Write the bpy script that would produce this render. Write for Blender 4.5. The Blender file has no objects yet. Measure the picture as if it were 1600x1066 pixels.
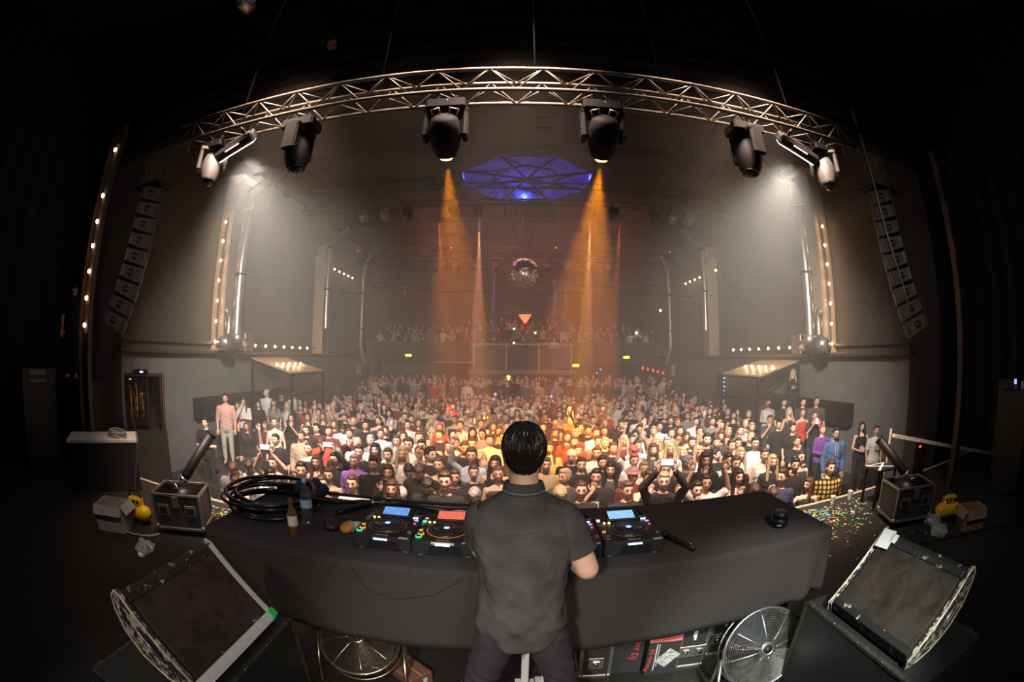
import bpy, math, random
import numpy as np
from mathutils import Vector, Matrix
R = math.radians
S = bpy.context.scene
COL = S.collection
random.seed(11)

# ---------------------------------------------------------------- camera
cd = bpy.data.cameras.new('camera')
cd.type = 'PANO'
for holder in (cd, getattr(cd, 'cycles', None)):
    try:
        holder.panorama_type = 'FISHEYE_EQUISOLID'
        holder.fisheye_lens = 15.44
        holder.fisheye_fov = R(200)
    except Exception:
        pass
cd.sensor_width = 36
cd.clip_start = .05
cam = bpy.data.objects.new('camera', cd); COL.objects.link(cam)
cam.matrix_world = Matrix.Translation((0, 0, 2.05)) @ Matrix.Rotation(R(.5), 4, 'Z') @ Matrix.Rotation(R(92.1), 4, 'X') @ Matrix.Rotation(R(.3), 4, 'Z')
S.camera = cam

# ---------------------------------------------------------------- colour, world, ambience
S.view_settings.view_transform = 'Standard'
S.view_settings.look = 'None'
S.view_settings.exposure = 0
S.view_settings.gamma = 1
S.view_settings.use_curve_mapping = False
S.render.engine = 'CYCLES'
cy = S.cycles
cy.max_bounces = 3; cy.diffuse_bounces = 2; cy.glossy_bounces = 2; cy.transmission_bounces = 3; cy.volume_bounces = 0; cy.transparent_max_bounces = 8
cy.use_denoising = True
cy.use_adaptive_sampling = True
cy.adaptive_threshold = .03
cy.sample_clamp_indirect = 3
cy.sample_clamp_direct = 0
cy.caustics_reflective = False; cy.caustics_refractive = False
w = bpy.data.worlds.new('world'); S.world = w; w.use_nodes = True
w.node_tree.nodes['Background'].inputs[0].default_value = (.55, .62, 1, 1)
w.node_tree.nodes['Background'].inputs[1].default_value = .0045

def aim(o, tgt):
    d = Vector(tgt) - o.location
    o.rotation_euler = d.to_track_quat('-Z', 'Y').to_euler()
def spot(name, loc, tgt, power, col, deg, blend=.4, r=.05):
    l = bpy.data.lights.new(name, 'SPOT'); l.energy = power; l.color = col; l.spot_size = R(deg); l.spot_blend = blend; l.shadow_soft_size = r
    o = bpy.data.objects.new(name, l); COL.objects.link(o); o.location = loc; aim(o, tgt); return o
def point(name, loc, power, col, r=.03):
    l = bpy.data.lights.new(name, 'POINT'); l.energy = power; l.color = col; l.shadow_soft_size = r
    o = bpy.data.objects.new(name, l); COL.objects.link(o); o.location = loc; return o
def area(name, loc, tgt, power, col, sx, sy):
    l = bpy.data.lights.new(name, 'AREA'); l.energy = power; l.color = col; l.shape = 'RECTANGLE'; l.size = sx; l.size_y = sy
    o = bpy.data.objects.new(name, l); COL.objects.link(o); o.location = loc; aim(o, tgt); return o

# orange moving-head beams from the front truss
ORANGE = (1, .29, .004)
spot('beam_orange', (-.725, 4.17, 4.1), (-.95, 10.5, -1.0), 13000, ORANGE, 24, .5, .04)
spot('beam_orange', (.885, 4.17, 4.1), (1.0, 10.5, -1.0), 19000, ORANGE, 28, .5, .04)
# white blinders at both ends of the truss
WHITE = (1, .95, .84)
for sx in (-1, 1):
    spot('blinder_light', (3.42 * sx, 4.25, 4.42), (4.9 * sx, 9.5, 1.4), 3600, WHITE, 96, 1, .2)
# front wash on the audience
for x in (-2.6, 0, 2.6):
    spot('audience_wash', (x, 3.0, 6.3), (x * 1.6 + .1, 7.0, -.6), 5600, (1, .7, .54), 60, 1, .3)
for x in (-.9, 1.3):
    spot('pin_spot', (x, 4.2, 4.9), (.22, 12, 4.36), 120, (1, .8, .55), 7, .3, .02)
    spot('front_row_wash', (x * 1.4, 3.3, 6.2), (x * 2, 5.7, 0), 1500, (1, .72, .56), 56, 1, .3)
area('stage_ambience', (0, 1, 8.2), (0, 1, 0), 34, (.55, .68, 1), 12, 6)
spot('floor_light', (-.5, -.9, 2.4), (.05, 2.2, .1), 330, (1, .97, .9), 44, .9, .1)
# dim house glow, light behind the photographer on the performer and the wedges
spot('back_of_stage_light', (.9, -1.7, 3.5), (.3, 2.0, .75), 270, (1, .9, .82), 78, 1, .5)
spot('floor_light', (.95, -.9, 3.3), (1.5, 1.85, .25), 900, (.9, 1, .92), 27, .8, .1)
spot('floor_light', (-2.9, -.8, 3.0), (-1.5, 1.0, .6), 80, (1, .9, .8), 60, .9, .1)

spot('side_light', (-1.8, .6, 4.9), (-4.3, 3.4, .2), 170, (1, .86, .72), 30, .9, .1)
spot('side_light', (2.0, .6, 4.9), (5.0, 3.1, .2), 130, (1, .86, .72), 36, .9, .1)
# ---------------------------------------------------------------- materials
MATS = {}
def mat(name, col, rough=.6, metal=0., noise=0., scale=8., bump=0., emit=0., ecol=None, spec=.5, bscale=None, dist=.01):
    if name in MATS: return MATS[name]
    m = bpy.data.materials.new(name); m.use_nodes = True; MATS[name] = m
    nt = m.node_tree; b = nt.nodes['Principled BSDF']
    b.inputs['Roughness'].default_value = rough; b.inputs['Metallic'].default_value = metal
    b.inputs['Specular IOR Level'].default_value = spec
    b.inputs['Base Color'].default_value = (*col, 1)
    tc = None
    if noise or bump:
        tc = nt.nodes.new('ShaderNodeTexCoord')
    if noise:
        n = nt.nodes.new('ShaderNodeTexNoise'); n.inputs['Scale'].default_value = scale; n.inputs['Detail'].default_value = 6
        nt.links.new(tc.outputs['Object'], n.inputs['Vector'])
        r = nt.nodes.new('ShaderNodeMapRange'); r.inputs['From Min'].default_value = .3; r.inputs['From Max'].default_value = .7
        r.inputs['To Min'].default_value = 1 - noise; r.inputs['To Max'].default_value = 1 + noise
        nt.links.new(n.outputs[0], r.inputs['Value'])
        v = nt.nodes.new('ShaderNodeVectorMath'); v.operation = 'SCALE'; v.inputs[0].default_value = col
        nt.links.new(r.outputs[0], v.inputs['Scale']); nt.links.new(v.outputs[0], b.inputs['Base Color'])
    if bump:
        n = nt.nodes.new('ShaderNodeTexNoise'); n.inputs['Scale'].default_value = bscale or scale * 3; n.inputs['Detail'].default_value = 5
        nt.links.new(tc.outputs['Object'], n.inputs['Vector'])
        k = nt.nodes.new('ShaderNodeBump'); k.inputs['Strength'].default_value = bump; k.inputs['Distance'].default_value = dist
        nt.links.new(n.outputs[0], k.inputs['Height']); nt.links.new(k.outputs[0], b.inputs['Normal'])
    if emit:
        b.inputs['Emission Color'].default_value = (*(ecol or col), 1); b.inputs['Emission Strength'].default_value = emit
        try: m.cycles.emission_sampling = 'NONE'
        except Exception: pass
    return m
def tint(name, rough=.8, noise=.15, scale=30, attr=False, bump=0.):
    """surface whose colour is each object's own colour"""
    m = mat(name, (1, 1, 1), rough, noise=noise, scale=scale, bump=bump)
    nt = m.node_tree; v = [n for n in nt.nodes if n.type == 'VECT_MATH'][0]
    if attr:
        i = nt.nodes.new('ShaderNodeAttribute'); i.attribute_name = 'tone'; nt.links.new(i.outputs['Color'], v.inputs[0])
    else:
        i = nt.nodes.new('ShaderNodeObjectInfo'); nt.links.new(i.outputs['Color'], v.inputs[0])
    return m
def scuffed(name, col, scuff, amount=.58, scale=14, rough=.5):
    """dark coated surface with worn light chips"""
    m = mat(name, col, rough, bump=.2, bscale=60, dist=.002)
    nt = m.node_tree; b = nt.nodes['Principled BSDF']
    tc = nt.nodes.new('ShaderNodeTexCoord'); n = nt.nodes.new('ShaderNodeTexNoise'); n.inputs['Scale'].default_value = scale; n.inputs['Detail'].default_value = 12; n.inputs['Roughness'].default_value = .75
    nt.links.new(tc.outputs['Object'], n.inputs['Vector'])
    c = nt.nodes.new('ShaderNodeValToRGB'); c.color_ramp.elements[0].position = amount; c.color_ramp.elements[1].position = amount + .04
    c.color_ramp.elements[0].color = (*col, 1); c.color_ramp.elements[1].color = (*scuff, 1)
    nt.links.new(n.outputs[0], c.inputs[0]); nt.links.new(c.outputs[0], b.inputs['Base Color'])
    return m
def mesh_grille(name, dark, light, scale=160):
    m = mat(name, dark, .45, metal=.5)
    nt = m.node_tree; b = nt.nodes['Principled BSDF']
    tc = nt.nodes.new('ShaderNodeTexCoord'); v = nt.nodes.new('ShaderNodeTexVoronoi'); v.inputs['Scale'].default_value = scale; v.inputs['Randomness'].default_value = 0
    nt.links.new(tc.outputs['Object'], v.inputs['Vector'])
    n = nt.nodes.new('ShaderNodeTexNoise'); n.inputs['Scale'].default_value = 7; n.inputs['Detail'].default_value = 4; n.inputs['Distortion'].default_value = 1.2
    nt.links.new(tc.outputs['Object'], n.inputs['Vector'])
    c = nt.nodes.new('ShaderNodeValToRGB'); c.color_ramp.elements[0].position = .32; c.color_ramp.elements[1].position = .78
    c.color_ramp.elements[0].color = (*dark, 1); c.color_ramp.elements[1].color = (*light, 1)
    a = nt.nodes.new('ShaderNodeMath'); a.operation = 'MULTIPLY_ADD'; a.inputs[1].default_value = .35; 
    nt.links.new(v.outputs['Distance'], a.inputs[0]); nt.links.new(n.outputs[0], a.inputs[2])
    nt.links.new(a.outputs[0], c.inputs[0]); nt.links.new(c.outputs[0], b.inputs['Base Color'])
    return m

BLACK = mat('black_paint', (.012, .012, .013), .5)
BLACKM = mat('black_metal', (.02, .02, .022), .35, .6)
RUBBER = mat('black_rubber', (.012, .012, .012), .75)
CLOTH = mat('black_molton', (.05, .043, .042), .95, noise=.12, scale=90, bump=.25, bscale=300, dist=.002, spec=.1)
ALU = mat('aluminium', (.55, .53, .5), .32, .9, noise=.12, scale=20)
ALUD = mat('weathered_aluminium', (.42, .38, .34), .4, .85, noise=.2, scale=14)
CHROME = mat('chrome', (.85, .83, .8), .16, 1)
WHITE_TAPE = mat('white_tape', (.78, .77, .72), .55, noise=.06, scale=30)
GREEN = mat('green_tape', (.05, .75, .12), .5)
BULB = mat('warm_bulb', (1, .8, .5), .3, emit=30, ecol=(1, .66, .3))
CASE = scuffed('case_laminate', (.035, .037, .035), (.3, .31, .28), .64, 10)
WEDGE = scuffed('scuffed_cabinet_paint', (.016, .016, .015), (.5, .46, .38), .585, 16)
SUBM = scuffed('subwoofer_paint', (.02, .021, .02), (.3, .29, .26), .66, 8)
GRILLE = mesh_grille('foam_backed_grille', (.012, .010, .008), (.08, .063, .048))
YELLOW = mat('yellow_enamel', (.85, .5, .02), .35)
CARD = mat('cardboard', (.4, .36, .32), .85, noise=.12, scale=12)
CARDB = mat('brown_cardboard', (.3, .19, .12), .85, noise=.15, scale=12)
GLASS = mat('clear_glass', (.9, .95, .95), .05); GLASS.node_tree.nodes['Principled BSDF'].inputs['Transmission Weight'].default_value = .95
PLAST = mat('clear_plastic_film', (.8, .85, .85), .12, spec=.9); PLAST.node_tree.nodes['Principled BSDF'].inputs['Alpha'].default_value = .3
AMBER = mat('amber_glass', (.5, .26, .05), .08); AMBER.node_tree.nodes['Principled BSDF'].inputs['Transmission Weight'].default_value = .7

# ---------------------------------------------------------------- mesh helpers
class MB:
    """collects shapes, builds them as one mesh object"""
    def __init__(s): s.v = []; s.f = []; s.m = []; s.n = 0; s.sm = []
    def add(s, v, f, m=0, smooth=False):
        v = np.asarray(v, float).reshape(-1, 3)
        s.v.append(v); s.f += [tuple(i + s.n for i in q) for q in f]; s.m += [m] * len(f); s.sm += [smooth] * len(f); s.n += len(v); return s
    def box(s, c, d, m=0, rot=None, bev=0.):
        x, y, z = [k / 2 for k in d]
        b = min(bev, x * .9, y * .9, z * .9) if bev else 0
        if not b:
            v = [(i * x, j * y, k * z) for i in (-1, 1) for j in (-1, 1) for k in (-1, 1)]
            f = [(0, 1, 3, 2), (4, 6, 7, 5), (0, 4, 5, 1), (2, 3, 7, 6), (0, 2, 6, 4), (1, 5, 7, 3)]
        else:
            v = []; idx = {}
            for i in (-1, 1):
                for j in (-1, 1):
                    for k in (-1, 1):
                        for a in range(3):
                            q = [i * (x - b), j * (y - b), k * (z - b)]; q[a] = (i * x, j * y, k * z)[a]
                            idx[(i, j, k, a)] = len(v); v.append(q)
            f = []
            for a in range(3):
                o = [t for t in range(3) if t != a]
                for sg in (-1, 1):
                    ring = []
                    for p, q in ((-1, -1), (1, -1), (1, 1), (-1, 1)):
                        t = [0, 0, 0]; t[a] = sg; t[o[0]] = p; t[o[1]] = q; ring.append(idx[(*t, a)])
                    f.append(tuple(ring))
            for a in range(3):
                o = [t for t in range(3) if t != a]
                for p in (-1, 1):
                    for q in (-1, 1):
                        r = []
                        for sg, ax in ((-1, o[0]), (1, o[0]), (1, o[1]), (-1, o[1])):
                            t = [0, 0, 0]; t[a] = sg; t[o[0]] = p; t[o[1]] = q; r.append(idx[(*t, ax)])
                        f.append(tuple(r))
            for i in (-1, 1):
                for j in (-1, 1):
                    for k in (-1, 1): f.append(tuple(idx[(i, j, k, a)] for a in range(3)))
        v = np.array(v)
        if rot is not None: v = v @ np.array(Matrix(rot).to_3x3() if not isinstance(rot, np.ndarray) else rot).T
        return s.add(v + np.array(c), f, m)
    def tube(s, pts, r, n=8, m=0, closed=False, caps=True):
        P = [Vector(p) for p in pts]; N = len(P); rr = r if hasattr(r, '__len__') else [r] * N
        up = None; V = []
        for i in range(N):
            if closed: t = P[(i + 1) % N] - P[i - 1]
            else: t = P[min(i + 1, N - 1)] - P[max(i - 1, 0)]
            t.normalize()
            if up is None:
                a = Vector((0, 0, 1)) if abs(t.z) < .9 else Vector((1, 0, 0)); up = (a - t * a.dot(t)).normalized()
            else:
                up = up - t * up.dot(t); up = up.normalized() if up.length > 1e-6 else t.orthogonal().normalized()
            b = t.cross(up)
            for k in range(n):
                an = 2 * math.pi * k / n; V.append(P[i] + (up * math.cos(an) + b * math.sin(an)) * rr[i])
        F = []
        for i in range(N if closed else N - 1):
            j = (i + 1) % N
            for k in range(n): F.append((i * n + k, i * n + (k + 1) % n, j * n + (k + 1) % n, j * n + k))
        if not closed and caps: F += [tuple(range(n))[::-1], tuple((N - 1) * n + k for k in range(n))]
        return s.add([tuple(v) for v in V], F, m, n > 5)
    def capsule(s, a, b, ra, rb, n=12, m=0):
        a, b = Vector(a), Vector(b); d = (b - a); L = d.length; d = d / L if L > 1e-9 else Vector((0, 0, 1))
        pts = []; rr = []
        for t in (-90, -60, -30, 0): pts.append(a + d * (ra * math.sin(R(t)))); rr.append(max(ra * math.cos(R(t)), .0008))
        for t in (0, 30, 60, 90): pts.append(b + d * (rb * math.sin(R(t)))); rr.append(max(rb * math.cos(R(t)), .0008))
        return s.tube(pts, rr, n, m)
    def cyl(s, a, b, r, n=16, m=0, r2=None): return s.tube([a, b], [r, r if r2 is None else r2], n, m)
    def lathe(s, prof, c=(0, 0, 0), n=24, m=0, M=None, cap=True):
        V = []; F = []
        for r, z in prof:
            for k in range(n): a = 2 * math.pi * k / n; V.append((r * math.cos(a), r * math.sin(a), z))
        for i in range(len(prof) - 1):
            for k in range(n): F.append((i * n + k, i * n + (k + 1) % n, (i + 1) * n + (k + 1) % n, (i + 1) * n + k))
        if cap: F += [tuple(range(n))[::-1], tuple((len(prof) - 1) * n + k for k in range(n))]
        V = np.array(V)
        if M is not None: V = V @ np.array(M.to_3x3()).T
        return s.add(V + np.array(c), F, m, True)
    def ell(s, c, rad, m=0, nu=16, nv=10, M=None):
        prof = [(max(math.cos(R(t)), .01), math.sin(R(t))) for t in np.linspace(-90, 90, nv)]
        V = []; F = []
        for r, z in prof:
            for k in range(nu): a = 2 * math.pi * k / nu; V.append((r * math.cos(a) * rad[0], r * math.sin(a) * rad[1], z * rad[2]))
        for i in range(nv - 1):
            for k in range(nu): F.append((i * nu + k, i * nu + (k + 1) % nu, (i + 1) * nu + (k + 1) % nu, (i + 1) * nu + k))
        F += [tuple(range(nu))[::-1], tuple((nv - 1) * nu + k for k in range(nu))]
        V = np.array(V)
        if M is not None: V = V @ np.array(M.to_3x3()).T
        return s.add(V + np.array(c), F, m, True)
    def loft(s, rings, m=0, n=20):
        """rings: (z, cx, cy, rx, ry)"""
        V = []; F = []
        for z, cx, cy, rx, ry in rings:
            for k in range(n): a = 2 * math.pi * k / n; V.append((cx + rx * math.cos(a), cy + ry * math.sin(a), z))
        for i in range(len(rings) - 1):
            for k in range(n): F.append((i * n + k, i * n + (k + 1) % n, (i + 1) * n + (k + 1) % n, (i + 1) * n + k))
        F += [tuple(range(n))[::-1], tuple((len(rings) - 1) * n + k for k in range(n))]
        return s.add(V, F, m, True)
    def prism(s, poly, y0, y1, m=0, axis='y'):
        n = len(poly); V = []
        for t in (y0, y1):
            for a, b in poly: V.append((a, t, b) if axis == 'y' else (t, a, b) if axis == 'x' else (a, b, t))
        F = [tuple(range(n)), tuple(range(2 * n - 1, n - 1, -1))] + [(i, i + n, (i + 1) % n + n, (i + 1) % n) for i in range(n)]
        return s.add(V, F, m)
    def mesh(s, name, mats=()):
        me = bpy.data.meshes.new(name); V = np.concatenate(s.v)
        me.from_pydata(V.tolist(), [], s.f)
        for m in mats: me.materials.append(m)
        me.polygons.foreach_set('material_index', s.m); me.polygons.foreach_set('use_smooth', s.sm)
        me.update(); return me
    def build(s, name, mats, parent=None, **kw):
        if not isinstance(mats, (list, tuple)): mats = [mats]
        return link(name, s.mesh(name, mats), parent, **kw)
def link(name, data, parent=None, loc=None, rot=None, label=None, cat=None, group=None, kind=None):
    o = bpy.data.objects.new(name, data); COL.objects.link(o)
    if parent is not None: o.parent = parent
    if loc is not None: o.location = loc
    if rot is not None: o.rotation_euler = rot
    tag(o, label, cat, group, kind); return o
def tag(o, label=None, cat=None, group=None, kind=None):
    if label: o['label'] = label
    if cat: o['category'] = cat
    if group: o['group'] = group
    if kind: o['kind'] = kind
    return o
def thing(name, label, cat, loc=(0, 0, 0), rz=0., group=None, rot=None):
    return link(name, None, None, loc, rot or (0, 0, rz), label, cat, group)
def struct(name, mb, mats, label=None): return mb.build(name, mats, kind='structure', label=label)
def dup(root, loc=None, rot=None, label=None, group=None):
    def cp(o, par):
        c = o.copy(); COL.objects.link(c); c.parent = par
        for ch in list(o.children): cp(ch, c)
        return c
    r = cp(root, None)
    if loc is not None: r.location = loc
    if rot is not None: r.rotation_euler = rot
    if label: r['label'] = label
    if group: r['group'] = group
    return r
def text(body, size, m, parent, loc, rot, name='lettering', ext=.0006, bold=True, sx=1):
    c = bpy.data.curves.new(name, 'FONT'); c.body = body; c.size = size; c.extrude = ext; c.align_x = 'CENTER'; c.align_y = 'CENTER'; c.resolution_u = 2
    tmp = bpy.data.objects.new('tmp', c); COL.objects.link(tmp)
    me = bpy.data.meshes.new_from_object(tmp.evaluated_get(bpy.context.evaluated_depsgraph_get())); bpy.data.objects.remove(tmp)
    me.materials.clear(); me.materials.append(m); o = link(name, me, parent, loc, rot); o.scale = (sx, 1, 1); return o
def remesh(mb, voxel, it=4, fac=.5):
    me = mb.mesh('tmp'); o = bpy.data.objects.new('tmp', me); COL.objects.link(o)
    r = o.modifiers.new('r', 'REMESH'); r.mode = 'VOXEL'; r.voxel_size = voxel
    s = o.modifiers.new('s', 'SMOOTH'); s.iterations = it; s.factor = fac
    dg = bpy.context.evaluated_depsgraph_get()
    ev = o.evaluated_get(dg).to_mesh()
    nv = len(ev.vertices); V = np.empty(nv * 3); ev.vertices.foreach_get('co', V); V = V.reshape(-1, 3)
    F = [tuple(p.vertices) for p in ev.polygons]
    o.evaluated_get(dg).to_mesh_clear()
    bpy.data.objects.remove(o); bpy.data.meshes.remove(me)
    return V, F

# ---------------------------------------------------------------- setting
WALLU = mat('upper_wall_plaster', (.065, .056, .045), .9, noise=.12, scale=1.5, bump=.2, bscale=30)
WALLL = mat('lower_wall_paint', (.15, .145, .135), .85, noise=.1, scale=2.2, bump=.15, bscale=40)
STAGE = scuffed('stage_floor_boards', (.02, .02, .019), (.085, .085, .078), .6, 22, .55)
HALLF = mat('hall_floor', (.03, .026, .024), .8, noise=.2, scale=3)
CEIL = mat('hall_ceiling_paint', (.05, .038, .032), .9, noise=.2, scale=2)
DRAPE = mat('black_drape', (.014, .014, .016), .95, noise=.3, scale=3)
WOOD = mat('pillar_brick', (.42, .3, .2), .85, noise=.35, scale=26, bump=.5, bscale=60)
DARKW = mat('dark_woodwork', (.05, .036, .028), .6, noise=.2, scale=10)

b = MB()
b.box((0, 1.0, -.06), (20, 7.3, .12)); b.box((0, 4.62, -.64), (20, .06, 1.2))
struct('floor_stage', b, STAGE)
b = MB(); b.box((0, 4.68, -.03), (19.9, .06, .07)); struct('trim_1', b, mat('stage_nosing', (.45, .42, .34), .7, noise=.3, scale=20))
b = MB(); b.box((0, 18, -1.3), (19.4, 26.8, .1)); struct('floor', b, HALLF)
b = MB(); b.box((0, 21.6, -.97), (15.6, 5.8, .55)); struct('floor_back_tier', b, HALLF)
# side walls: pale lower part, dark upper part, ledge between
for sx, nm in ((-1, 'left'), (1, 'right')):
    b = MB(); b.box((8.65 * sx, 15.4, .4), (.3, 18.6, 3.3)); struct('wall_lower_' + nm, b, WALLL)
    b = MB(); b.box((8.7 * sx, 17.6, 5.1), (.3, 23.4, 6.1)); struct('wall_' + nm, b, WALLU)
    b = MB(); b.box((8.42 * sx, 15.4, 2.06), (.4, 18.6, .1), 0, bev=.02); b.box((8.5 * sx, 15.4, 1.99), (.12, 18.6, .06)); b.box((8.36*sx, 15.4, 2.32), (.05, 18.6, .05)); struct('trim_ledge_' + nm, b, DARKW)
    # proscenium: black return wall and outer drape
    b = MB(); b.box((8.9 * sx, 5.8, 3.0), (.9, 1.0, 8.5)); struct('wall_proscenium_' + nm, b, DRAPE)
    b = MB()
    V = []; n = 60
    for i in range(n + 1):
        t = i / n; y = -2.6 + 8.3 * t; x = sx * (9.3 + .12 * math.sin(i * 1.7))
        V += [(x, y, -.0), (x, y, 8.4)]
    b.add(V, [(2 * i, 2 * i + 2, 2 * i + 3, 2 * i + 1) for i in range(n)], 0, True)
    struct('wall_drape_' + nm, b, DRAPE)
b = MB(); b.box((0, -2.6, 4.2), (18.6, .1, 8.4)); struct('wall_stage_back', b, DRAPE)
b = MB(); b.box((0, 1.2, 8.45), (18.8, 7.8, .1)); struct('ceiling_stage', b, DRAPE)
# header arch above the stage, three stepped dark bands
b = MB()
for k, (y, z, d) in enumerate(((4.6, 6.55, .5), (4.95, 6.15, .4), (5.3, 5.95, .3))):
    b.box((0, y, z + 1.3), (18.4, .34, 2.6 - k * .0), 0, bev=.03)
b.box((0, 4.43, 5.6), (17, .1, .16), 0, bev=.03); b.box((0, 4.42, 6.1), (17, .1, .2), 0, bev=.03)
struct('beam_proscenium', b, mat('proscenium_paint', (.009, .007, .0065), 1, noise=.3, scale=3, spec=.05))
b = MB(); CZ = 8.0
# ceiling with an octagonal hole: eight panels around it
oc = [(.35 + 2.35 * math.cos(R(22.5 + 45 * k)), 14.0 + 2.25 * math.sin(R(22.5 + 45 * k))) for k in range(8)]
outr = [(9, 30), (-9, 30), (-9, 5.4), (9, 5.4)]
ring = [(9, 16.5), (9, 30), (-9, 30), (-9, 16.5), (-9, 11.5), (-9, 5.4), (9, 5.4), (9, 11.5)]
oc2 = oc
V = [(x, y, CZ) for x, y in oc2] + [(x, y, CZ) for x, y in ring]
F = []
for k in range(8): F.append((k, 8 + k, 8 + (k + 1) % 8, (k + 1) % 8))
b.add(V, F)
for k in range(10): b.box((0, 6.6 + k * 2.3, 7.9) if not 2 < k < 5 else (-5.7, 6.6 + k * 2.3, 7.9), (17, .22, .2) if not 2 < k < 5 else (6, .22, .2))
struct('ceiling', b, CEIL)
SKY = mat('skylight_lining', (.2, .2, .4), .9, noise=.3, scale=3)
b = MB(); V = [(x, y, CZ) for x, y in oc2] + [(.35 + (x - .35) * 1.02, 14 + (y - 14) * 1.02, 8.75) for x, y in oc2] + [(.35, 14, 9.6)]
b.add(V, [(k, (k + 1) % 8, 8 + (k + 1) % 8, 8 + k) for k in range(8)] + [(8 + k, 8 + (k + 1) % 8, 16) for k in range(8)])
struct('ceiling_dome', b, SKY)
sk = thing('skylight_frame', 'dark steel star frame across the blue-lit octagonal ceiling dome', 'frame', (.35, 14, 8.0))
for k in range(8):
    a = R(22.5 + 45 * k); m_ = MB(); m_.tube([(0, 0, .1), (2.3 * math.cos(a), 2.2 * math.sin(a), .06)], .045, 6); m_.tube([(2.0 * math.cos(a), 1.9 * math.sin(a), .1), (.9 * math.cos(a + .5), .9 * math.sin(a + .5), .1)], .025, 5)
    m_.build('spoke', BLACKM, sk)
m_ = MB(); m_.tube([(x - .35, y - 14, .02) for x, y in oc], .07, 6, closed=True); m_.build('rim', BLACKM, sk)
m_ = MB(); m_.tube([(1.15 * math.cos(R(45 * k)), 1.1 * math.sin(R(45 * k)), .12) for k in range(8)], .035, 6, closed=True); m_.build('inner_ring', BLACKM, sk)
BLUE = (.06, .1, 1)
for (x, y, e) in ((.3, 16.0, 34), (-1.75, 14.1, 12), (2.45, 14.1, 16), (1.8, 15.7, 24), (.3, 12.0, 8), (-.9, 12.3, 10), (1.8, 12.3, 14)):
    point('dome_light', (x, y, 8.25), e, BLUE, .05)
# back of the hall
b = MB(); b.box((0, 29.9, 3.2), (18, .2, 9.6)); struct('wall_back', b, mat('rear_wall', (.06, .04, .034), .9, noise=.3, scale=1.2))
b = MB(); b.box((0, 27.0, 1.8), (17.2, 5.8, .25)); b.box((0, 24.05, 2.3), (17.2, .12, 1.15)); struct('floor_balcony', b, mat('balcony_front', (.075, .058, .05), .8, noise=.15, scale=3))
b = MB()
b.box((0, 26.2, 2.05), (17, 1.4, .3)); b.box((0, 27.6, 2.3), (17, 1.5, .8)); struct('floor_balcony_step', b, HALLF)
for i, x in enumerate((-7.9, -4.6, 4.9, 8.1)):
    b = MB(); b.box((x, 23.9 if abs(x) > 6 else 25, .2), (.5, .4, 3.0)); struct('column_balcony_%d' % (i + 1), b, WALLU)
b = MB(); b.box((-6.4, 24.3, 1.35), (3.6, .1, .7)); struct('trim_2', b, mat('fascia', (.16, .12, .1), .8))

# bulb strings
BP = mat('bulb_socket', (.3, .2, .1), .5, .5)
def bulbs(label, pts, backing, r=.028, power=1.6, every=1, group='warm festoon bulb strips on the walls', gl=(1, .55, .22), out=(0, 0, 0)):
    t = thing('bulb_strip', label, 'light strip', pts[0], group=None)
    o = Vector(pts[0]); m = MB(); A, B = Vector(pts[0]) - o, Vector(pts[-1]) - o; d = (B - A).normalized()
    ov = Vector(out)
    m.tube([A - d * .12 - ov, B + d * .12 - ov], backing, 4); m.build('batten', DARKW, t)
    for i, p in enumerate(pts):
        q = Vector(p) - o; m = MB(); m.ell(q, (r, r, r * 1.2), 0, 10, 7); k = m.build('bulb', BULB, t)
        if i % every == 0: point('bulb_glow', Vector(p) + ov * .8, power * every, gl, .03)
def line(a, b, n): return [tuple(a[k] + (b[k] - a[k]) * i / (n - 1) for k in range(3)) for i in range(n)]
L = [(-6.45, 3.9, z) for z in (2.4, 2.81, 3.22, 3.62, 4.01, 4.44, 5.25)]
bulbs('vertical strip of seven warm bulbs on the dark post left of the speaker stack', L, .045, .03, .8, out=(.0, -.05, 0))
b = MB(); b.box((-6.55, 4.03, 2.9), (.22, .1, 5.8), bev=.01); b.box((-6.78, 4.03, 2.9), (.05, .12, 5.8)); b.build('wooden_post', mat('varnished_wood', (.035, .018, .009), .5, noise=.3, scale=5), label='varnished wooden post carrying the vertical bulb strip by the left speaker stack', cat='post')
b = MB(); b.box((6.55, 3.62, 2.6), (.12, .12, 5.2), bev=.01); b.build('wooden_post', MATS['varnished_wood'], label='thin dark wooden post at the right edge of the stage opening', cat='post')
for z in (4.9, 4.2, 3.6, 2.9, 2.3): point('post_glow', (6.45, 3.45, z), .08, (1, .5, .2), .02)

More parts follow.
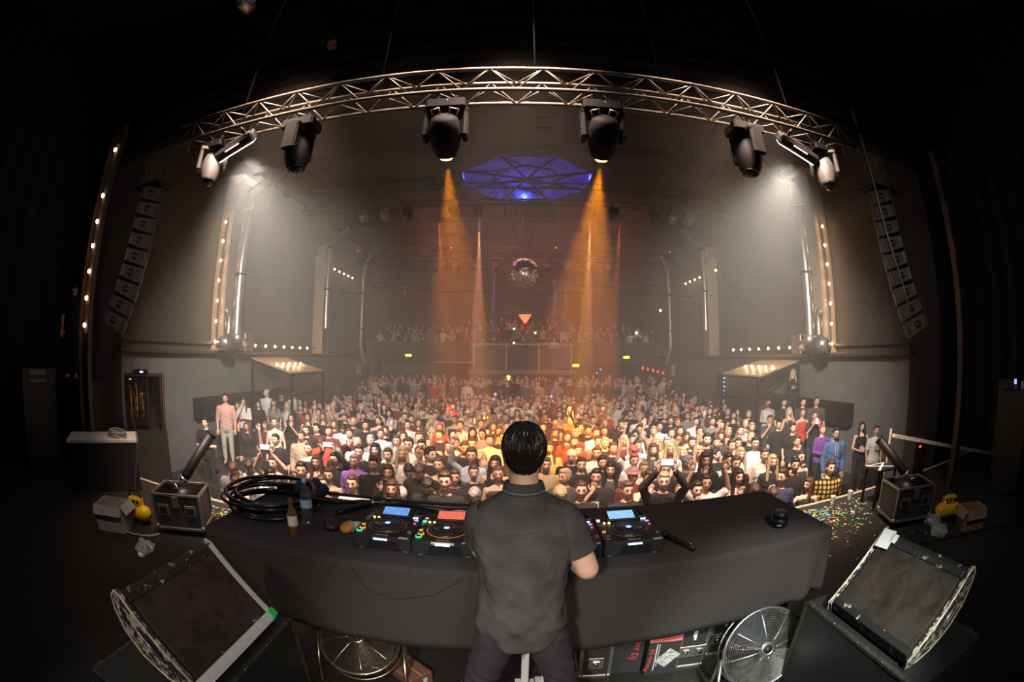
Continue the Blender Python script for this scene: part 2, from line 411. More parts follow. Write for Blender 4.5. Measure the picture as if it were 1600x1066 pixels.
for sx, nm in ((-1, 'left'), (1, 'right')):
    y0 = 9.9 if sx < 0 else 9.15; yo = 0 if sx < 0 else -.8
    # pillar one
    b = MB(); b.box((8.25 * sx, y0 + .35, 4.6), (.5, .7, 5.0), bev=.02); b.box((8.15 * sx, y0 + .35, 7.15), (.6, .85, .16), bev=.02)
    struct('pillar_near_' + nm, b, WOOD)
    b = MB(); b.box((8.25 * sx, 17.1, 4.4), (.5, .6, 4.6), bev=.02); struct('pillar_far_' + nm, b, WOOD)
    bulbs('column of warm bulbs down the near edge of the brick pillar, %s wall' % nm, line((8.22 * sx, y0 - .1, 2.35), (8.22 * sx, y0 - .1, 5.75 if sx < 0 else 5.5), 7), .04, .035, 3, out=(0, -.05, 0))
    bulbs('row of warm bulbs along the ledge of the %s wall' % nm, line((8.1 * sx, 11.8 + yo, 2.3), (8.1 * sx, 15.6 + yo, 2.3), 7), .035, .035, 2.6, out=(-sx * .05, 0, 0))
    bulbs('slanted row of warm bulbs high on the %s wall past the far pillar' % nm, line((8.46 * sx, 17.6 + yo, 6.05 if sx < 0 else 5.7), (8.46 * sx, 21.2 + yo, 6.05 if sx < 0 else 5.7), 7), .035, .035, 1.6, out=(-sx * .05, 0, 0))
    # ducts: silver spiral pipes
    def duct(name, label, pts, r, box=None):
        t = thing(name, label, 'pipe', pts[0]); o = Vector(pts[0])
        P = [Vector(pts[0])]
        for a, c in zip(pts, pts[1:]):
            a, c = Vector(a), Vector(c); n = max(2, int((c - a).length / .07))
            for i in range(1, n + 1): P.append(a + (c - a) * i / n)
        rr = [r * (1.06 if i % 2 else .97) for i in range(len(P))]
        m = MB(); m.tube([p - o for p in P], rr, 12); m.build('duct_pipe', ALU, t, label='silver corrugated pipe')
        for z in (.3, .62):
            p = P[int(len(P) * z)] - o; m = MB(); m.cyl(p - Vector((0, 0, .03)), p + Vector((0, 0, .03)), r * 1.25, 12); m.build('clamp', BLACKM, t)
        return t
    duct('ventilation_duct', 'thick silver ventilation duct bending at the top beside the near %s pillar' % nm, [(7.72 * sx, y0 + .3, 2.5), (7.72 * sx, y0 + .35, 6.7), (7.4 * sx, y0 + .9, 7.3), (7.1 * sx, y0 + 1.3, 7.9)], .15)
    m = MB(); m.tube([(7.72 * sx, y0 + .3, 2.62), (7.72 * sx, y0 + .35, 2.45), (7.85 * sx, y0 + .6, 2.33), (8.0 * sx, y0 + .95, 2.33)], .2, 14); m.box((8.1 * sx, y0 + 1.2, 2.38), (.5, .5, .55), bev=.02)
    m.build('fan_housing', ALUD, label='grey duct fan housing on the ledge at the foot of the %s duct' % nm, cat='fan housing')
    m = MB(); m.tube([(7.85 * sx, y0 + .0, 3.2), (7.75 * sx, y0 - .05, 3.1), (7.72 * sx, y0 - .1, 2.6), (7.8 * sx, y0 - .1, 2.35), (7.95 * sx, y0 - .1, 2.3)], .1, 10); m.tube([(7.9 * sx, y0 - .1, 2.33), (7.6 * sx, y0 - .25, 2.33)], [.2, .24], 16)
    m.build('blower', ALUD, label='small round blower at the foot of the near %s pillar' % nm, cat='blower')
    duct('ventilation_duct', 'thinner silver duct with bent top beside the far %s pillar' % nm, [(7.9 * sx, 16.9, 3.1), (7.9 * sx, 16.9, 6.75), (7.6 * sx, 17.7, 7.5), (7.5 * sx, 18.4, 8.0)], .11)
    duct('ventilation_duct', 'slim silver duct at the far end of the %s wall by the balcony' % nm, [(8.0 * sx, 22.2, 1.6), (8.15 * sx, 22.0, 2.6), (8.1 * sx, 22.0, 6.6), (7.9 * sx, 22.4, 7.6)], .09)
    # bar canopy with bulbs and steel frame
    cyy = 13.05 + yo * 1.4
    t = thing('canopy', 'bulb-lit glossy canopy roof on a black steel frame under the %s ledge' % nm, 'canopy', (7.55 * sx, cyy, 0))
    m = MB(); m.prism([(-.8 * sx, 1.46), (.8 * sx, 1.9), (.8 * sx, 1.94), (-.8 * sx, 1.52)], -1.15, 1.2); m.build('canopy_roof', mat('lit_canopy_board', (.5, .36, .22), .35, noise=.1), t)
    for yy in (-1.15, 1.2):
        m = MB(); m.box((-.8 * sx, yy, .1), (.07, .07, 2.75)); m.build('post', BLACKM, t)
    m = MB(); m.box((.72 * sx, -1.17, .3), (.07, .07, 3.1)); m.build('post', BLACKM, t)
    m = MB(); m.box((-.8 * sx, .0, 1.44), (.07, 2.4, .08)); m.box((-.8 * sx, .0, .8), (.06, 2.4, .06)); m.box((0, -1.17, .85), (1.6, .06, .07)); m.tube([(.8 * sx, -1.17, 1.85), (-.8 * sx, -1.17, 1.42)], .035, 6); m.tube([(.72 * sx, -1.17, 1.7), (-.72 * sx, -1.17, .9)], .02, 6); m.build('rail', BLACKM, t)
    for i in range(5):
        m = MB(); m.ell((-.1 * sx, -.9 + i * .42, 1.74), (.035, .035, .035), 0, 8, 6); m.build('bulb', BULB, t)
        point('canopy_glow', (7.45 * sx, cyy - .9 + i * .42, 1.86), 1.6, (1, .55, .25), .03)
    # long black board behind the raised side people
    m = MB(); m.box((8.42 * sx, 12.0 if sx < 0 else 10.4, .56), (.08, 6.0 if sx < 0 else 4.2, .56), bev=.01); m.box((8.4 * sx, 12.0 if sx < 0 else 10.4, .26), (.12, 5.8 if sx < 0 else 4, .05)); m.build('black_screen', BLACK, label='long black panel fixed along the pale %s wall behind the raised crowd' % nm, cat='panel')
    # raised side platform
    b = MB(); b.box((7.6 * sx, 10.7, -1.12), (1.8, 6.2, .3)); struct('floor_side_' + nm, b, mat('platform_board', (.03, .028, .027), .8))
    # cable from ceiling / sensor boxes
    m = MB(); m.box((8.45 * sx, 22.4, 1.35), (.3, .4, .6), bev=.02); m.build('junction_box', mat('pale_box', (.38, .35, .3), .7), label='pale junction box on the %s wall below the far duct' % nm, cat='box')
    m = MB(); m.box((8.2 * sx, 16.55, 6.0), (.3, .25, .35), rot=Matrix.Rotation(.4, 4, 'X'), bev=.02); m.build('wall_speaker', mat('pale_speaker', (.45, .43, .4), .6), label='small pale loudspeaker tilted on the far %s pillar' % nm, cat='speaker')
m = MB(); m.tube([(7.6, 15.5, 6.6), (7.7, 14.6, 5.0), (7.75, 13.6, 4.0), (7.8, 12.6, 3.7), (7.85, 11.9, 3.75)], .018, 6); m.build('cable', RUBBER, label='thin cable sagging from the ceiling to the thick duct on the right wall', cat='cable')
m = MB(); m.box((7.9, 15.4, .95), (.05, .75, 1.0)); t = m.build('screen', BLACK, label='small screen on edge with blue writing beside the right canopy', cat='screen')
m = MB()
for k in range(4): m.box((7.86, 15.15 + .1 * (k % 2), 1.25 - k * .16), (.01, .35, .05))
m.build('blue_display', mat('blue_display', (.3, .5, 1), emit=1.5), t)

# haze: real scattering air inside the hall
hz = MB(); hz.box((0, 14.07, 3.35), (16.0, 19.8, 9.1))
hm = bpy.data.materials.new('haze'); hm.use_nodes = True; nt = hm.node_tree; nt.nodes.remove(nt.nodes['Principled BSDF'])
vs = nt.nodes.new('ShaderNodeVolumeScatter'); vs.inputs['Density'].default_value = .019; vs.inputs['Anisotropy'].default_value = .15; vs.inputs['Color'].default_value = (1, .95, .9, 1)
nt.links.new(vs.outputs[0], nt.nodes['Material Output'].inputs['Volume'])
hz.build('haze', hm, kind='stuff', label='thin stage haze hanging in the hall', cat='haze')

# ---------------------------------------------------------------- DJ table with cloth
TZ = 1.0
t = thing('dj_table', 'aluminium-legged table carrying the music players, hidden under the black cloth', 'table', (.04, 2.4, 0))
m = MB(); m.box((0, 0, TZ - .045), (3.62, .86, .07), bev=.01); m.build('tabletop', BLACK, t)
for x, y in ((-1.7, -.36), (-1.7, .36), (1.7, .36), (1.7, -.36), (.03, -.28), (.155, -.26)):
    m = MB(); m.box((x, y, .48), (.045, .045, .96), bev=.004)
    for k in (-1, 1): m.box((x + k * .012, y - .024, .48), (.006, .004, .95))
    if abs(x) < 1: m.box((x, y, .006), (.12, .12, .012), bev=.003)
    m.build('leg', mat('bare_aluminium', (.85, .84, .78), .5, .0) if abs(x) < 1 else BLACKM, t)
def tablecloth():
    b = MB(); X0, X1, Y0, Y1 = -1.86, 1.94, 1.93, 2.88
    # perimeter walked around with rounded corners; rings outward/down
    per = []; r = .05
    def arc(cx, cy, a0, n=6):
        for i in range(n + 1): a = R(a0 + 90 * i / n); per.append((cx + r * math.cos(a), cy + r * math.sin(a), math.cos(a), math.sin(a)))
    def edge(x0, y0, x1, y1, n):
        for i in range(1, n):
            t_ = i / n; per.append((x0 + (x1 - x0) * t_, y0 + (y1 - y0) * t_, (y1 - y0) and (1 if y1 > y0 else -1), (x1 - x0) and (-1 if x1 > x0 else 1)))
    arc(X0 + r, Y0 + r, 180); edge(X0 + r, Y0, X1 - r, Y0, 90); arc(X1 - r, Y0 + r, 270); edge(X1, Y0 + r, X1, Y1 - r, 24); arc(X1 - r, Y1 - r, 0); edge(X1 - r, Y1, X0 + r, Y1, 60); arc(X0 + r, Y1 - r, 90); edge(X0, Y1 - r, X0, Y0 + r, 24)
    n = len(per); V = []; rows = 13
    cx = (X0 + X1) / 2; cyy = (Y0 + Y1) / 2
    for j in range(rows + 1):
        for i, (x, y, nx, ny) in enumerate(per):
            if j == 0: V.append((x - nx * .012, y - ny * .012, TZ + .004)); continue
            tt = (j - 1) / (rows - 1)
            u = (x - cx) / 1.9
            front = ny < -.5 or y < Y0 + .1
            L = (.52 - .02 * u - .06 * u * u) if front else .5 if y > Y1 - .1 else .5 - .42 * ((y - Y0) / .95) * (1 if x > 0 else .6)
            z = TZ - .004 - L * tt
            wv = .012 * math.sin(i * .55) + .012 * math.sin(i * .23 + 1)
            cor = max(0, 1 - min(abs(x - X0), abs(x - X1)) / .35) * .05
            o = .004 + tt * (.012 + wv * (1.0 if abs(u) > .75 else .35) + cor * math.sin(i * .9))
            V.append((x + nx * o, y + ny * o, z))
    F = []
    for j in range(rows):
        for i in range(n): k = (i + 1) % n; F.append((j * n + i, (j + 1) * n + i, (j + 1) * n + k, j * n + k))
    F.append(tuple(range(n)))
    b.add(V, F, 0, True)
    o = b.build('tablecloth', CLOTH, label='long black cloth draped over the DJ table, hanging halfway to the floor', cat='tablecloth')
    mo = o.modifiers.new('thickness', 'SOLIDIFY'); mo.thickness = .004; mo.offset = -1
tablecloth()

# ---------------------------------------------------------------- music players
SCREENB = mat('blue_wave_screen', (.2, .4, .8)); SCREENR = mat('red_wave_screen', (.8, .2, .1))
def screen_mat(name, base, hi, st):
    m = mat(name, base, .3); nt = m.node_tree; b = nt.nodes['Principled BSDF']
    tc = nt.nodes.new('ShaderNodeTexCoord'); mp = nt.nodes.new('ShaderNodeMapping'); mp.inputs['Scale'].default_value = (60, 9, 1)
    nt.links.new(tc.outputs['Object'], mp.inputs[0]); n = nt.nodes.new('ShaderNodeTexNoise'); n.inputs['Scale'].default_value = 4; nt.links.new(mp.outputs[0], n.inputs['Vector'])
    c = nt.nodes.new('ShaderNodeValToRGB'); c.color_ramp.elements[0].position = .42; c.color_ramp.elements[1].position = .55
    c.color_ramp.elements[0].color = (*base, 1); c.color_ramp.elements[1].color = (*hi, 1); nt.links.new(n.outputs[0], c.inputs[0])
    nt.links.new(c.outputs[0], b.inputs['Emission Color']); b.inputs['Emission Strength'].default_value = st; return m
SB = screen_mat('blue_screen', (.05, .14, .42), (.22, .45, .95), 1.0); SR = screen_mat('red_screen', (.5, .06, .03), (.85, .22, .15), 1.0); SBR = screen_mat('bright_screen', (.12, .32, .75), (.4, .62, 1.0), 1.1)
DECK = mat('deck_black_metal', (.02, .02, .022), .38, .3); FRONT = mat('deck_front_plastic', (.022, .022, .025), .45)
LG = mat('green_led', (.1, 1, .5), emit=.9, ecol=(.05, .9, .35)); LO = mat('orange_led', (1, .55, .1), emit=.8, ecol=(1, .4, .06)); LW = mat('white_led', (.8, .9, 1), emit=5, ecol=(.6, .7, 1)); LB = mat('blue_led', (.2, .3, 1), emit=2.2, ecol=(.2, .25, 1)); LY = mat('amber_led', (1, .8, .3), emit=2.5, ecol=(1, .62, .12)); GREYP = mat('grey_print', (.5, .5, .5), .5); LDIM = mat('dim_grey_key', (.16, .16, .17), .4)
LRED = mat('red_led', (1, .1, .05), emit=2, ecol=(1, .08, .04)); LP = mat('purple_led', (.6, .3, 1), emit=1.5, ecol=(.5, .25, 1)); LBR = mat('bronze_key', (.4, .26, .14), .35, .7)
def player(label, loc, scr, right=False):
    t = thing('media_player', label, 'music player', loc, group=None)
    m = MB(); m.box((0, .205, .062), (.329, .4, .07), 0, bev=.006); m.box((0, .001, .058), (.329, .014, .072), 0, bev=.004)
    m.prism([(-.08, .03), (.1, .03), (.085, .075), (-.065, .075)], -.012, .004, 1); m.build('case', [FRONT, DECK], t)
    m = MB(); m.box((0, .205, .0985), (.325, .396, .003), 0); m.build('top_plate', DECK, t)
    for x in (-.125, .125):
        for y in (.04, .37): m = MB(); m.lathe([(.02, 0), (.024, .006), (.024, .03)], (x, y, 0), 16); m.build('foot', mat('grey_foot', (.22, .22, .22), .5, .4), t)
    m = MB(); m.lathe([(.103, .1), (.105, .108), (.1, .116), (.085, .12), (.078, .117), (.078, .1)], (.0, .15, 0), 40)
    for k in range(28):
        a = 2 * math.pi * k / 28; m.lathe([(.007, .116), (.006, .121)], (.091 * math.cos(a), .15 + .091 * math.sin(a), 0), 8)
    j = m.build('jog_wheel', mat('jog_rim', (.06, .058, .056), .25, .7), t)
    m = MB(); m.lathe([(.077, .117), (.0765, .1195), (.001, .1195)], (0, .15, 0), 36); m.build('jog_plate', mat('jog_plate', (.015, .014, .016), .3), j)
    m = MB(); m.tube([(.108 * math.cos(R(a)), .15 + .108 * math.sin(R(a)), .104) for a in range(0, 360, 12)], .0022, 6, closed=True); m.build('jog_ring_light', mat('bronze_ring', (.5, .28, .12), .3, .5, emit=.35 if False else .25, ecol=(1, .4, .1)) if scr is SR else LBR, j)
    m = MB(); m.lathe([(.016, .12), (.016, .1212), (.008, .1212)], (0, .15, 0), 20); m.lathe([(.007, .12), (.007, .1212)], (0, .15, 0), 12); m.build('jog_display', mat('blue_disc', (.4, .6, 1), emit=1.4, ecol=(.3, .5, 1)), j)
    m = MB(); m.box((0, .345, .113), (.19, .105, .018), 0, rot=Matrix.Rotation(R(14), 4, 'X'), bev=.003); sb = m.build('screen_bezel', BLACK, t)
    m = MB(); m.box((0, 0, 0), (.155, .082, .001), 0); so = m.build('screen', scr, sb); so.location = (0, .343, .1232); so.rotation_euler = (R(14), 0, 0)
    for (nm, x, y, c) in (('play_button', -.135, .045, LG), ('cue_button', -.13, .085, LO)):
        m = MB(); m.lathe([(.017, .1), (.017, .107), (.0125, .107), (.0125, .1065)], (x, y, 0), 20, 0); bt = m.build(nm, c if not right or nm == 'x' else LBR, t)
        m = MB(); m.lathe([(.012, .1), (.012, .1085)], (x, y, 0), 16); m.build('button_cap', BLACKM, bt)
    for i in range(2):
        m = MB(); m.lathe([(.0075, .1), (.007, .108)], (-.115 + .028 * i, .262, 0), 12); m.build('loop_button', LY, t)
    for k, (x, y, w_, h_, c) in enumerate([(-.14, .135, .02, .006, LO), (-.135, .155, .016, .006, LBR), (-.145, .22, .022, .009, LDIM), (-.145, .238, .022, .009, LDIM), (-.145, .256, .022, .009, LG if scr is SR else LDIM), (-.145, .274, .022, .009, LG if scr is SR else LDIM), (-.142, .3, .018, .009, LY if scr is SBR else LDIM), (-.142, .32, .018, .009, LP if scr is not SB else LDIM),
        (.135, .3, .012, .01, LW), (.118, .3, .01, .01, LW), (.14, .26, .02, .007, LB), (.14, .21, .012, .007, LRED), (.12, .34, .02, .007, LRED if scr is SR else LDIM), (.145, .34, .02, .007, LDIM), (-.06, .402, .028, .008, LY if scr is SBR else LDIM), (-.02, .402, .028, .008, LDIM), (.02, .402, .028, .008, LDIM), (.06, .402, .028, .008, LDIM)]):
        m = MB(); m.box((x, y, .103), (w_, h_, .007), 0, bev=.001); m.build('key', c, t)
    m = MB(); m.box((.143, .11, .1005), (.012, .13, .003)); sl = m.build('tempo_track', BLACK, t)
    m = MB(); m.box((.143, .07, .107), (.022, .018, .014), bev=.002); m.build('tempo_slider', LBR, sl)
    m = MB(); m.lathe([(.012, .1), (.012, .118), (.009, .122)], (.135, .38, 0), 16); m.build('browse_knob', BLACKM, t)
    m = MB(); m.box((-.0, -.014, .085), (.075, .003, .008)); m.build('slot_light', LW, t)
    text('Pioneer DJ', .016, GREYP, t, (.0, .016, .1005), (0, 0, 0))
    m = MB(); m.box((.125, -.002, .1), (.05, .012, .004)); m.build('sticker', mat('cream_sticker', (.6, .5, .4), .6), t)
    return t
PZ = TZ + .004
player('black music player with blue screen at the left end of the player row', (-.70, 2.07, PZ), SB)
p2 = player('black music player with a red screen, second from the left of the row', (-.365, 2.06, PZ), SR)
player('black music player half hidden by the performer with gold lit buttons', (.285, 2.05, PZ), SB, True)
player('black music player with bright blue screen at the right end of the row', (.62, 2.05, PZ), SBR, True)
m = MB(); m.box((-.365, 2.052, PZ + .092), (.12, .004, .014)); m.build('paper_tag', mat('cream_sticker', (.6, .5, .4)), label='cream paper tag stuck on the front of the red-screen player', cat='tag')
t = thing('mixer', 'black DJ mixer with rows of knobs in front of the performer', 'mixer', (-.04, 2.05, PZ))
m = MB(); m.box((0, .2, .055), (.318, .4, .1), bev=.006); m.build('case', DECK, t)
for i in range(4):
    for j in range(5):
        m = MB(); m.lathe([(.009, .1), (.008, .122), (.006, .124)], (-.1 + i * .055, .14 + j * .05, 0), 12); m.build('knob', GREYP if j % 2 else BLACKM, t)
    m = MB(); m.box((-.1 + i * .055, .06, .115), (.02, .012, .02), bev=.002); m.build('fader', BLACKM, t)

# ---------------------------------------------------------------- things on the table
def at(o, loc, rz=0., rx=0., ry=0.): o.location = loc; o.rotation_euler = (rx, ry, rz); return o
# beer bottle, water bottle
t = thing('beer_bottle', 'small brown-gold beer bottle standing on the table by the cable coil', 'bottle', (-1.27, 2.13, TZ + .004))
m = MB(); m.lathe([(.028, 0), (.031, .006), (.031, .13), (.026, .15), (.014, .18), (.0125, .225), (.014, .228)], n=20); m.build('glass_body', AMBER, t)
m = MB(); m.lathe([(.0316, .06), (.0316, .125)], n=20, cap=False); m.build('label', mat('bottle_label', (.75, .7, .62), .6, noise=.3, scale=60), t)
m = MB(); m.lathe([(.0275, .003), (.0275, .1)], n=16); m.build('beer', mat('beer', (.8, .45, .05), .1), t)
t = thing('water_bottle', 'tall clear water bottle with pale blue label behind the beer bottle', 'bottle', (-1.26, 2.31, TZ + .004))
m = MB(); m.lathe([(.034, 0), (.038, .008), (.037, .12), (.038, .19), (.03, .225), (.014, .26), (.0135, .28)], n=20); m.build('bottle_body', GLASS, t)
m = MB(); m.lathe([(.0385, .12), (.0385, .175)], n=20, cap=False); m.build('label', mat('pale_blue_label', (.35, .5, .68), .5), t)
m = MB(); m.lathe([(.0155, .275), (.0155, .3), (.012, .302)], n=14); m.build('cap', mat('blue_cap', (.35, .6, .9), .4), t)
# cable coil, individual loops
m = MB(); rnd = random.Random(3)
pts = []
for k in range(8 * 36):
    a = 2 * math.pi * k / 36; lp = k // 36; rr = .3 + .035 * math.sin(lp * 2.1) + .01 * math.sin(a * 3 + lp); cx = -1.66 + .03 * math.sin(lp * 1.3); cyy = 2.5 + .025 * math.cos(lp * 2.2)
    pts.append((cx + rr * 1.0 * math.cos(a), cyy + rr * .9 * math.sin(a), TZ + .022 + lp * .015 + .008 * math.sin(a * 2 + lp) + (.03 * max(0, math.sin(a)) if lp > 5 else 0)))
pts += [(-1.3 - .05, 2.5, TZ + .12), (-1.2, 2.62, TZ + .06), (-1.05, 2.8, TZ + .03), (-.7, 2.83, TZ + .02), (-.3, 2.72, TZ + .02)]
m.tube(pts, .0135, 8); m.build('cable_coil', mat('glossy_black_cable', (.012, .012, .013), .22), label='thick coil of glossy black cable on the left end of the table', cat='cable')
# dark blue cloth bundle
m = MB(); m.ell((0, 0, .05), (.13, .09, .06), 0, 24, 14); V = m.v[0]; V += .018 * np.sin(V[:, [1, 2, 0]] * 70) + .01 * np.sin(V[:, [2, 0, 1]] * 130); V[:, 2] = np.maximum(V[:, 2], .002)
o = m.build('cloth_bundle', mat('navy_towel', (.02, .025, .05), .95, bump=.5, bscale=80), label='crumpled dark navy towel lying behind the cable coil', cat='towel'); at(o, (-1.45, 2.76, TZ + .035))
# flashlight / black stick
t = thing('torch', 'slim black handheld torch lying on the table behind the headphones', 'torch', (-1.08, 2.63, TZ + .03))
m = MB(); m.tube([(-.06, -.11, 0), (-.03, -.05, 0), (.0, .0, 0), (.06, .1, 0), (.09, .14, 0)], [.018, .018, .02, .022, .028], 14); m.build('barrel', BLACKM, t)
m = MB(); m.cyl((.09, .14, 0), (.1, .155, 0), .024, 14); m.build('torch_lens', CHROME, t)
# headphones
t = thing('headphones', 'black headphones with an orange-lit ear pad left of the players', 'headphones', (-1.04, 2.3, TZ + .004))
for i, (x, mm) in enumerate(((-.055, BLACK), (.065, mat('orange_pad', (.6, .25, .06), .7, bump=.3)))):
    m = MB(); m.lathe([(.02, 0), (.045, .004), (.05, .02), (.046, .038), (.02, .045)], n=22); e = m.build('ear_cup', mm, t); e.location = (x, 0, .01); e.rotation_euler = (R(15), R(18 if x < 0 else -18), 0)
m = MB(); m.tube([(-.09 * math.cos(R(a)) * 1.0, .03 + .11 * math.sin(R(a)), .03 + .01 * math.sin(R(a * 2))) for a in range(0, 181, 15)], .011, 8); m.build('headband', BLACK, t)
# clear cup on its side
t = thing('plastic_cup', 'small clear plastic cup between the headphones and the first player', 'cup', (-.915, 2.27, TZ + .004))
m = MB(); m.lathe([(.027, 0), (.036, .07), (.037, .072), (.034, .07), (.025, .003)], n=22, cap=False); m.build('cup_body', PLAST, t)
m = MB(); m.lathe([(.025, .004), (.031, .04)], n=18); m.build('drink', mat('blue_grey_drink', (.06, .1, .16), .08), t)
# notebook / adaptor left far
m = MB(); m.box((0, 0, .012), (.16, .05, .02), bev=.004); o = m.build('power_adapter', BLACK, label='flat black power adapter at the far edge of the table', cat='adapter'); at(o, (-1.42, 2.64, TZ + .006), .2)
# yellow-white paper and small cable tangle on far side behind second player
m = MB(); m.add([(-.07, 0, 0), (.06, .0, .03), (.07, .02, .075), (-.06, .02, .07), (.0, .01, .085)], [(0, 1, 2, 4, 3)]); o = m.build('crumpled_paper', mat('cream_paper', (.65, .6, .4), .8), label='cream crumpled paper standing behind the red-screen player', cat='paper'); at(o, (-.35, 2.58, TZ + .01)); o.modifiers.new('s', 'SOLIDIFY').thickness = .003
for k in range(5):
    m = MB(); x = -.42 + .09 * k
    m.tube([(x, 2.47, PZ + .06), (x + .01, 2.53, PZ + .09 + .01 * k), (x + .04, 2.62, TZ + .03), (x + .1, 2.72, TZ + .015), (x + .3, 2.78, TZ + .012)], .004, 6); m.build('signal_lead', RUBBER, label='thin black lead running from the back of the players, %s of five' % ('first', 'second', 'third', 'fourth', 'last')[k], cat='cable', group='leads behind the players')
m = MB(); m.tube([(.22, 2.47, PZ + .07), (.2, 2.62, TZ + .06), (.1, 2.78, TZ + .02)], .004, 6); m.build('cable', RUBBER, label='black lead leaning behind the half-hidden player', cat='cable')
m = MB(); m.cyl((.36, 2.72, TZ + .015), (.44, 2.72, TZ + .015), .008, 10); m.build('plug', mat('pale_plug', (.75, .7, .55), .4), label='pale metal plug lying on the cloth near the far table edge', cat='plug')
m = MB(); m.tube([(-.25, 1.925, .96), (-.4, 1.918, .85), (-.6, 1.915, .8), (-.75, 1.918, .83), (-.83, 1.925, .96), (-.82, 2.0, TZ + .008)], .0025, 5); m.build('thin_lead', RUBBER, label='hair-thin black lead drooping over the front of the tablecloth', cat='cable')
m = MB(); m.tube([(-1.8, 2.84, TZ + .03), (-1.2, 2.88, TZ + .035), (-.3, 2.86, TZ + .03), (.3, 2.86, TZ + .03)], .012, 6); m.build('edge_cable', RUBBER, label='black cable bundle along the far table edge in front of the crowd', cat='cable')
# microphone
t = thing('microphone', 'black handheld microphone lying right of the last player', 'microphone', (.91, 2.14, TZ + .03))
m = MB(); m.tube([(-.035, .09, 0), (-.02, .05, 0), (.03, -.08, 0), (.045, -.125, -.004)], [.022, .021, .015, .013], 14); m.build('handle', BLACK, t)
m = MB(); m.ell((-.045, .112, .0), (.026, .026, .028), 0, 16, 10); m.build('grille_head', BLACKM, t)
m = MB(); m.box((.035, -.09, .014), (.004, .006, .003)); m.build('red_switch', LRED, t)
# small round speaker
t = thing('portable_speaker', 'squat round black portable loudspeaker near the right end of the table', 'speaker', (1.62, 2.16, TZ + .004))
m = MB(); m.lathe([(.045, 0), (.058, .006), (.062, .03), (.06, .05), (.052, .062)], n=30); m.build('speaker_base', BLACKM, t)
m = MB(); m.lathe([(.05, .066), (.053, .085), (.045, .1), (.03, .104)], n=30); m.build('speaker_top', mesh_grille('fine_grille', (.012, .012, .012), (.04, .04, .04), 400), t)
m = MB(); m.lathe([(.044, .056), (.044, .072)], n=24); m.build('speaker_neck', BLACK, t)
m = MB(); m.box((-.033, -.052, .024), (.028, .003, .005), rot=Matrix.Rotation(R(-32), 4, 'Z')); m.build('name_bar', GREYP, t)

# ---------------------------------------------------------------- wedges and subs
def wedge(sx, label, loc, rz, taped):
    t = thing('stage_monitor', label, 'monitor speaker', loc, rz)
    # profile in (x,z); x runs away from the performer. front lower edge at x=0,z=.06
    pr = [(0.0, .0), (-.012, .05), (.3, .375), (.335, .385), (.372, .35), (.385, .28), (.37, .18), (.3, .08), (.18, .015), (.08, 0)]
    pr = [(-sx * -1 * x, z) for x, z in pr]
    W = .72
    m = MB(); m.prism(pr, -W / 2 + .02, W / 2 - .02); m.build('cabinet', WEDGE, t)
    for e in (-1, 1):
        y0, y1 = sorted((e * (W / 2 - .022), e * W / 2)); cx, cz = sum(p[0] for p in pr) / len(pr), sum(p[1] for p in pr) / len(pr)
        m = MB(); m.prism([(cx + (x - cx) * 1.05, cz + (z - cz) * 1.05) for x, z in pr], y0, y1); sp = m.build('side_panel', scuffed('worn_side_panel', (.03, .028, .025), (.62, .55, .42), .5, 26), t)
        m = MB(); m.ell((sx * .2, e * (W / 2 + .001), .19), (.085, .006, .035), 0, 20, 8, M=Matrix.Rotation(-sx * R(45), 3, 'Y')); m.build('handle_recess', BLACK, sp)
        m = MB(); a = Vector((sx * .145, e * (W / 2 + .012), .135)); c = Vector((sx * .255, e * (W / 2 + .012), .245)); m.cyl(a, c, .008, 10); m.build('handle_bar', ALU, sp)
        m = MB(); m.tube([(cx + (x - cx) * 1.05, e * (W / 2 + .001), cz + (z - cz) * 1.05) for x, z in pr], .006, 6, closed=True); m.build('worn_edge', mat('bare_wood_edge', (.75, .66, .5), .5, noise=.4, scale=40), sp)
    d = Vector((.312 * sx, 0, .325)).normalized(); nrm = Vector((-sx * d.z, 0, abs(d.x)))
    c = Vector((-.012 * sx * -1 * -1, 0, .05)); c = Vector((sx * .144, 0, .2125)) + nrm * .006
    rot = Matrix((( d.x, 0, nrm.x), (0, 1, 0), (d.z, 0, nrm.z)))
    if sx < 0: rot = Matrix(((-d.x, 0, nrm.x), (0, 1, 0), (-d.z, 0, nrm.z)))
    m = MB(); m.box(c, (.38, W - .08, .012), rot=rot, bev=.003); m.build('grille', GRILLE, t)
    for k in (-1, 1):
        m = MB(); m.box(c + d * (.205 * k) + nrm * .002, (.04, W - .06, .02), rot=rot, bev=.004); m.build('grille_frame', WEDGE, t)
    if taped:
        m = MB(); m.box(c - d * .222 + nrm * .012, (.04, W - .02, .006), rot=rot); m.box(c - d * .245 + nrm * -.008, (.02, W - .02, .03), rot=rot); m.build('white_tape', WHITE_TAPE, t, label='strip of white tape along the lower edge')
        m = MB(); m.box(c + Vector((0, W / 2 - .028, 0)) + nrm * .014 + d * .01, (.43, .032, .004), rot=rot); m.build('white_tape', WHITE_TAPE, t, label='strip of white tape along the far side')
        m = MB(); m.box(c - d * .225 + Vector((0, W / 2 - .015, 0)) + nrm * .014, (.05, .055, .02), rot=rot, bev=.005); m.build('green_tape', GREEN, t, label='bright green tape corner')
    return t, c, rot, d, nrm
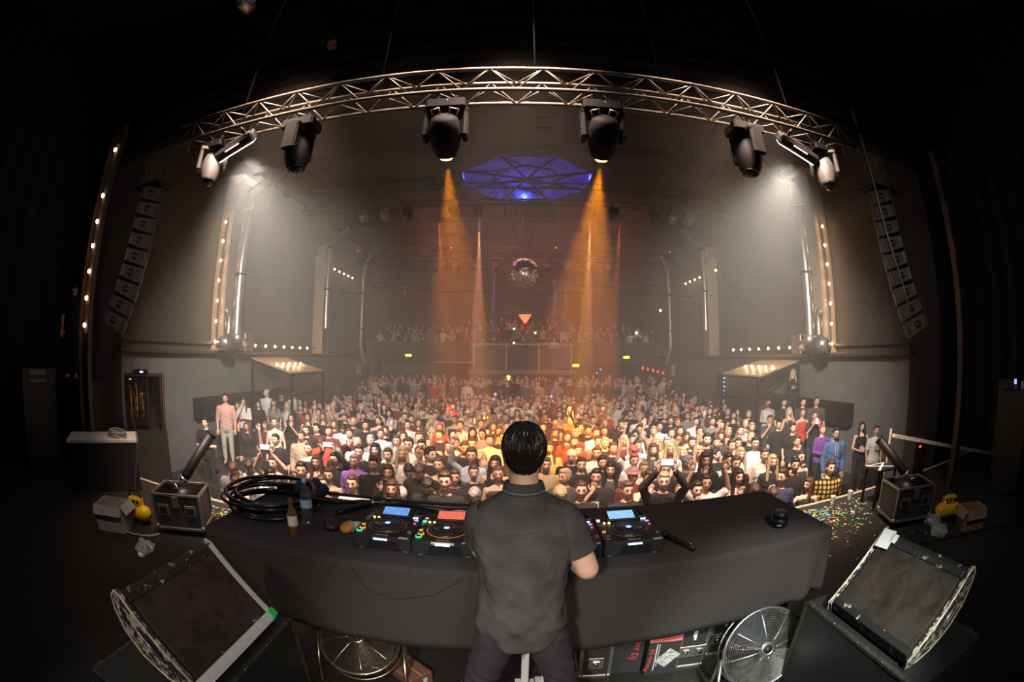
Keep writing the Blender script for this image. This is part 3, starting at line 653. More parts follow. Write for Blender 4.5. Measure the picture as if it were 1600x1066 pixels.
def sub(label, loc, dims, rz=0):
    t = thing('subwoofer', label, 'subwoofer', loc, rz); X, Y, Z = dims
    m = MB(); m.box((0, 0, Z / 2), dims, bev=.012); m.build('cabinet', SUBM, t)
    for ex in (-1, 1):
        for ey in (-1, 1):
            m = MB(); m.box((ex * (X / 2 - .01), ey * (Y / 2 - .01), Z / 2), (.03, .03, Z - .02), bev=.004); m.build('corner_strip', mat('worn_corner', (.07, .065, .055), .4, .4, noise=.5, scale=30), t)
    for ex in (-1, 1):
        m = MB(); m.box((ex * (X / 2 - .01), 0, Z - .008), (.028, Y - .03, .024), bev=.004); k = m.build('edge_rail', MATS['worn_corner'], t)
        for j in range(5): m = MB(); m.ell((ex * (X / 2 + .002), -Y / 2 + .08 + j * (Y - .16) / 4, Z + .003), (.006, .006, .003), 0, 8, 5); m.build('screw', ALU, k)
    m = MB(); m.box((0, -Y / 2 - .002, Z * .55), (X * .3, .006, .09), bev=.002); m.build('handle_recess', BLACK, t)
    return t
sub('black scuffed subwoofer cabinet under the taped monitor', (-1.44, 1.17, 0), (.62, 1.06, .70))
sub('black scuffed subwoofer cabinet under the monitor with white paper', (1.9, 1.15, 0), (.60, 1.05, .70))
wedge(-1, 'scuffed black stage monitor edged with white tape, on the left subwoofer', (-1.2, 1.24, .715), 0, True)
tw, c, rot, d, nrm = wedge(1, 'scuffed black stage monitor with a white paper, on the right subwoofer', (1.66, 1.15, .715), 0, False)
m = MB(); cc = Vector((1.66, 1.15, .715)) + c + d * .2 + Vector((0, .29, 0)) + nrm * .022
m.box(cc, (.11, .1, .002), rot=rot @ Matrix.Rotation(.1, 3, 'Z')); m.box(cc + d * .02 - Vector((0, .055, 0)), (.05, .05, .002), rot=rot); m.build('paper_sheet', mat('white_paper', (.82, .82, .78), .8), label='white sheet of paper on the top corner of the right monitor', cat='paper')

# ---------------------------------------------------------------- fans
def fan(label, loc, rot, rad, bright):
    t = thing('floor_fan', label, 'fan', loc, rot=None)
    MT = mat('fan_chrome_' + bright, (.86, .83, .78) if bright == 'bright' else (.62, .5, .36), .22, .95)
    hd = link('fan_head', None, t); hd.rotation_euler = rot; hd.location = (0, 0, 0)
    m = MB(); m.tube([(rad * math.cos(R(a)), rad * math.sin(R(a)), .0) for a in range(0, 360, 9)], .011, 8, closed=True); m.tube([(rad * math.cos(R(a)), rad * math.sin(R(a)), -.1) for a in range(0, 360, 9)], .008, 8, closed=True); m.build('rim', MT, hd)
    m = MB()
    for k in range(21):
        r = .055 + (rad - .06) * k / 20; z = .055 * (1 - ((r) / rad) ** 2.2)
        m.tube([(r * math.cos(R(a)), r * math.sin(R(a)), z) for a in range(0, 360, 10)], .003, 5, closed=True)
    m.build('wire_grille', MT, hd)
    for k in range(8):
        a = R(45 * k + 10); m = MB(); m.tube([(r * math.cos(a), r * math.sin(a), .003 + .055 * (1 - (r / rad) ** 2.2)) for r in np.linspace(.04, rad, 7)], .0045, 6); m.build('spoke', MT, hd)
    m = MB(); m.lathe([(.055, .05), (.052, .062), (.03, .066), (.026, .06)], n=26); h = m.build('hub', MT, hd); m = MB(); m.lathe([(.027, .06), (.025, .07)], n=18); m.build('hub_cap', BLACK, h)
    m = MB(); m.lathe([(.07, -.2), (.075, -.19), (.075, -.09), (.05, -.07)], n=20); m.build('motor', BLACKM, hd)
    for k in range(3):
        m = MB(); V = []; F = []
        for i in range(9):
            for j in range(6):
                r = .06 + (rad - .09) * i / 8; a = R(120 * k) + (j / 5 - .5) * (1.5 - .3 * i / 8) ; V.append((r * math.cos(a), r * math.sin(a), -.045 + .06 * (j / 5 - .5)))
        for i in range(8):
            for j in range(5): F.append((i * 6 + j, i * 6 + j + 1, (i + 1) * 6 + j + 1, (i + 1) * 6 + j))
        m.add(V, F, 0, True); o = m.build('fan_blade', mat('fan_blade_metal', (.05, .05, .05), .5, .3), hd); o.modifiers.new('s', 'SOLIDIFY').thickness = .003
    m = MB(); zf = -loc[2] + .014
    for s_ in (-1, 1):
        m.tube([(s_ * (rad + .03), 0, 0), (s_ * (rad + .035), .02, zf * .5), (s_ * (rad + .03), .05, zf), (s_ * (rad * .5), .1, zf)], .012, 8)
        m.tube([(s_ * (rad + .03), 0, 0), (s_ * (rad + .035), -.08, zf * .7), (s_ * rad, -.16, zf)], .012, 8)
    m.tube([(-(rad * .5), .1, zf), ((rad * .5), .1, zf)], .012, 8); m.tube([(-rad, -.16, zf), (rad, -.16, zf)], .012, 8); m.build('stand', MT, t)
    return t
f2 = fan('large bright chrome floor fan standing upright in front of the flight cases', (1.47, 1.78, .32), (R(62), 0, R(-8)), .27, 'bright')
f1 = fan('chrome floor fan tipped back under the left half of the table', (-.92, 2.06, .34), (R(28), 0, R(6)), .25, 'dim')

# ---------------------------------------------------------------- things under the table
def flightcase(label, loc, dims, rz=0, latches=1, name='flight_case', tape=False):
    t = thing(name, label, 'flight case', loc, rz); X, Y, Z = dims
    m = MB(); m.box((0, 0, Z / 2), (X - .01, Y - .01, Z - .01)); m.build('panel', CASE, t)
    for ax in range(3):
        for a in (-1, 1):
            for b_ in (-1, 1):
                m = MB()
                if ax == 2: m.box((a * (X / 2 - .008), b_ * (Y / 2 - .008), Z / 2), (.026, .026, Z - .03), bev=.003)
                if ax == 0: m.box((0, a * (Y / 2 - .008), Z / 2 + b_ * (Z / 2 - .008)), (X - .03, .026, .026), bev=.003)
                if ax == 1: m.box((a * (X / 2 - .008), 0, Z / 2 + b_ * (Z / 2 - .008)), (.026, Y - .03, .026), bev=.003)
                m.build('edge_rail', ALUD, t)
    for a in (-1, 1):
        for b_ in (-1, 1):
            for c_ in (0, 1): m = MB(); m.ell((a * (X / 2 - .008), b_ * (Y / 2 - .008), c_ * Z + (.012 if not c_ else -.012)), (.022, .022, .022), 0, 10, 8); m.build('corner_ball', ALU, t)
    for k in range(latches):
        x = (k - (latches - 1) / 2) * X * .45
        m = MB(); m.box((x, -Y / 2 - .004, Z * .28), (.1, .008, .1), bev=.003); l_ = m.build('latch', ALUD, t); m = MB(); m.box((x, -Y / 2 - .014, Z * .28), (.045, .014, .05), bev=.003); m.cyl((x, -Y / 2 - .02, Z * .28), (x, -Y / 2 - .026, Z * .28), .014, 10); m.build('latch_twist', CHROME, l_)
    if tape:
        m = MB(); m.box((.0, -Y / 2 - .006, Z * .62), (.018, .003, .16)); m.box((-.012, -Y / 2 - .006, Z * .6), (.012, .003, .08)); m.build('white_label', WHITE_TAPE, t)
    return t
flightcase('narrow black flight case standing under the table just right of the performer', (.52, 2.42, 0), (.2, .5, .48), -.04)
flightcase('black flight case with white label under the table beside the mixer carton', (1.17, 2.38, 0), (.2, .5, .54), -.12, 2, tape=True)
flightcase('second labelled black flight case, between its twin and the bright fan', (1.43, 2.45, 0), (.2, .5, .54), -.12, 2, tape=True)
PINK = mat('salmon_print', (.85, .25, .22), .6); REDP = mat('red_print', (.85, .06, .05), .5); INK = mat('carton_black', (.035, .035, .036), .6)
t = thing('player_carton', 'black cardboard carton with red lettering standing under the table', 'carton', (.735, 2.4, 0), -.1)
m = MB(); m.box((0, 0, .25), (.2, .45, .5), bev=.004); m.build('box', INK, t)
text('Pioneer DJ', .065, REDP, t, (.06, -.2265, .27), (R(90), R(100), 0))
t = thing('mixer_carton', 'open-faced carton with salmon top band and white mixer picture under the table', 'carton', (.95, 2.33, 0), -.1)
m = MB(); m.box((0, 0, .25), (.21, .45, .5), bev=.004); m.box((0, -.2255, .375), (.208, .002, .14), 1); m.build('box', [INK, PINK], t)
text('DJM-900NXS2', .03, REDP, t, (.0, -.228, .335), (R(90), R(180), 0)); text('Pioneer DJ', .045, REDP, t, (-.085, -.228, .15), (R(90), R(-82), 0))
m = MB(); m.box((.03, -.228, .16), (.1, .002, .14), rot=Matrix.Rotation(R(40), 4, 'Y')); p = m.build('printed_mixer', mat('printed_mixer', (.5, .5, .47), .7, noise=.6, scale=60), t)
m = MB(); m.box((-.05, -.228, .17), (.006, .002, .24)); m.box((-.035, -.228, .19), (.004, .002, .2)); m.build('white_stripe', mat('white_print', (.8, .8, .78)), t)
t = thing('brown_carton', 'long flat brown carton with an orange stripe on the floor beside the left fan', 'carton', (-.68, 2.16, 0), R(62))
m = MB(); m.box((0, 0, .05), (.16, .34, .1), bev=.003, rot=None); m.build('box', mat('red_brown_card', (.2, .09, .06), .7), t)
m = MB(); m.box((-.081, 0, .085), (.002, .34, .01), 0); m.box((-.0, 0, .1006), (.008, .34, .002)); m.build('orange_stripe', mat('orange_print', (.8, .3, .05)), t)
m = MB(); m.box((.02, -.171, .05), (.03, .002, .04)); m.build('white_tag', WHITE_TAPE, t)
bpy.data.objects[t.name].rotation_euler = (0, 0, R(50))
m = MB(); m.cyl((-.33, 2.12, .004), (-.31, 2.135, .004), .004, 8); m.build('cigarette_end', mat('orange_paper', (.8, .4, .15)), label='orange-tipped cigarette end on the floor under the table', cat='cigarette end')
m = MB(); m.cyl((1.62, 2.25, 0), (1.66, 2.2, .9), .02, 10); m.build('black_pole', BLACKM, label='thin black pole leaning under the right end of the table', cat='pole')

# ---------------------------------------------------------------- sides of the stage
def cannon(sx, loc, rz, tubetgt, label, clabel):
    # flight case base, open, on castors
    t = thing('open_flight_case', clabel, 'flight case', loc, rz); X, Y, Z = .62, .52, .4
    m = MB(); h = .09
    for s_ in (-1, 1): m.box((s_ * (X / 2 - .008), 0, h + Z / 2), (.012, Y, Z)); m.box((0, s_ * (Y / 2 - .008), h + Z / 2), (X, .012, Z))
    m.box((0, 0, h + .01), (X, Y, .02)); m.build('panel', CASE, t)
    for a in (-1, 1):
        for b_ in (-1, 1):
            m = MB(); m.box((a * (X / 2), b_ * (Y / 2), h + Z / 2), (.03, .03, Z), bev=.003); m.build('edge_rail', ALUD, t)
            m = MB(); m.lathe([(.035, -.012), (.035, .012)], (a * (X / 2 - .08), b_ * (Y / 2 - .08), .045), 16, M=Matrix.Rotation(R(90), 3, 'Y')); m.build('castor', RUBBER, t)
            m = MB(); m.ell((a * X / 2, b_ * Y / 2, h + .02), (.03, .03, .03), 0, 10, 8); m.build('corner_ball', ALU, t)
        for zz in (h, h + Z):
            m = MB(); m.box((0, a * Y / 2, zz), (X, .03, .03), bev=.003); m.build('edge_rail', ALUD, t)
            m = MB(); m.box((a * X / 2, 0, zz), (.03, Y, .03), bev=.003); m.build('edge_rail', ALUD, t)
        m = MB(); m.box((a * .18, -Y / 2 - .006, h + Z * .55), (.15, .01, .13), bev=.003); hh = m.build('handle_plate', ALUD, t); m = MB(); m.box((a * .18, -Y / 2 - .013, h + Z * .55), (.1, .012, .08), bev=.003); m.build('handle_grip', BLACK, hh)
    m = MB(); m.box((0, -Y / 2 - .01, h + Z * .8), (.09, .02, .13), bev=.004); m.build('latch', ALU, t)
    c = thing('confetti_cannon', label, 'cannon', (loc[0], loc[1], h + .03), 0)
    m = MB(); m.cyl((-.22, 0, .22), (.22, 0, .22), .2, 24); m.build('tank', BLACKM, c)
    m = MB(); m.cyl((0, 0, .05), (0, 0, .1), .16, 16); m.build('mount', BLACK, c)
    a = Vector((0.0, 0, .4)); b_ = Vector(tubetgt) - c.location; d = (b_ - a).normalized(); L = (b_ - a).length
    m = MB(); m.cyl(a, a + d * .14, .04, 14); m.tube([a + d * .1, a + d * .13], .06, 14); m.build('valve', ALU, c)
    m = MB(); m.tube([a + d * .14, a + d * .18, b_], [.055, .062, .062], 20); m.build('barrel', BLACK, c); 
    m = MB(); m.cyl(b_, b_ + d * .012, .066, 20); m.build('muzzle', BLACKM, c)
    m = MB(); m.tube([a + Vector((.1, -.1, -.05)), a + Vector((.05, -.12, .06)), a + Vector((-.12, -.1, .05))], .01, 8); m.build('hose', ALU, c)
cannon(-1, (-3.78, 3.62, 0), R(26), (-3.42, 3.95, 1.12), 'black confetti cannon pointing up toward the crowd from the left case', 'open black flight case on castors holding the left cannon')
cannon(1, (4.78, 3.36, 0), R(-22), (4.4, 3.75, 1.02), 'black confetti cannon pointing up toward the crowd from the right case', 'open black flight case on castors holding the right cannon')
def compressor(label, loc, rz):
    t = thing('compressor', label, 'compressor', loc, rz)
    m = MB(); m.capsule((-.12, 0, .14), (.12, 0, .14), .1, .1, 18); m.build('tank', YELLOW, t)
    m = MB(); m.box((0, 0, .28), (.22, .1, .1), bev=.015); m.build('control_panel', YELLOW, t)
    for x in (-.07, 0, .07): m = MB(); m.lathe([(.02, 0), (.02, .012)], (x, -.055, .285), 12, M=Matrix.Rotation(R(90), 3, 'X')); m.build('gauge', BLACKM, t)
    m = MB(); m.ell((-.1, -.056, .26), (.008, .008, .008), 0, 8, 6); m.build('red_lamp', LRED, t)
    m = MB(); m.tube([(-.1, 0, .33), (-.09, 0, .4), (.09, 0, .4), (.1, 0, .33)], .014, 8); m.build('carry_handle', BLACK, t)
    for x in (-.1, .1): m = MB(); m.box((x, 0, .02), (.03, .16, .04), bev=.005); m.build('foot', BLACK, t)
compressor('yellow air compressor beside the left cannon case', (-4.42, 3.32, 0), .2)
compressor('yellow air compressor beside the right cannon case', (5.25, 2.85, 0), -.5)
def openbox(label, loc, dims, rz, m_, fl):
    t = thing('cardboard_box', label, 'box', loc, rz); X, Y, Z = dims; m = MB()
    for s_ in (-1, 1): m.box((s_ * X / 2, 0, Z / 2), (.006, Y, Z)); m.box((0, s_ * Y / 2, Z / 2), (X, .006, Z))
    m.box((0, 0, .004), (X, Y, .008)); m.build('box_body', m_, t)
    for i, (cx, cyy, dx, dy, ang, ax) in enumerate(((X / 2, 0, .12, Y, 50, 'Y'), (-X / 2, 0, .12, Y, -60, 'Y'), (0, Y / 2, X, .12, -35, 'X'), (0, -Y / 2, X, .12, fl, 'X'))):
        m = MB(); off = Vector((math.copysign(.06, cx) if cx else 0, math.copysign(.06, cyy) if cyy else 0, 0)); M = Matrix.Rotation(R(ang), 3, ax)
        m.box(Vector((cx, cyy, Z)) + M @ off, (dx, dy, .005), rot=M); m.build('flap', m_, t)
    return t
t = openbox('grey cardboard box with open flaps on the floor left of the yellow compressor', (-4.55, 2.98, 0), (.42, .34, .32), .45, CARD, 60)
text('TWO SHOTS', .035, BLACK, t, (.06, -.175, .2), (R(90), 0, 0))
openbox('brown open cardboard box right of the right-hand compressor', (5.32, 2.42, 0), (.36, .3, .26), -.5, CARDB, 70)
def bag(label, loc, s):
    m = MB(); m.ell((0, 0, .05), (.14 * s, .1 * s, .055), 0, 22, 12); V = m.v[0]; V += .03 * np.sin(V[:, [1, 2, 0]] * 37 + loc[0] * 9) + .014 * np.sin(V[:, [2, 0, 1]] * 90); V[:, 2] = np.maximum(V[:, 2], .003)
    o = m.build('plastic_bag', PLAST, label=label, cat='bag', loc=loc)
    for p in o.data.polygons: p.use_smooth = False
bag('crumpled clear plastic bag on the floor in front of the left cannon case', (-3.7, 2.75, 0), 1)
bag('second crumpled clear plastic bag, just behind the taped monitor', (-2.85, 2.55, 0), 1.1)
bag('crumpled clear plastic bag on the floor beside the right compressor', (4.75, 2.62, 0), 1)
bag('clear plastic bag leaning between the right case and compressor', (4.98, 2.9, 0), 1)
# cables on the floor
CBL = [([(-4.5, 3.1, .02), (-4.3, 2.95, .02), (-4.0, 3.05, .02), (-3.9, 3.2, .02)], .012, 'pale hose curling from the left compressor to the cannon case', 'pale_hose'),
    ([(2.05, 1.9, .02), (2.4, 2.1, .02), (2.9, 2.5, .02), (3.6, 2.75, .02), (4.4, 2.6, .02), (5.4, 2.1, .02), (6.2, 1.7, .02)], .012, 'long black cable snaking over the floor past the right monitor', 'cable'),
    ([(2.0, 2.3, .02), (2.5, 2.35, .02), (3.0, 2.3, .02), (3.3, 2.6, .02)], .01, 'short black cable on the floor beside the right end of the table', 'cable'),
    ([(-4.42, 3.3, .3), (-4.7, 3.6, .45), (-5.3, 4.2, .75), (-5.75, 4.5, 1.03)], .01, 'grey cable hanging from the desk down to the left compressor', 'cable')]
def smooth(P, n=8):
    P = [Vector(p) for p in P]; out = []
    for i in range(len(P) - 1):
        a, b_, c_, d_ = P[max(i - 1, 0)], P[i], P[i + 1], P[min(i + 2, len(P) - 1)]
        for k in range(n):
            t = k / n; out.append(.5 * ((2 * b_) + (c_ - a) * t + (2 * a - 5 * b_ + 4 * c_ - d_) * t * t + (3 * b_ - a - 3 * c_ + d_) * t ** 3))
    return out + [P[-1]]
for p, r, lb, nm in CBL:
    m = MB(); m.tube(smooth(p), r, 6); m.build(nm, mat('pale_rubber', (.4, .38, .33), .6) if nm == 'pale_hose' else RUBBER, label=lb, cat='hose' if nm == 'pale_hose' else 'cable')
# confetti
rnd = np.random.RandomState(4); m = MB(); cols = [(.1, .55, .5), (.75, .5, .08), (.1, .25, .6), (.7, .15, .12), (.1, .5, .15), (.75, .7, .5)]
cm = [mat('confetti_%d' % i, c_, .5) for i, c_ in enumerate(cols)]
for k in range(620):
    if k < 470: x = 3.35 + abs(rnd.normal(0, .75)); y = 4.5 - abs(rnd.normal(0, .42)) - (x - 3.4) * .05
    elif k < 540: x = rnd.uniform(2.6, 5.6); y = rnd.uniform(2.6, 4.5)
    else: x = -3.6 - abs(rnd.normal(0, .5)); y = 4.45 - abs(rnd.normal(0, .3))
    if abs(x - 4.78) < .35 and abs(y - 3.36) < .35: continue
    M = Matrix.Rotation(rnd.uniform(0, 6.28), 3, 'Z') @ Matrix.Rotation(rnd.uniform(-.5, .5), 3, 'X')
    m.box((x, y, .008 + rnd.rand() * .012), (.045, .014, .0012), rnd.randint(6), rot=M)
m.build('confetti', cm, kind='stuff', label='scattered coloured paper confetti on the black stage floor', cat='confetti')
m = MB(); m.cyl((3.05, 3.35, .02), (3.02, 3.6, .035), .022, 12); m.build('white_tube', WHITE_TAPE, label='short white tube lying behind the right end of the table', cat='tube')
for i, (x, y) in enumerate(((4.35, 4.5), (4.75, 4.52))):
    m = MB(); m.lathe([(.032, 0), (.042, .12), (.043, .125), (.039, .12), (.03, .004)], (x, y, 0), 18, cap=False); m.build('plastic_cup', mat('frosted_cup', (.6, .6, .55), .3), label=('clear empty cup on the stage edge by the checked shirt' if i == 0 else 'second clear cup on the stage edge, nearer the cannon'), cat='cup')
# small stand with taped cross (right)
t = thing('low_table', 'small black stand with a white tape cross behind the right cannon', 'stand', (4.95, 4.1, 0), -.1)
m = MB(); m.box((0, 0, .52), (.42, .36, .03), bev=.004); m.build('stand_top', BLACK, t)
for a in (-1, 1):
    for b_ in (-1, 1): m = MB(); m.box((a * .18, b_ * .15, .25), (.03, .03, .51)); m.build('leg', BLACKM, t)
m = MB(); m.box((0, 0, .537), (.5, .04, .003), rot=Matrix.Rotation(.7, 4, 'Z')); m.box((0, 0, .538), (.46, .035, .003), rot=Matrix.Rotation(-.6, 4, 'Z')); m.box((0, .15, .537), (.42, .03, .003)); m.build('tape_cross', WHITE_TAPE, t)
m = MB(); m.tube([(5.35, 4.35, 0), (5.4, 4.35, .98)], .02, 8); m.build('pale_post', mat('pale_wood', (.5, .42, .28), .7), label='pale upright wooden post under the end of the worn white rail', cat='post')
m = MB(); m.box((7.35, 3.65, .47), (4.2, .06, .05), rot=Matrix.Rotation(R(-18), 4, 'Z') @ Matrix.Rotation(R(11.5), 4, 'Y')); m.build('worn_white_rail', mat('worn_white_paint', (.8, .76, .66), .7, noise=.35, scale=20), label='long worn white handrail sloping into the dark right side', cat='rail')
# left barrier
t = thing('wooden_barrier', 'folding pale wooden barrier by the left wall below the cannon', 'barrier', (-4.75, 5.0, -.35))
for a_, c_ in (((-.5, 0, .0), (.25, .0, .22)), ((.25, 0, .22), (.0, .1, -.35)), ((-.6, .05, -.3), (.1, .1, -.35))): m = MB(); m.tube([a_, c_], .03, 6); m.build('rail', MATS['pale_wood'], t)
m = MB(); m.cyl((0, 0, -.9), (0, 0, -.3), .03, 8); m.build('post', MATS['pale_wood'], t)

# amp rack and desk on the left
t = thing('amplifier_rack', 'tall open black equipment rack full of patch cables by the left wall', 'rack', (-6.62, 5.55, -.0), R(42))
m = MB(); 
for s_ in (-1, 1): m.box((s_ * .38, 0, 1.13), (.03, .6, .98))
m.box((0, 0, .64), (.79, .6, .03)); m.box((0, 0, 1.62), (.79, .6, .03)); m.box((0, .29, 1.13), (.76, .02, .96)); m.box((.1, 0, 1.13), (.02, .58, .96)); m.build('rack_frame', mat('rack_paint', (.03, .022, .02), .5), t)
for k in range(7):
    m = MB(); m.box((-.14, -.1, 1.54 - k * .125), (.44, .35, .1), bev=.004); u = m.build('rack_unit', BLACKM, t)
    m = MB(); m.box((-.14 + .12 * (k % 3 - 1), -.278, 1.55 - k * .125), (.05, .004, .008)); m.build('unit_light', (LY, LDIM, LO, LDIM, LG, LDIM, LDIM)[k], u)
for k in range(9):
    rr = random.Random(k); m = MB(); x = -.3 + .04 * k
    m.tube(smooth([(x, -.29, 1.5 - .06 * (k % 4)), (x + .03, -.36, 1.3 - .03 * k), (x + .1 * rr.random(), -.36, 1.0), (x, -.3, .85)], 5), .006, 5); m.build('patch_cable', (mat('red_lead', (.3, .04, .03)), mat('yellow_lead', (.5, .4, .06)), RUBBER)[k % 3], t)
m = MB(); m.box((.0, -.3, .02), (.9, .5, 1.24)); m.v[0][:, 2] += .0; m.build('lower_cabinet', mat('cabinet_dark', (.03, .025, .022), .6), t)
m = MB(); m.box((-.05, -.15, 1.68), (.3, .2, .08), bev=.006); k = m.build('receiver', BLACKM, t); m = MB(); m.box((-.02, -.252, 1.68), (.07, .004, .03)); m.build('receiver_display', mat('violet_display', (.5, .5, 1), emit=3, ecol=(.5, .45, 1)), k)
for x in (-.25, -.1, .1): m = MB(); m.cyl((x, -.1, 1.63), (x, -.1, 1.82), .006, 6); m.build('antenna', BLACKM, t)
m = MB(); m.box((.42, -.1, .9), (.02, .3, 1.5)); m.build('side_board', mat('red_brown_board', (.12, .05, .035), .6), t)
t = thing('mixing_desk_table', 'pale worktop edge of the monitor desk left of the equipment rack', 'table', (-6.05, 3.98, -.2), R(52))
m = MB(); m.box((0, 0, .95), (1.3, .7, .05), bev=.005); m.build('worktop', mat('pale_laminate', (.55, .54, .5), .6, noise=.15, scale=12), t)
for a in (-1, 1):
    for b_ in (-1, 1): m = MB(); m.box((a * .58, b_ * .3, .46), (.05, .05, .93)); m.build('leg', BLACK, t)
m = MB(); m.box((0, -.33, .5), (1.2, .02, .85)); m.build('modesty_panel', BLACK, t)
m = MB()
pp = []
for k in range(90): a = k * .35; pp.append((-5.8 + .2 * math.cos(a) + .02 * math.sin(k), 4.15 + .13 * math.sin(a), .79 + .0009 * k + .012 * math.sin(k * .9)))
m.tube(pp, .011, 6); m.build('grey_cable_pile', mat('grey_cable', (.3, .3, .29), .5), label='loose pile of grey cable on the pale worktop', cat='cable')
# right-hand dark equipment: small red lit box, blue lamps, cups
m = MB(); m.box((6.35, 4.45, .36), (.4, .3, .72), bev=.01); t = m.build('power_box', BLACK, label='black box with one red lamp against the dark right drape', cat='box'); m = MB(); m.box((6.3, 4.295, .6), (.06, .01, .03)); m.build('red_lamp', LRED, t)
m = MB(); m.box((7.6, 2.6, .75), (1.2, .6, 1.5), bev=.02); m.build('black_cabinet', BLACK, label='big black cabinet in the dark right wing carrying two cups', cat='cabinet')
for i, x in enumerate((7.15, 7.4)):
    m = MB(); m.lathe([(.03, 0), (.04, .11), (.036, .11), (.028, .005)], (x, 2.5, 1.5), 14, cap=False); m.build('plastic_cup', MATS['frosted_cup'], label='%s plastic cup on the black cabinet in the right wing' % ('larger' if i == 0 else 'smaller'), cat='cup')
m = MB(); m.box((8.3, 3.2, .8), (.5, .5, 1.6), bev=.02); t = m.build('dimmer_rack', BLACK, label='black rack with blue lamps at the far right of the dark wing', cat='rack'); m = MB(); m.box((8.04, 3.0, 1.55), (.01, .06, .08)); m.build('blue_lamp', LB, t)
for k in range(4): m = MB(); m.box((8.04, 3.0 + .05 * k, 1.42), (.01, .025, .02)); m.build('teal_lamp', mat('teal_led', (.1, .8, .8), emit=1.5), t)
m = MB(); m.box((-8.3, 3.6, .85), (.7, .9, 1.7), bev=.02); t = m.build('equipment_cabinet', BLACK, label='black cabinet with faint grey vents in the dark left wing', cat='cabinet'); m = MB(); m.box((-7.94, 3.55, 1.62), (.01, .4, .08)); m.box((-7.94, 3.55, 1.48), (.01, .4, .04)); m.build('vent_panel', LDIM, t)
m = MB(); m.box((-8.0, 4.6, .75), (1.6, .7, 1.5), bev=.02); m.build('riser', BLACK, label='high black riser in the left wing under the standing shadowed person', cat='riser')

# ---------------------------------------------------------------- people
SKIN = tint('skin', .55, .06, 12); SHIRT = tint('woven_top', .9, .12, 25, bump=.3); HAIR = tint('hair', .5, .3, 60, bump=.4); TROU = tint('trouser_cloth', .9, .15, 25)
LIP = mat('lips', (.42, .13, .12), .5); EYEW = mat('eye_white', (.7, .66, .62), .3); IRIS = mat('iris', (.02, .014, .01), .25); BROW = mat('brow', (.06, .035, .02), .8)
def g(x, s): return np.exp(-(x / s) ** 2)
def head_part(fine=1, female=False):
    """head centred on the origin, facing -y; returns an MB with 4 material slots"""
    b = MB(); nu, nv = (44, 30) if fine else (12, 9)
    th = np.linspace(-math.pi / 2, math.pi / 2, nv); ph = np.linspace(0, 2 * math.pi, nu, endpoint=False)
    T, P = np.meshgrid(th, ph, indexing='ij'); x = np.cos(T) * np.sin(P); y = -np.cos(T) * np.cos(P); z = np.sin(T)
    X = x * .074; Y = y * .094; Z = z * .118
    lo = np.clip(-z, 0, 1); X *= 1 - .3 * lo ** 1.4; front = np.clip(-y, 0, 1)
    Y = np.where(y > 0, Y * (1 - .25 * lo), Y * (1 - .12 * lo)); Y += .012 * (z > .2) * 0
    if fine:
        fr = front ** 1.5
        nose = g(X, .013) * (np.where(Z > -.028, g(Z + .028, .045), g(Z + .028, .011))) * .024 * fr
        Y -= nose
        for s_ in (-1, 1): Y += g(X - s_ * .031, .017) * g(Z - .014, .013) * .013 * fr
        Y -= g(Z - .034, .01) * g(X, .05) * .004 * fr
        Y -= g(X, .024) * g(Z + .062, .012) * .005 * fr; Y -= g(X, .02) * g(Z + .1, .016) * .008 * fr
        Y += g(X, .02) * g(Z + .081, .007) * .004 * fr
        if not female: X *= 1 + .05 * g(Z + .075, .03)
    V = np.stack([X, Y, Z], -1).reshape(-1, 3)
    F = [(i * nu + k, i * nu + (k + 1) % nu, (i + 1) * nu + (k + 1) % nu, (i + 1) * nu + k) for i in range(nv - 1) for k in range(nu)]
    b.add(V, F, 0, True)
    if fine:
        for s_ in (-1, 1):
            b.ell((s_ * .074, .008, -.005), (.008, .018, .03), 0, 10, 8)
            b.ell((s_ * .031, -.0745, .013), (.0135, .009, .0068), 2, 10, 7); b.ell((s_ * .031, -.0815, .013), (.0056, .0035, .0056), 3, 8, 6)
            b.ell((s_ * .032, -.089, .035), (.021, .006, .0042), 4, 10, 6, M=Matrix.Rotation(-s_ * .15, 3, 'Y'))
            b.ell((s_ * .031, -.079, .0205), (.0155, .007, .003), 4, 10, 5)
        b.ell((0, -.0905, -.0595), (.0225, .006, .0042), 1, 12, 6); b.ell((0, -.089, -.067), (.019, .006, .0042), 1, 12, 6); b.ell((0, -.0935, -.0632), (.02, .004, .0012), 3, 10, 5)
        for s_ in (-1, 1): b.ell((s_ * .006, -.1, -.036), (.004, .004, .003), 3, 6, 5)
    else:
        for s_ in (-1, 1): b.ell((s_ * .03, -.078, .016), (.015, .008, .009), 3, 6, 4)
        b.ell((0, -.083, -.06), (.02, .008, .006), 1, 6, 4)
    return b
def put(dst, src, M, scale=1.):
    A = np.array(M.to_3x3()) * scale; o = np.array(M.translation)
    for v in src.v: dst.v.append(v @ A.T + o)
    dst.f += [tuple(i + dst.n for i in q) for q in src.f]; dst.m += src.m; dst.sm += src.sm; dst.n += src.n
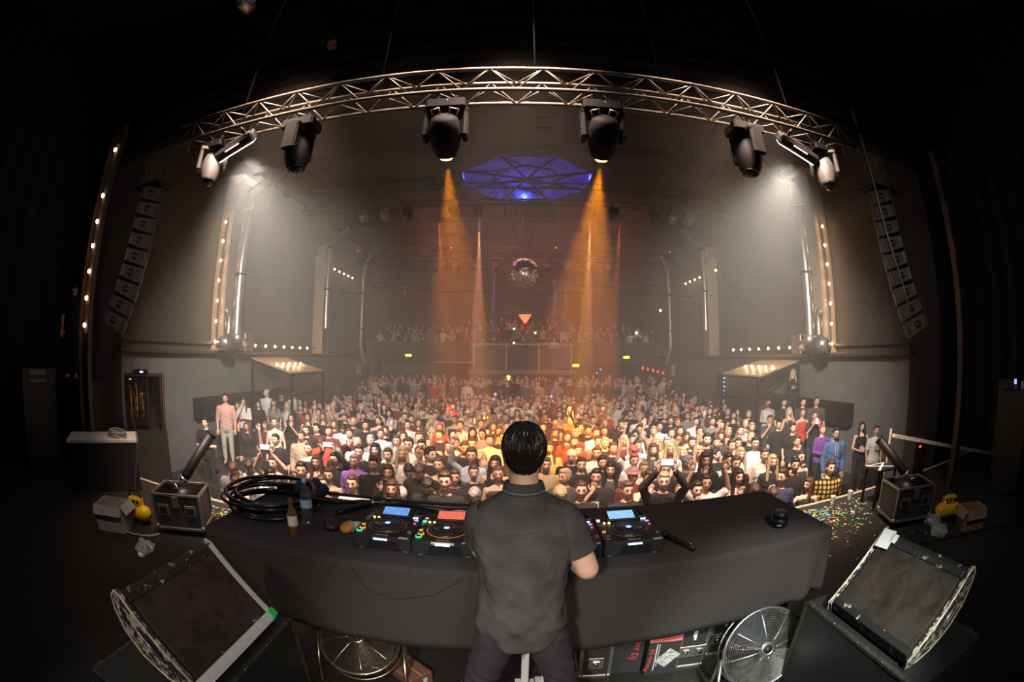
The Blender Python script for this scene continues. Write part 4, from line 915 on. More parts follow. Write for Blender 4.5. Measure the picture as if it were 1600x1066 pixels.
def hand(b, w, d, side, up=Vector((0, 0, 1)), curl=.3, scale=1., n=6, m=0):
    """palm and five fingers at wrist w pointing along d; thumb leaves the palm's side"""
    w = Vector(w); d = Vector(d).normalized(); s_ = d.cross(Vector(up)); s_ = s_.normalized() if s_.length > .1 else d.orthogonal().normalized(); nn = s_.cross(d).normalized()
    M = Matrix((s_, nn, d)).transposed()
    b.ell(w + d * .045 * scale, (.04 * scale, .018 * scale, .052 * scale), m, 12, 8, M=M)
    for i, (o, L) in enumerate(((-.03, .062), (-.01, .074), (.011, .07), (.03, .055))):
        p = w + d * .08 * scale + s_ * o * scale; q = p + (d + s_ * o * 2) * L * .5 * scale; r_ = q + (d * (1 - curl) + nn * -curl) * L * .55 * scale
        b.tube([p - d * .015 * scale, q, r_, r_ + (r_ - q) * .12], [.0095 * scale, .0088 * scale, .0075 * scale, .003 * scale], n, m)
    o = side; p = w + d * .03 * scale + s_ * .03 * o * scale
    b.tube([p, p + (s_ * o * .8 + d * .6) * .035 * scale, p + (s_ * o * .6 + d) * .062 * scale, p + (s_ * o * .6 + d) * .068 * scale], [.013 * scale, .0105 * scale, .009 * scale, .003 * scale], n, m)
def arms(pose, fem):
    sx = .165 if fem else .19; sh = 1.40; o = []
    for s_ in (-1, 1):
        S_ = (s_ * sx, 0, sh)
        E, W, D = {'s': ((s_ * (sx + .06), .03, 1.12), (s_ * (sx + .05), -.06, .88), (0, -.15, -1)),
            'a': ((s_ * (sx + .06), .03, 1.12), (s_ * (sx + .05), -.06, .88), (0, -.15, -1)) if s_ > 0 else ((-(sx + .12), -.1, 1.55), (-(sx + .08), -.2, 1.82), (.1, -.15, 1)),
            'u': ((s_ * (sx + .13), -.06, 1.56), (s_ * (sx + .04), -.12, 1.83), (-s_ * .1, -.1, 1)),
            'o': ((s_ * (sx + .08), -.16, 1.6), (s_ * .1, -.26, 1.84), (-s_ * .25, -.1, 1)),
            'p': ((s_ * (sx + .06), -.16, 1.2), (s_ * .08, -.28, 1.44), (-s_ * .2, -.05, 1)),
            'h': ((s_ * (sx + .05), -.03, 1.13), (s_ * .05, -.22, 1.18), (-s_ * 1, -.1, .1)) if s_ > 0 else ((-(sx + .04), -.2, 1.2), (-.04, -.2, 1.46), (.2, .2, 1)),
            'c': ((s_ * (sx + .06), -.03, 1.12), (s_ * .06, -.23, 1.12 + .03 * s_), (-s_ * 1, -.1, .1)),
            'L': ((s_ * (sx + .06), .03, 1.12), (s_ * (sx + .05), -.06, .88), (0, -.15, -1)) if s_ > 0 else ((-(sx + .22), -.2, 1.3), (-(sx + .44), -.35, 1.32), (-.8, -.5, -.1))}[pose]
        o.append((s_, S_, E, W, D))
    return o
HP = {}
def headM(turn):
    if turn in HP: return HP[turn]
    M = Matrix.Translation((0, -.012, 1.635))
    if turn == 'd': M = Matrix.Translation((0, .0, 1.53)) @ Matrix.Rotation(R(38), 4, 'X') @ Matrix.Translation((0, -.02, .095))
    if turn == 'b': M = Matrix.Translation((0, .0, 1.53)) @ Matrix.Rotation(R(-32), 4, 'X') @ Matrix.Translation((0, -.012, .105))
    if turn == 'l': M = M @ Matrix.Rotation(R(-55), 4, 'Z')
    if turn == 'r': M = M @ Matrix.Rotation(R(55), 4, 'Z')
    HP[turn] = M; return M
def torso(fem, k=0.):
    if fem: rg = [(.86, .17, .12), (.95, .178, .125), (1.06, .135, .1), (1.16, .135, .105), (1.27, .155, .12), (1.36, .165, .105), (1.42, .15, .085), (1.47, .075, .06)]
    else: rg = [(.86, .165, .115), (.95, .165, .12), (1.06, .155, .11), (1.18, .17, .118), (1.3, .19, .125), (1.38, .195, .11), (1.44, .165, .09), (1.485, .08, .065)]
    return [(z, 0, .012, rx + k, ry + k) for z, rx, ry in rg]
LEGS = [((.09, .01, .92), (.1, -.02, .5), (.1, .02, .09))]
def body(fem, pose, turn, fine=1):
    b = MB(); n = 12 if fine else 6
    b.loft(torso(fem), 0, 18 if fine else 10)
    for s_ in (-1, 1):
        b.capsule((s_ * .09, .01, .9), (s_ * .1, -.01, .5), .085, .055, n); b.capsule((s_ * .1, -.01, .5), (s_ * .1, .02, .08), .054, .036, n)
        b.capsule((s_ * .1, .03, .045), (s_ * .115, -.13, .035), .04, .032, n)
    hm = headM(turn)
    b.capsule((0, .018, 1.42), hm @ Vector((0, .02, -.06)), .056 if not fem else .05, .05 if not fem else .045, n)
    H = MB()
    for s_, S_, E, W, D in arms(pose, fem):
        f = .85 if fem else 1.
        b.capsule(S_, E, .052 * f, .04 * f, n); b.capsule(E, W, .04 * f, .027 * f, n)
        if fine: hand(H, W, D, -s_, Vector((0, 1, 0)) if abs(D[1]) < .5 else Vector((0, 0, 1)), .25)
        else: b.capsule(W, Vector(W) + Vector(D).normalized() * .1, .032, .02, n)
    if fine: V, F = remesh(b, .0165, 3)
    else: V, F = remesh(b, .05, 1)
    o = MB(); o.add(V, F, 0, True); 
    if fine: put(o, H, Matrix())
    put(o, head_part(fine, fem), hm)
    return o
def top(fem, pose, kind, fine=1):
    b = MB(); n = 12 if fine else 6; k = .018
    t_ = torso(fem, k)
    if kind == 't': t_ = t_[:-2] + [(1.41, 0, .012, .13, .095)]
    b.loft(t_, 0, 20 if fine else 10)
    for s_, S_, E, W, D in arms(pose, fem):
        S_, E, W = Vector(S_), Vector(E), Vector(W); f = .9 if fem else 1.
        if kind in 's': b.capsule(S_, S_ + (E - S_) * .72, .07 * f, .066 * f, n)
        elif kind in 'lph': 
            q = .012 if kind == 'h' else 0
            b.capsule(S_, E, .069 * f + q, .055 * f + q, n); b.capsule(E, E + (W - E) * (.92 if kind != 'p' else .3), .055 * f + q, .042 * f + q, n)
    if kind == 'h': b.capsule((-.07, .06, 1.5), (.07, .06, 1.5), .05, .05, n); b.box((0, -.12, 1.02), (.24, .03, .14))
    if kind == 'p': b.capsule((-.045, -.05, 1.47), (.045, -.05, 1.47), .022, .022, n); b.capsule((-.05, .05, 1.49), (.05, .05, 1.49), .024, .024, n)
    V, F = remesh(b, .016 if fine else .05, 3)
    # cut the bottom open look: folds
    if fine: V[:, 1] += .004 * np.sin(V[:, 2] * 60 + V[:, 0] * 25) * (V[:, 2] < 1.3); V[:, 0] += .003 * np.sin(V[:, 2] * 75 + V[:, 1] * 40)
    o = MB(); o.add(V, F, 0, True)
    if kind == 'h' and fine:
        for s_ in (-1, 1): o.tube([(s_ * .025, -.118, 1.43), (s_ * .03, -.14, 1.3), (s_ * .028, -.142, 1.2)], .004, 5, 1)
    return o
def trousers(fem, fine=1):
    b = MB(); n = 12 if fine else 6
    b.loft([(.82, 0, .012, .17, .125), (.92, 0, .012, .183, .14), (1.0, 0, .012, .17, .13)], 0, 16)
    for s_ in (-1, 1): b.capsule((s_ * .09, .01, .88), (s_ * .1, -.01, .5), .098, .072, n); b.capsule((s_ * .1, -.01, .5), (s_ * .1, .02, .12), .07, .056, n)
    V, F = remesh(b, .022 if fine else .06, 3); o = MB(); o.add(V, F, 0, True); return o
def hair(style, fine=1):
    """modelled round the head centre, facing -y"""
    b = MB(); n, mm = (18, 12) if fine else (10, 7)
    if style in 'kblgr':
        b.ell((0, .016, .03), (.084, .094, .1), 0, n, mm); b.ell((0, -.022, .092), (.066, .062, .036), 0, n, mm); b.ell((0, .04, -.03), (.07, .06, .06), 0, n, mm)
    elif style in 'KBLG':
        b.ell((0, .018, .028), (.09, .1, .106), 0, n, mm); b.ell((0, -.03, .088), (.06, .055, .034), 0, n, mm); b.capsule((0, .06, 0), (0, .085, -.24), .085, .07, n)
        for s_ in (-1, 1): b.capsule((s_ * .07, -.015, .03), (s_ * .085, -.03, -.14), .028, .034, n); b.capsule((s_ * .085, -.03, -.14), (s_ * .095, -.07, -.28), .034, .026, n)
    elif style == 'U':
        b.ell((0, .018, .026), (.082, .093, .1), 0, n, mm); b.ell((0, -.02, .088), (.06, .06, .034), 0, n, mm); b.ell((0, .1, .05), (.04, .04, .04), 0, n, mm)
    elif style == 'o': b.ell((0, .024, .035), (.076, .088, .087), 0, n, mm)
    elif style in 'cv': b.ell((0, .012, .05), (.085, .098, .082), 0, n, mm); b.ell((0, (.07 if style == 'c' else -.1), .055), (.06, .07, .012), 0, n, mm); b.ell((0, .04, -.01), (.072, .06, .06), 0, n, mm)
    elif style == 'h': b.ell((0, .0, .075), (.088, .1, .06), 0, n, mm); b.ell((0, 0, .05), (.125, .14, .02), 0, n, mm); b.ell((0, .03, .0), (.075, .07, .07), 0, n, mm)
    V, F = remesh(b, .011 if fine else .03, 2)
    if fine: d = np.array(V) / (np.linalg.norm(V, axis=1, keepdims=True) + 1e-6); V = V + d * (.0035 * np.sin(V[:, :1] * 260 + V[:, 2:] * 60) + .003 * np.sin(V[:, 1:2] * 190 + V[:, 2:] * 45))
    o = MB(); o.add(V, F, 0, True); return o
CACHE = {}
def cached(key, fn, mats):
    if key not in CACHE: CACHE[key] = fn().mesh('_'.join(map(str, key)), mats)
    return CACHE[key]
SKINS = [(.66, .4, .29), (.7, .44, .33), (.62, .36, .26), (.72, .47, .36), (.56, .32, .23)]
TOPC = {'k': (.013, .012, .013), 'w': (.68, .63, .58), 'g': (.2, .19, .18), 'n': (.03, .045, .1), 'r': (.5, .05, .035), 'm': (.13, .02, .02), 'p': (.3, .12, .45), 'e': (.42, .3, .19), 'q': (.03, .028, .03), 'b': (.4, .47, .55), 'd': (.06, .058, .058), 'y': (.5, .36, .06), 't': (.16, .19, .07), 'i': (.68, .4, .34), 'o': (.55, .25, .06)}
HAIRC = {'k': (.012, .009, .007), 'b': (.055, .03, .017), 'l': (.36, .25, .14), 'g': (.25, .23, .21), 'r': (.3, .06, .03), 'K': (.012, .009, .007), 'B': (.06, .03, .017), 'L': (.42, .3, .17), 'G': (.4, .38, .36), 'U': (.07, .04, .02), 'o': (.3, .19, .13), 'c': (.6, .57, .53), 'h': (.25, .13, .12), 'v': (.35, .1, .09)}
PLAID = mat('checked_shirt', (.5, .36, .05), .9); nt = PLAID.node_tree; tc_ = nt.nodes.new('ShaderNodeTexCoord'); mp_ = nt.nodes.new('ShaderNodeMapping'); mp_.inputs['Rotation'].default_value = (0, R(0), 0)
w1 = nt.nodes.new('ShaderNodeTexWave'); w1.bands_direction = 'X'; w1.inputs['Scale'].default_value = 4.5; w2 = nt.nodes.new('ShaderNodeTexWave'); w2.bands_direction = 'Z'; w2.inputs['Scale'].default_value = 4.5
mm_ = nt.nodes.new('ShaderNodeMath'); mm_.operation = 'MULTIPLY'; cr_ = nt.nodes.new('ShaderNodeValToRGB'); cr_.color_ramp.elements[0].color = (.02, .018, .015, 1); cr_.color_ramp.elements[0].position = .12; cr_.color_ramp.elements[1].color = (.6, .42, .06, 1); cr_.color_ramp.elements[1].position = .35
for w_ in (w1, w2): nt.links.new(tc_.outputs['Object'], w_.inputs['Vector'])
nt.links.new(w1.outputs[1], mm_.inputs[0]); nt.links.new(w2.outputs[1], mm_.inputs[1]); nt.links.new(mm_.outputs[0], cr_.inputs[0]); nt.links.new(cr_.outputs[0], nt.nodes['Principled BSDF'].inputs['Base Color'])
STRIPE = mat('striped_top', (.5, .5, .5), .9); nt = STRIPE.node_tree; tc_ = nt.nodes.new('ShaderNodeTexCoord'); w1 = nt.nodes.new('ShaderNodeTexWave'); w1.bands_direction = 'Z'; w1.inputs['Scale'].default_value = 8
cr_ = nt.nodes.new('ShaderNodeValToRGB'); cr_.color_ramp.interpolation = 'CONSTANT'; cr_.color_ramp.elements[0].color = (.015, .015, .018, 1); cr_.color_ramp.elements[1].color = (.65, .62, .58, 1); cr_.color_ramp.elements[1].position = .5
nt.links.new(tc_.outputs['Object'], w1.inputs['Vector']); nt.links.new(w1.outputs[1], cr_.inputs[0]); nt.links.new(cr_.outputs[0], nt.nodes['Principled BSDF'].inputs['Base Color'])
PHONE = mat('phone_body', (.02, .02, .02), .3); PHS = mat('phone_screen', (.5, .7, .9), emit=.8)
PPL = """-7,7.88,-1.23,1.8, m k k s c;person in black T-shirt with folded hands standing by the wall at the cannon
-6.2,8.58,-1.16,1.62, f B k l s;person in black V-neck top and blue jeans below the white top
-6.1,9.29,-1.22,1.62, f B m l s;person with long brown hair in a long maroon jacket near the side wall
-5.67,9.06,-1.25,1.8, f U w t s;person, tied-back hair, white vest top, middle crowd beyond the cable coil
-4.64,7.42,-1.25,1.75, m k k s a;person, short dark hair, black T-shirt, one arm raised, lower crowd beyond the cable coil
-5.85,10.26,-1.25,1.75, f K k s p;person, long dark hair, black T-shirt, hands to face, middle crowd beyond the cable coil
-5.51,10.59,-1.25,1.75, f B q t s;person, long brown hair, bare shoulders, middle crowd beyond the bottles
-4.12,5.26,-1.25,1.75, m b g h d;person in grey-green hooded top looking down beside the cable coil
-4.12,5.7,-1.25,1.7, f b w s d;person in white T-shirt looking down beside the green hoodie
-3.93,5.02,-1.25,1.55, f B i t h;person in pink vest top resting against the stage edge
-3.66,5.73,-1.25,1.75, m b w t o;person in white vest holding a phone overhead sideways
-3.29,5.04,-1.25,1.75, m k b s r;person, short dark hair, light blue T-shirt, facing right, front row beyond the cable coil
-3.37,5.44,-1.25,1.57, m b k l d;person, short brown hair, black long-sleeved top, looking down, front row beyond the cable coil
-2.92,5.31,-1.25,1.83, m k k s s;person, short dark hair, black T-shirt, front row beyond the bottles
-4.33,7.99,-1.25,1.75, m b e h s;person with short dark hair in a beige hooded sweatshirt
-4.57,8.66,-1.25,1.75, m b k s s;person, short brown hair, black T-shirt, lower crowd beyond the bottles
-3.76,7.8,-1.25,1.75, m b r s d;person in bright red T-shirt looking down
-4.06,8.81,-1.25,1.75, m b m s s;person, short brown hair, maroon T-shirt, lower crowd beyond the bottles
-3.64,6.98,-1.25,1.75, f U k t s;person, tied-back hair, black vest top, near rows beyond the bottles
-3.06,6.12,-1.25,1.75, f B k t s;person, long brown hair, black vest top, near rows beyond the bottles
-2.96,6.58,-1.25,1.7, m k k l o;person in black shirt filming with a phone overhead
-2.51,6.39,-1.25,1.75, m g p p s;person in purple polo shirt in the near rows
-2.12,6.19,-1.25,1.78, m k k l s;tall person in black sweater beside the purple polo shirt
-2.48,5.05,-1.25,1.75, f U k t s;person, tied-back hair, black vest top, front row beyond the bottles
-2.64,5.63,-1.25,1.7, f b k t s;person, short brown hair, black vest top, near rows beyond the bottles
-2.06,5.12,-1.25,1.78, f U w s s;person, tied-back hair, white T-shirt, front row beyond the end player
-2.16,5.43,-1.25,1.55, m b k s d;person, short brown hair, black T-shirt, looking down, front row beyond the end player
-1.81,5.91,-1.25,1.75, f B k l p;person with brown hair filming with a pale phone
-1.53,5.14,-1.25,1.75, f B k l p;person filming with phone at the stage edge
-2.13,7,-1.25,1.75, m b k l s;person, short brown hair, black long-sleeved top, lower crowd past the red-screen player
-2.98,7.77,-1.25,1.75, m o w s s;person, a shaved head, white T-shirt, lower crowd beyond the end player
-5.18,10.9,-1.25,1.75, f B k t u;person, long brown hair, black vest top, both arms raised, middle crowd beyond the bottles
-4.35,9.78,-1.25,1.75, f B m s s;person, long brown hair, maroon T-shirt, middle crowd beyond the bottles
-4.53,10.92,-1.25,1.75, m b k l s;person, short brown hair, black long-sleeved top, middle crowd beyond the end player
-4.02,10.26,-1.25,1.75, m o d l s;person, a shaved head, charcoal long-sleeved top, middle crowd beyond the end player
-4.14,11.35,-1.25,1.75, m k k l s;person, short dark hair, black long-sleeved top, middle crowd beyond the end player, leftmost
-3.56,9.89,-1.25,1.75, m k k l s;person, short dark hair, black long-sleeved top, middle crowd beyond the end player, rightmost
-3.48,10.7,-1.25,1.75, m b n t s;person, short brown hair, navy vest top, middle crowd beyond the end player
-3.07,10.49,-1.25,1.75, m g k l h;person, grey hair, black long-sleeved top, hand at mouth, middle crowd past the red-screen player
-3.64,12.25,-1.25,1.75, f K w s a;person, long dark hair, white T-shirt, one arm raised, upper crowd past the red-screen player
-2.89,9.34,-1.25,1.75, f B k s s;person, long brown hair, black T-shirt, middle crowd past the red-screen player
-2.86,8.92,-1.25,1.75, m b b p s;person, short brown hair, light blue shirt, lower crowd beyond the end player
-2.32,8.76,-1.25,1.75, f B q t s;person, long brown hair, bare shoulders, lower crowd past the red-screen player
-2.32,8.25,-1.25,1.75, m b g s s;person, short brown hair, grey T-shirt, lower crowd past the red-screen player
-1.97,7.88,-1.25,1.75, m b w l s;person, short brown hair, white long-sleeved top, lower crowd past the red-screen player
-2.46,7.33,-1.25,1.75, f K w l s;person, long dark hair, white long-sleeved top, lower crowd beyond the end player
-2.86,8.22,-1.25,1.73, m g g s s;person, grey hair, grey T-shirt, lower crowd beyond the end player
-4.53,9.14,-1.25,1.73, m k m s s;person, short dark hair, maroon T-shirt, middle crowd beyond the bottles
-3.5,8.69,-1.25,1.75, m b m l p;person, short brown hair, maroon long-sleeved top, hands to face, lower crowd beyond the end player
-4,9.51,-1.25,1.75, m k w s d;person, short dark hair, white T-shirt, looking down, middle crowd beyond the end player
-3.07,7.06,-1.25,1.73, m g k s d;person, grey hair, black T-shirt, looking down, lower crowd beyond the end player
-2.61,6.87,-1.25,1.8, m b k l s;person, short brown hair, black long-sleeved top, near rows beyond the end player
-1.81,6.73,-1.25,1.85, f L w h s;person, long blond hair, white hoodie, near rows past the red-screen player
-1.59,6.33,-1.25,1.73, m k w l d;person, short dark hair, white long-sleeved top, looking down, near rows past the red-screen player
-1.53,5.59,-1.25,1.57, m c k s d;person, a cap, black T-shirt, looking down, front row past the red-screen player
-2.6,10.3,-1.25,1.75, m k w s s;person, short dark hair, white T-shirt, middle crowd past the red-screen player
-2.74,11.28,-1.25,1.75, m b m l s;person, short brown hair, maroon long-sleeved top, middle crowd past the red-screen player
-2.41,10.67,-1.25,1.75, f B d l s;person, long brown hair, charcoal long-sleeved top, middle crowd past the red-screen player
-2.68,12.53,-1.25,1.75, m k k s s;person, short dark hair, black T-shirt, upper crowd left of the DJ
-2.24,12.06,-1.25,1.75, m b w s s;person, short brown hair, white T-shirt, upper crowd left of the DJ
-2.16,11.12,-1.25,1.73, f L w t a;person, long blond hair, white vest top, one arm raised, middle crowd left of the DJ
-1.93,12.4,-1.25,1.75, m o k l s;person, a shaved head, black long-sleeved top, upper crowd left of the DJ
-1.77,10.09,-1.25,1.75, f r r s s;person, red headwear, red T-shirt, middle crowd left of the DJ
-1.6,9.08,-1.25,1.75, m b k s s;person, short brown hair, black T-shirt, middle crowd left of the DJ
-1.59,11.41,-1.25,1.75, m b q t s;person, short brown hair, bare shoulders, middle crowd left of the DJ
-1.32,10.46,-1.25,1.75, m b w p s;person, short brown hair, white shirt, middle crowd left beside DJ
-1.16,11.36,-1.25,1.75, m b g s s;person, short brown hair, grey T-shirt, middle crowd left beside DJ
-0.94,9.5,-1.25,1.75, f K k l s;person, long dark hair, black long-sleeved top, middle crowd left beside DJ
-0.85,10.84,-1.25,1.75, m b w s s;person, short brown hair, white T-shirt, middle crowd left beside DJ
-0.7,9.15,-1.25,1.78, m k g s s;person, short dark hair, grey T-shirt, middle crowd left beside DJ
-0.52,10.36,-1.25,1.75, f B k l s;person, long brown hair, black long-sleeved top, middle crowd left beside DJ
-0.36,9.73,-1.25,1.75, f B g l s;person, long brown hair, grey long-sleeved top, middle crowd left beside DJ
-0.22,10.69,-1.25,1.7, m b k s s;person, short brown hair, black T-shirt, middle crowd past the DJ, rightmost
-0.27,11.94,-1.25,1.75, m b e s s;person, short brown hair, beige T-shirt, middle crowd past the DJ
-0.62,12.35,-1.25,1.73, m k g l s;person, short dark hair, grey long-sleeved top, upper crowd left beside DJ
-1.19,9.01,-1.25,1.78, m b w s p;person, short brown hair, white T-shirt, hands to face, middle crowd left of the DJ
-0.51,8.64,-1.25,1.75, m b q t c;bare-chested person with hands together beside the head of the DJ
-1.06,8.58,-1.25,1.75, m o k s s;person, a shaved head, black T-shirt, lower crowd left beside DJ
-1.13,8.11,-1.25,1.78, f b k t s;person, short brown hair, black vest top, lower crowd left of the DJ
-0.79,7.85,-1.25,1.83, m b d p s;person, short brown hair, charcoal shirt, lower crowd left beside DJ
-0.87,7.44,-1.25,1.83, m b k s s;person, short brown hair, black T-shirt, lower crowd left beside DJ
-1.18,7.68,-1.25,1.8, m b k s a;person, short brown hair, black T-shirt, one arm raised, lower crowd left of the DJ
-1.65,8.21,-1.25,1.75, m b e l s;person, short brown hair, beige long-sleeved top, lower crowd left of the DJ
-1.65,7.52,-1.25,1.83, f k k t s;person, short dark hair, black vest top, lower crowd past the red-screen player
-1.93,8.57,-1.25,1.78, m b w s s;person, short brown hair, white T-shirt, lower crowd past the red-screen player, rightmost
-1.83,7.28,-1.25,1.9, m b w s s;person, short brown hair, white T-shirt, lower crowd past the red-screen player, leftmost
-1.57,6.95,-1.25,1.83, f U q t s;person, tied-back hair, bare shoulders, near rows past the red-screen player
-1.32,6.67,-1.25,1.88, m k k l r;person, short dark hair, black long-sleeved top, facing right, near rows left of the DJ
-1.34,5.99,-1.25,1.83, m b k l d;person, short brown hair, black long-sleeved top, looking down, near rows past the red-screen player
-1.11,5.47,-1.25,1.78, m k k l d;person, short dark hair, black long-sleeved top, looking down, front row left of the DJ
-1.13,6.33,-1.25,1.8, f U w t a;person, tied-back hair, white vest top, one arm raised, near rows left of the DJ
-0.96,6.93,-1.25,1.62, m k k l s;person, short dark hair, black long-sleeved top, near rows left of the DJ
-0.67,6.62,-1.25,1.9, f b b l a;person, short brown hair, light blue long-sleeved top, one arm raised, near rows left beside DJ
-0.85,5.15,-1.25,1.9, f b k l s;person, short brown hair, black long-sleeved top, front row left of the DJ
-0.83,5.83,-1.25,1.75, m b k l s;person, short brown hair, black long-sleeved top, near rows left of the DJ
-0.6,6.2,-1.25,1.73, f b k l s;person, short brown hair, black long-sleeved top, near rows left beside DJ
-0.51,7.08,-1.25,1.6, m o k s r;person, a shaved head, black T-shirt, facing right, lower crowd left beside DJ
-0.3,6.51,-1.25,1.8, f K k t s;person, long dark hair, black vest top, near rows left beside DJ
-0.24,5.97,-1.25,1.78, f U q t s;person, tied-back hair, bare shoulders, near rows left beside DJ
-0.49,5.37,-1.25,1.7, m g k l d;person, grey hair, black long-sleeved top, looking down, front row left beside DJ
-0.62,7.62,-1.25,1.65, f G w s s;person, long grey hair, white T-shirt, lower crowd left beside DJ
-0.26,9.08,-1.25,1.73, m b k s s;person, short brown hair, black T-shirt, middle crowd past the DJ, leftmost
0.48,6.64,-1.25,1.75, m b e l s;bearded person in pale patterned sweatshirt past the DJ
0.69,5.91,-1.25,1.75, m l d l l;person, short blond hair, charcoal long-sleeved top, facing left, near rows right beside DJ
1.02,6.6,-1.25,1.75, m b k s s;person, short brown hair, black T-shirt, near rows right beside DJ
1.13,5.87,-1.25,1.75, m k k s h;person in black printed T-shirt holding a cup by the stage edge
0.83,5.26,-1.25,1.75, f U k l s;person, tied-back hair, black long-sleeved top, front row right beside DJ
0.52,4.99,-1.25,1.85, f l k l d;person, short blond hair, black long-sleeved top, looking down, front row right beside DJ
1.41,6.88,-1.25,1.7, m k k s s;person, short dark hair, black T-shirt, near rows right of the DJ
1.41,6.22,-1.25,1.75, f K d l c;person, long dark hair, charcoal long-sleeved top, hands folded, near rows right of the DJ
1.42,7.4,-1.25,1.75, m b w s s;person, short brown hair, white T-shirt, lower crowd right of the DJ
0.94,7.15,-1.25,1.75, m c k s s;person with white cap worn backwards beside the DJ
1.12,7.71,-1.25,1.73, m b k l s;person, short brown hair, black long-sleeved top, lower crowd right beside DJ
1.78,7.73,-1.25,1.75, m b k s s;person, short brown hair, black T-shirt, lower crowd right of the DJ
1.73,8.23,-1.25,1.75, m l k s s;person, short blond hair, black T-shirt, lower crowd right of the DJ
1.68,8.7,-1.25,1.7, m b g l s;person, short brown hair, grey long-sleeved top, lower crowd right of the DJ
1.29,9.29,-1.25,1.75, m l r s s;person, short blond hair, red T-shirt, middle crowd right beside DJ
1.06,8.87,-1.25,1.78, f B r l s;person, long brown hair, red long-sleeved top, lower crowd right beside DJ
1.16,8.43,-1.25,1.75, m b r s s;person, short brown hair, red T-shirt, lower crowd right beside DJ
0.87,9.49,-1.25,1.75, f B k l s;person, long brown hair, black long-sleeved top, middle crowd right beside DJ
1.03,9.93,-1.25,1.62, f b b l s;person, short brown hair, light blue long-sleeved top, middle crowd right beside DJ
0.83,12.08,-1.25,1.75, m k k l s;person, short dark hair, black long-sleeved top, upper crowd past the DJ
1.65,9.76,-1.25,1.75, m k k s s;person, short dark hair, black T-shirt, middle crowd right of the DJ
1.74,9.26,-1.25,1.78, m b w s s;person, short brown hair, white T-shirt, middle crowd right of the DJ
2.06,9.91,-1.25,1.7, f b q t s;person, short brown hair, bare shoulders, middle crowd right of the DJ
2.27,10.87,-1.25,1.75, m r k s s;person lit red in the crowd under the orange beam
2.61,10.48,-1.25,1.75, m b k s s;person, short brown hair, black T-shirt, middle crowd right of the DJ
2.16,8.42,-1.25,1.75, f L m s s;person, long blond hair, maroon T-shirt, lower crowd right of the DJ
2.45,8.83,-1.25,1.68, m b g s s;person, short brown hair, grey T-shirt, lower crowd beyond the microphone
2.63,9.28,-1.25,1.7, f K w s a;person, long dark hair, white T-shirt, one arm raised, middle crowd beyond the microphone
2.29,7.87,-1.25,1.75, m b b s s;person, short brown hair, light blue T-shirt, lower crowd beyond the microphone
2.07,7.39,-1.25,1.75, m v w s a;person, a visor cap, white T-shirt, one arm raised, lower crowd beyond the microphone
1.91,6.72,-1.25,1.75, f r w s s;person, red headwear, white T-shirt, near rows beyond the microphone
1.65,5.84,-1.25,1.75, m h m s s;person in bucket hat and maroon T-shirt near the stage edge
1.4,5.17,-1.25,1.75, m b k s s;person, short brown hair, black T-shirt, front row beyond the microphone
1.94,6.25,-1.25,1.73, m l w s s;person, short blond hair, white T-shirt, near rows beyond the microphone
3.37,11.5,-1.25,1.75, m l w s s;person, short blond hair, white T-shirt, middle crowd beyond the microphone
3.37,12.48,-1.25,1.75, m b k l s;person, short brown hair, black long-sleeved top, upper crowd beyond the microphone
3.28,10.78,-1.25,1.75, m b k s s;person, short brown hair, black T-shirt, middle crowd beyond the microphone
2.86,9.73,-1.25,1.75, f b e s s;person, short brown hair, beige T-shirt, middle crowd beyond the microphone
0.64,7.91,-1.25,1.75, f B e l a;person, long brown hair, beige long-sleeved top, one arm raised, lower crowd right beside DJ
1.01,11.11,-1.25,1.75, m k k l s;person, short dark hair, black long-sleeved top, middle crowd right beside DJ
1.35,11.68,-1.25,1.75, m b o s s;person, short brown hair, orange T-shirt, middle crowd right beside DJ
1.93,12.01,-1.25,1.75, m b y s u;person, short brown hair, yellow T-shirt, both arms raised, upper crowd right beside DJ
2.04,11.36,-1.25,1.75, m b o s s;person, short brown hair, orange T-shirt, middle crowd right of the DJ
1.51,10.24,-1.25,1.75, m k k l r;person, short dark hair, black long-sleeved top, facing right, middle crowd right beside DJ
0.65,10.29,-1.25,1.75, m k k l s;person, short dark hair, black long-sleeved top, middle crowd past the DJ
3.44,9.97,-1.25,1.75, f b w s s;person, short brown hair, white T-shirt, middle crowd beyond the microphone
3.41,9.04,-1.25,1.75, m b t s s;person in olive green T-shirt in the middle of the crowd
2.94,8.02,-1.25,1.75, f g e s s;person, grey hair, beige T-shirt, lower crowd beyond the microphone
2.86,8.45,-1.25,1.68, f L e s s;person, long blond hair, beige T-shirt, lower crowd beyond the microphone
2.47,7.46,-1.25,1.75, f B d l s;person, long brown hair, charcoal long-sleeved top, lower crowd beyond the microphone
2.64,7.05,-1.25,1.83, f L w s s;person, long blond hair, white T-shirt, lower crowd beyond the microphone
3,7.32,-1.25,1.68, f L k s s;person, long blond hair, black T-shirt, lower crowd beyond bare tabletop
2.71,6.36,-1.25,1.75, m g d s r;person, grey hair, charcoal T-shirt, facing right, near rows beyond bare tabletop
3.11,6.86,-1.25,1.78, f L w l s;person, long blond hair, white long-sleeved top, near rows beyond bare tabletop
2.83,5.94,-1.25,1.88, f B k l h;person, long brown hair, black long-sleeved top, hand at mouth, near rows beyond bare tabletop
3.42,7.87,-1.25,1.75, f b k l s;person, short brown hair, black long-sleeved top, lower crowd beyond bare tabletop, leftmost
3.76,8.19,-1.25,1.75, f L i t s;person, long blond hair, pink vest top, lower crowd beyond bare tabletop
4.11,9.07,-1.25,1.75, f b e s s;person, short brown hair, beige T-shirt, middle crowd beyond bare tabletop
4.64,10.48,-1.25,1.75, m k w s s;person, short dark hair, white T-shirt, middle crowd beyond bare tabletop
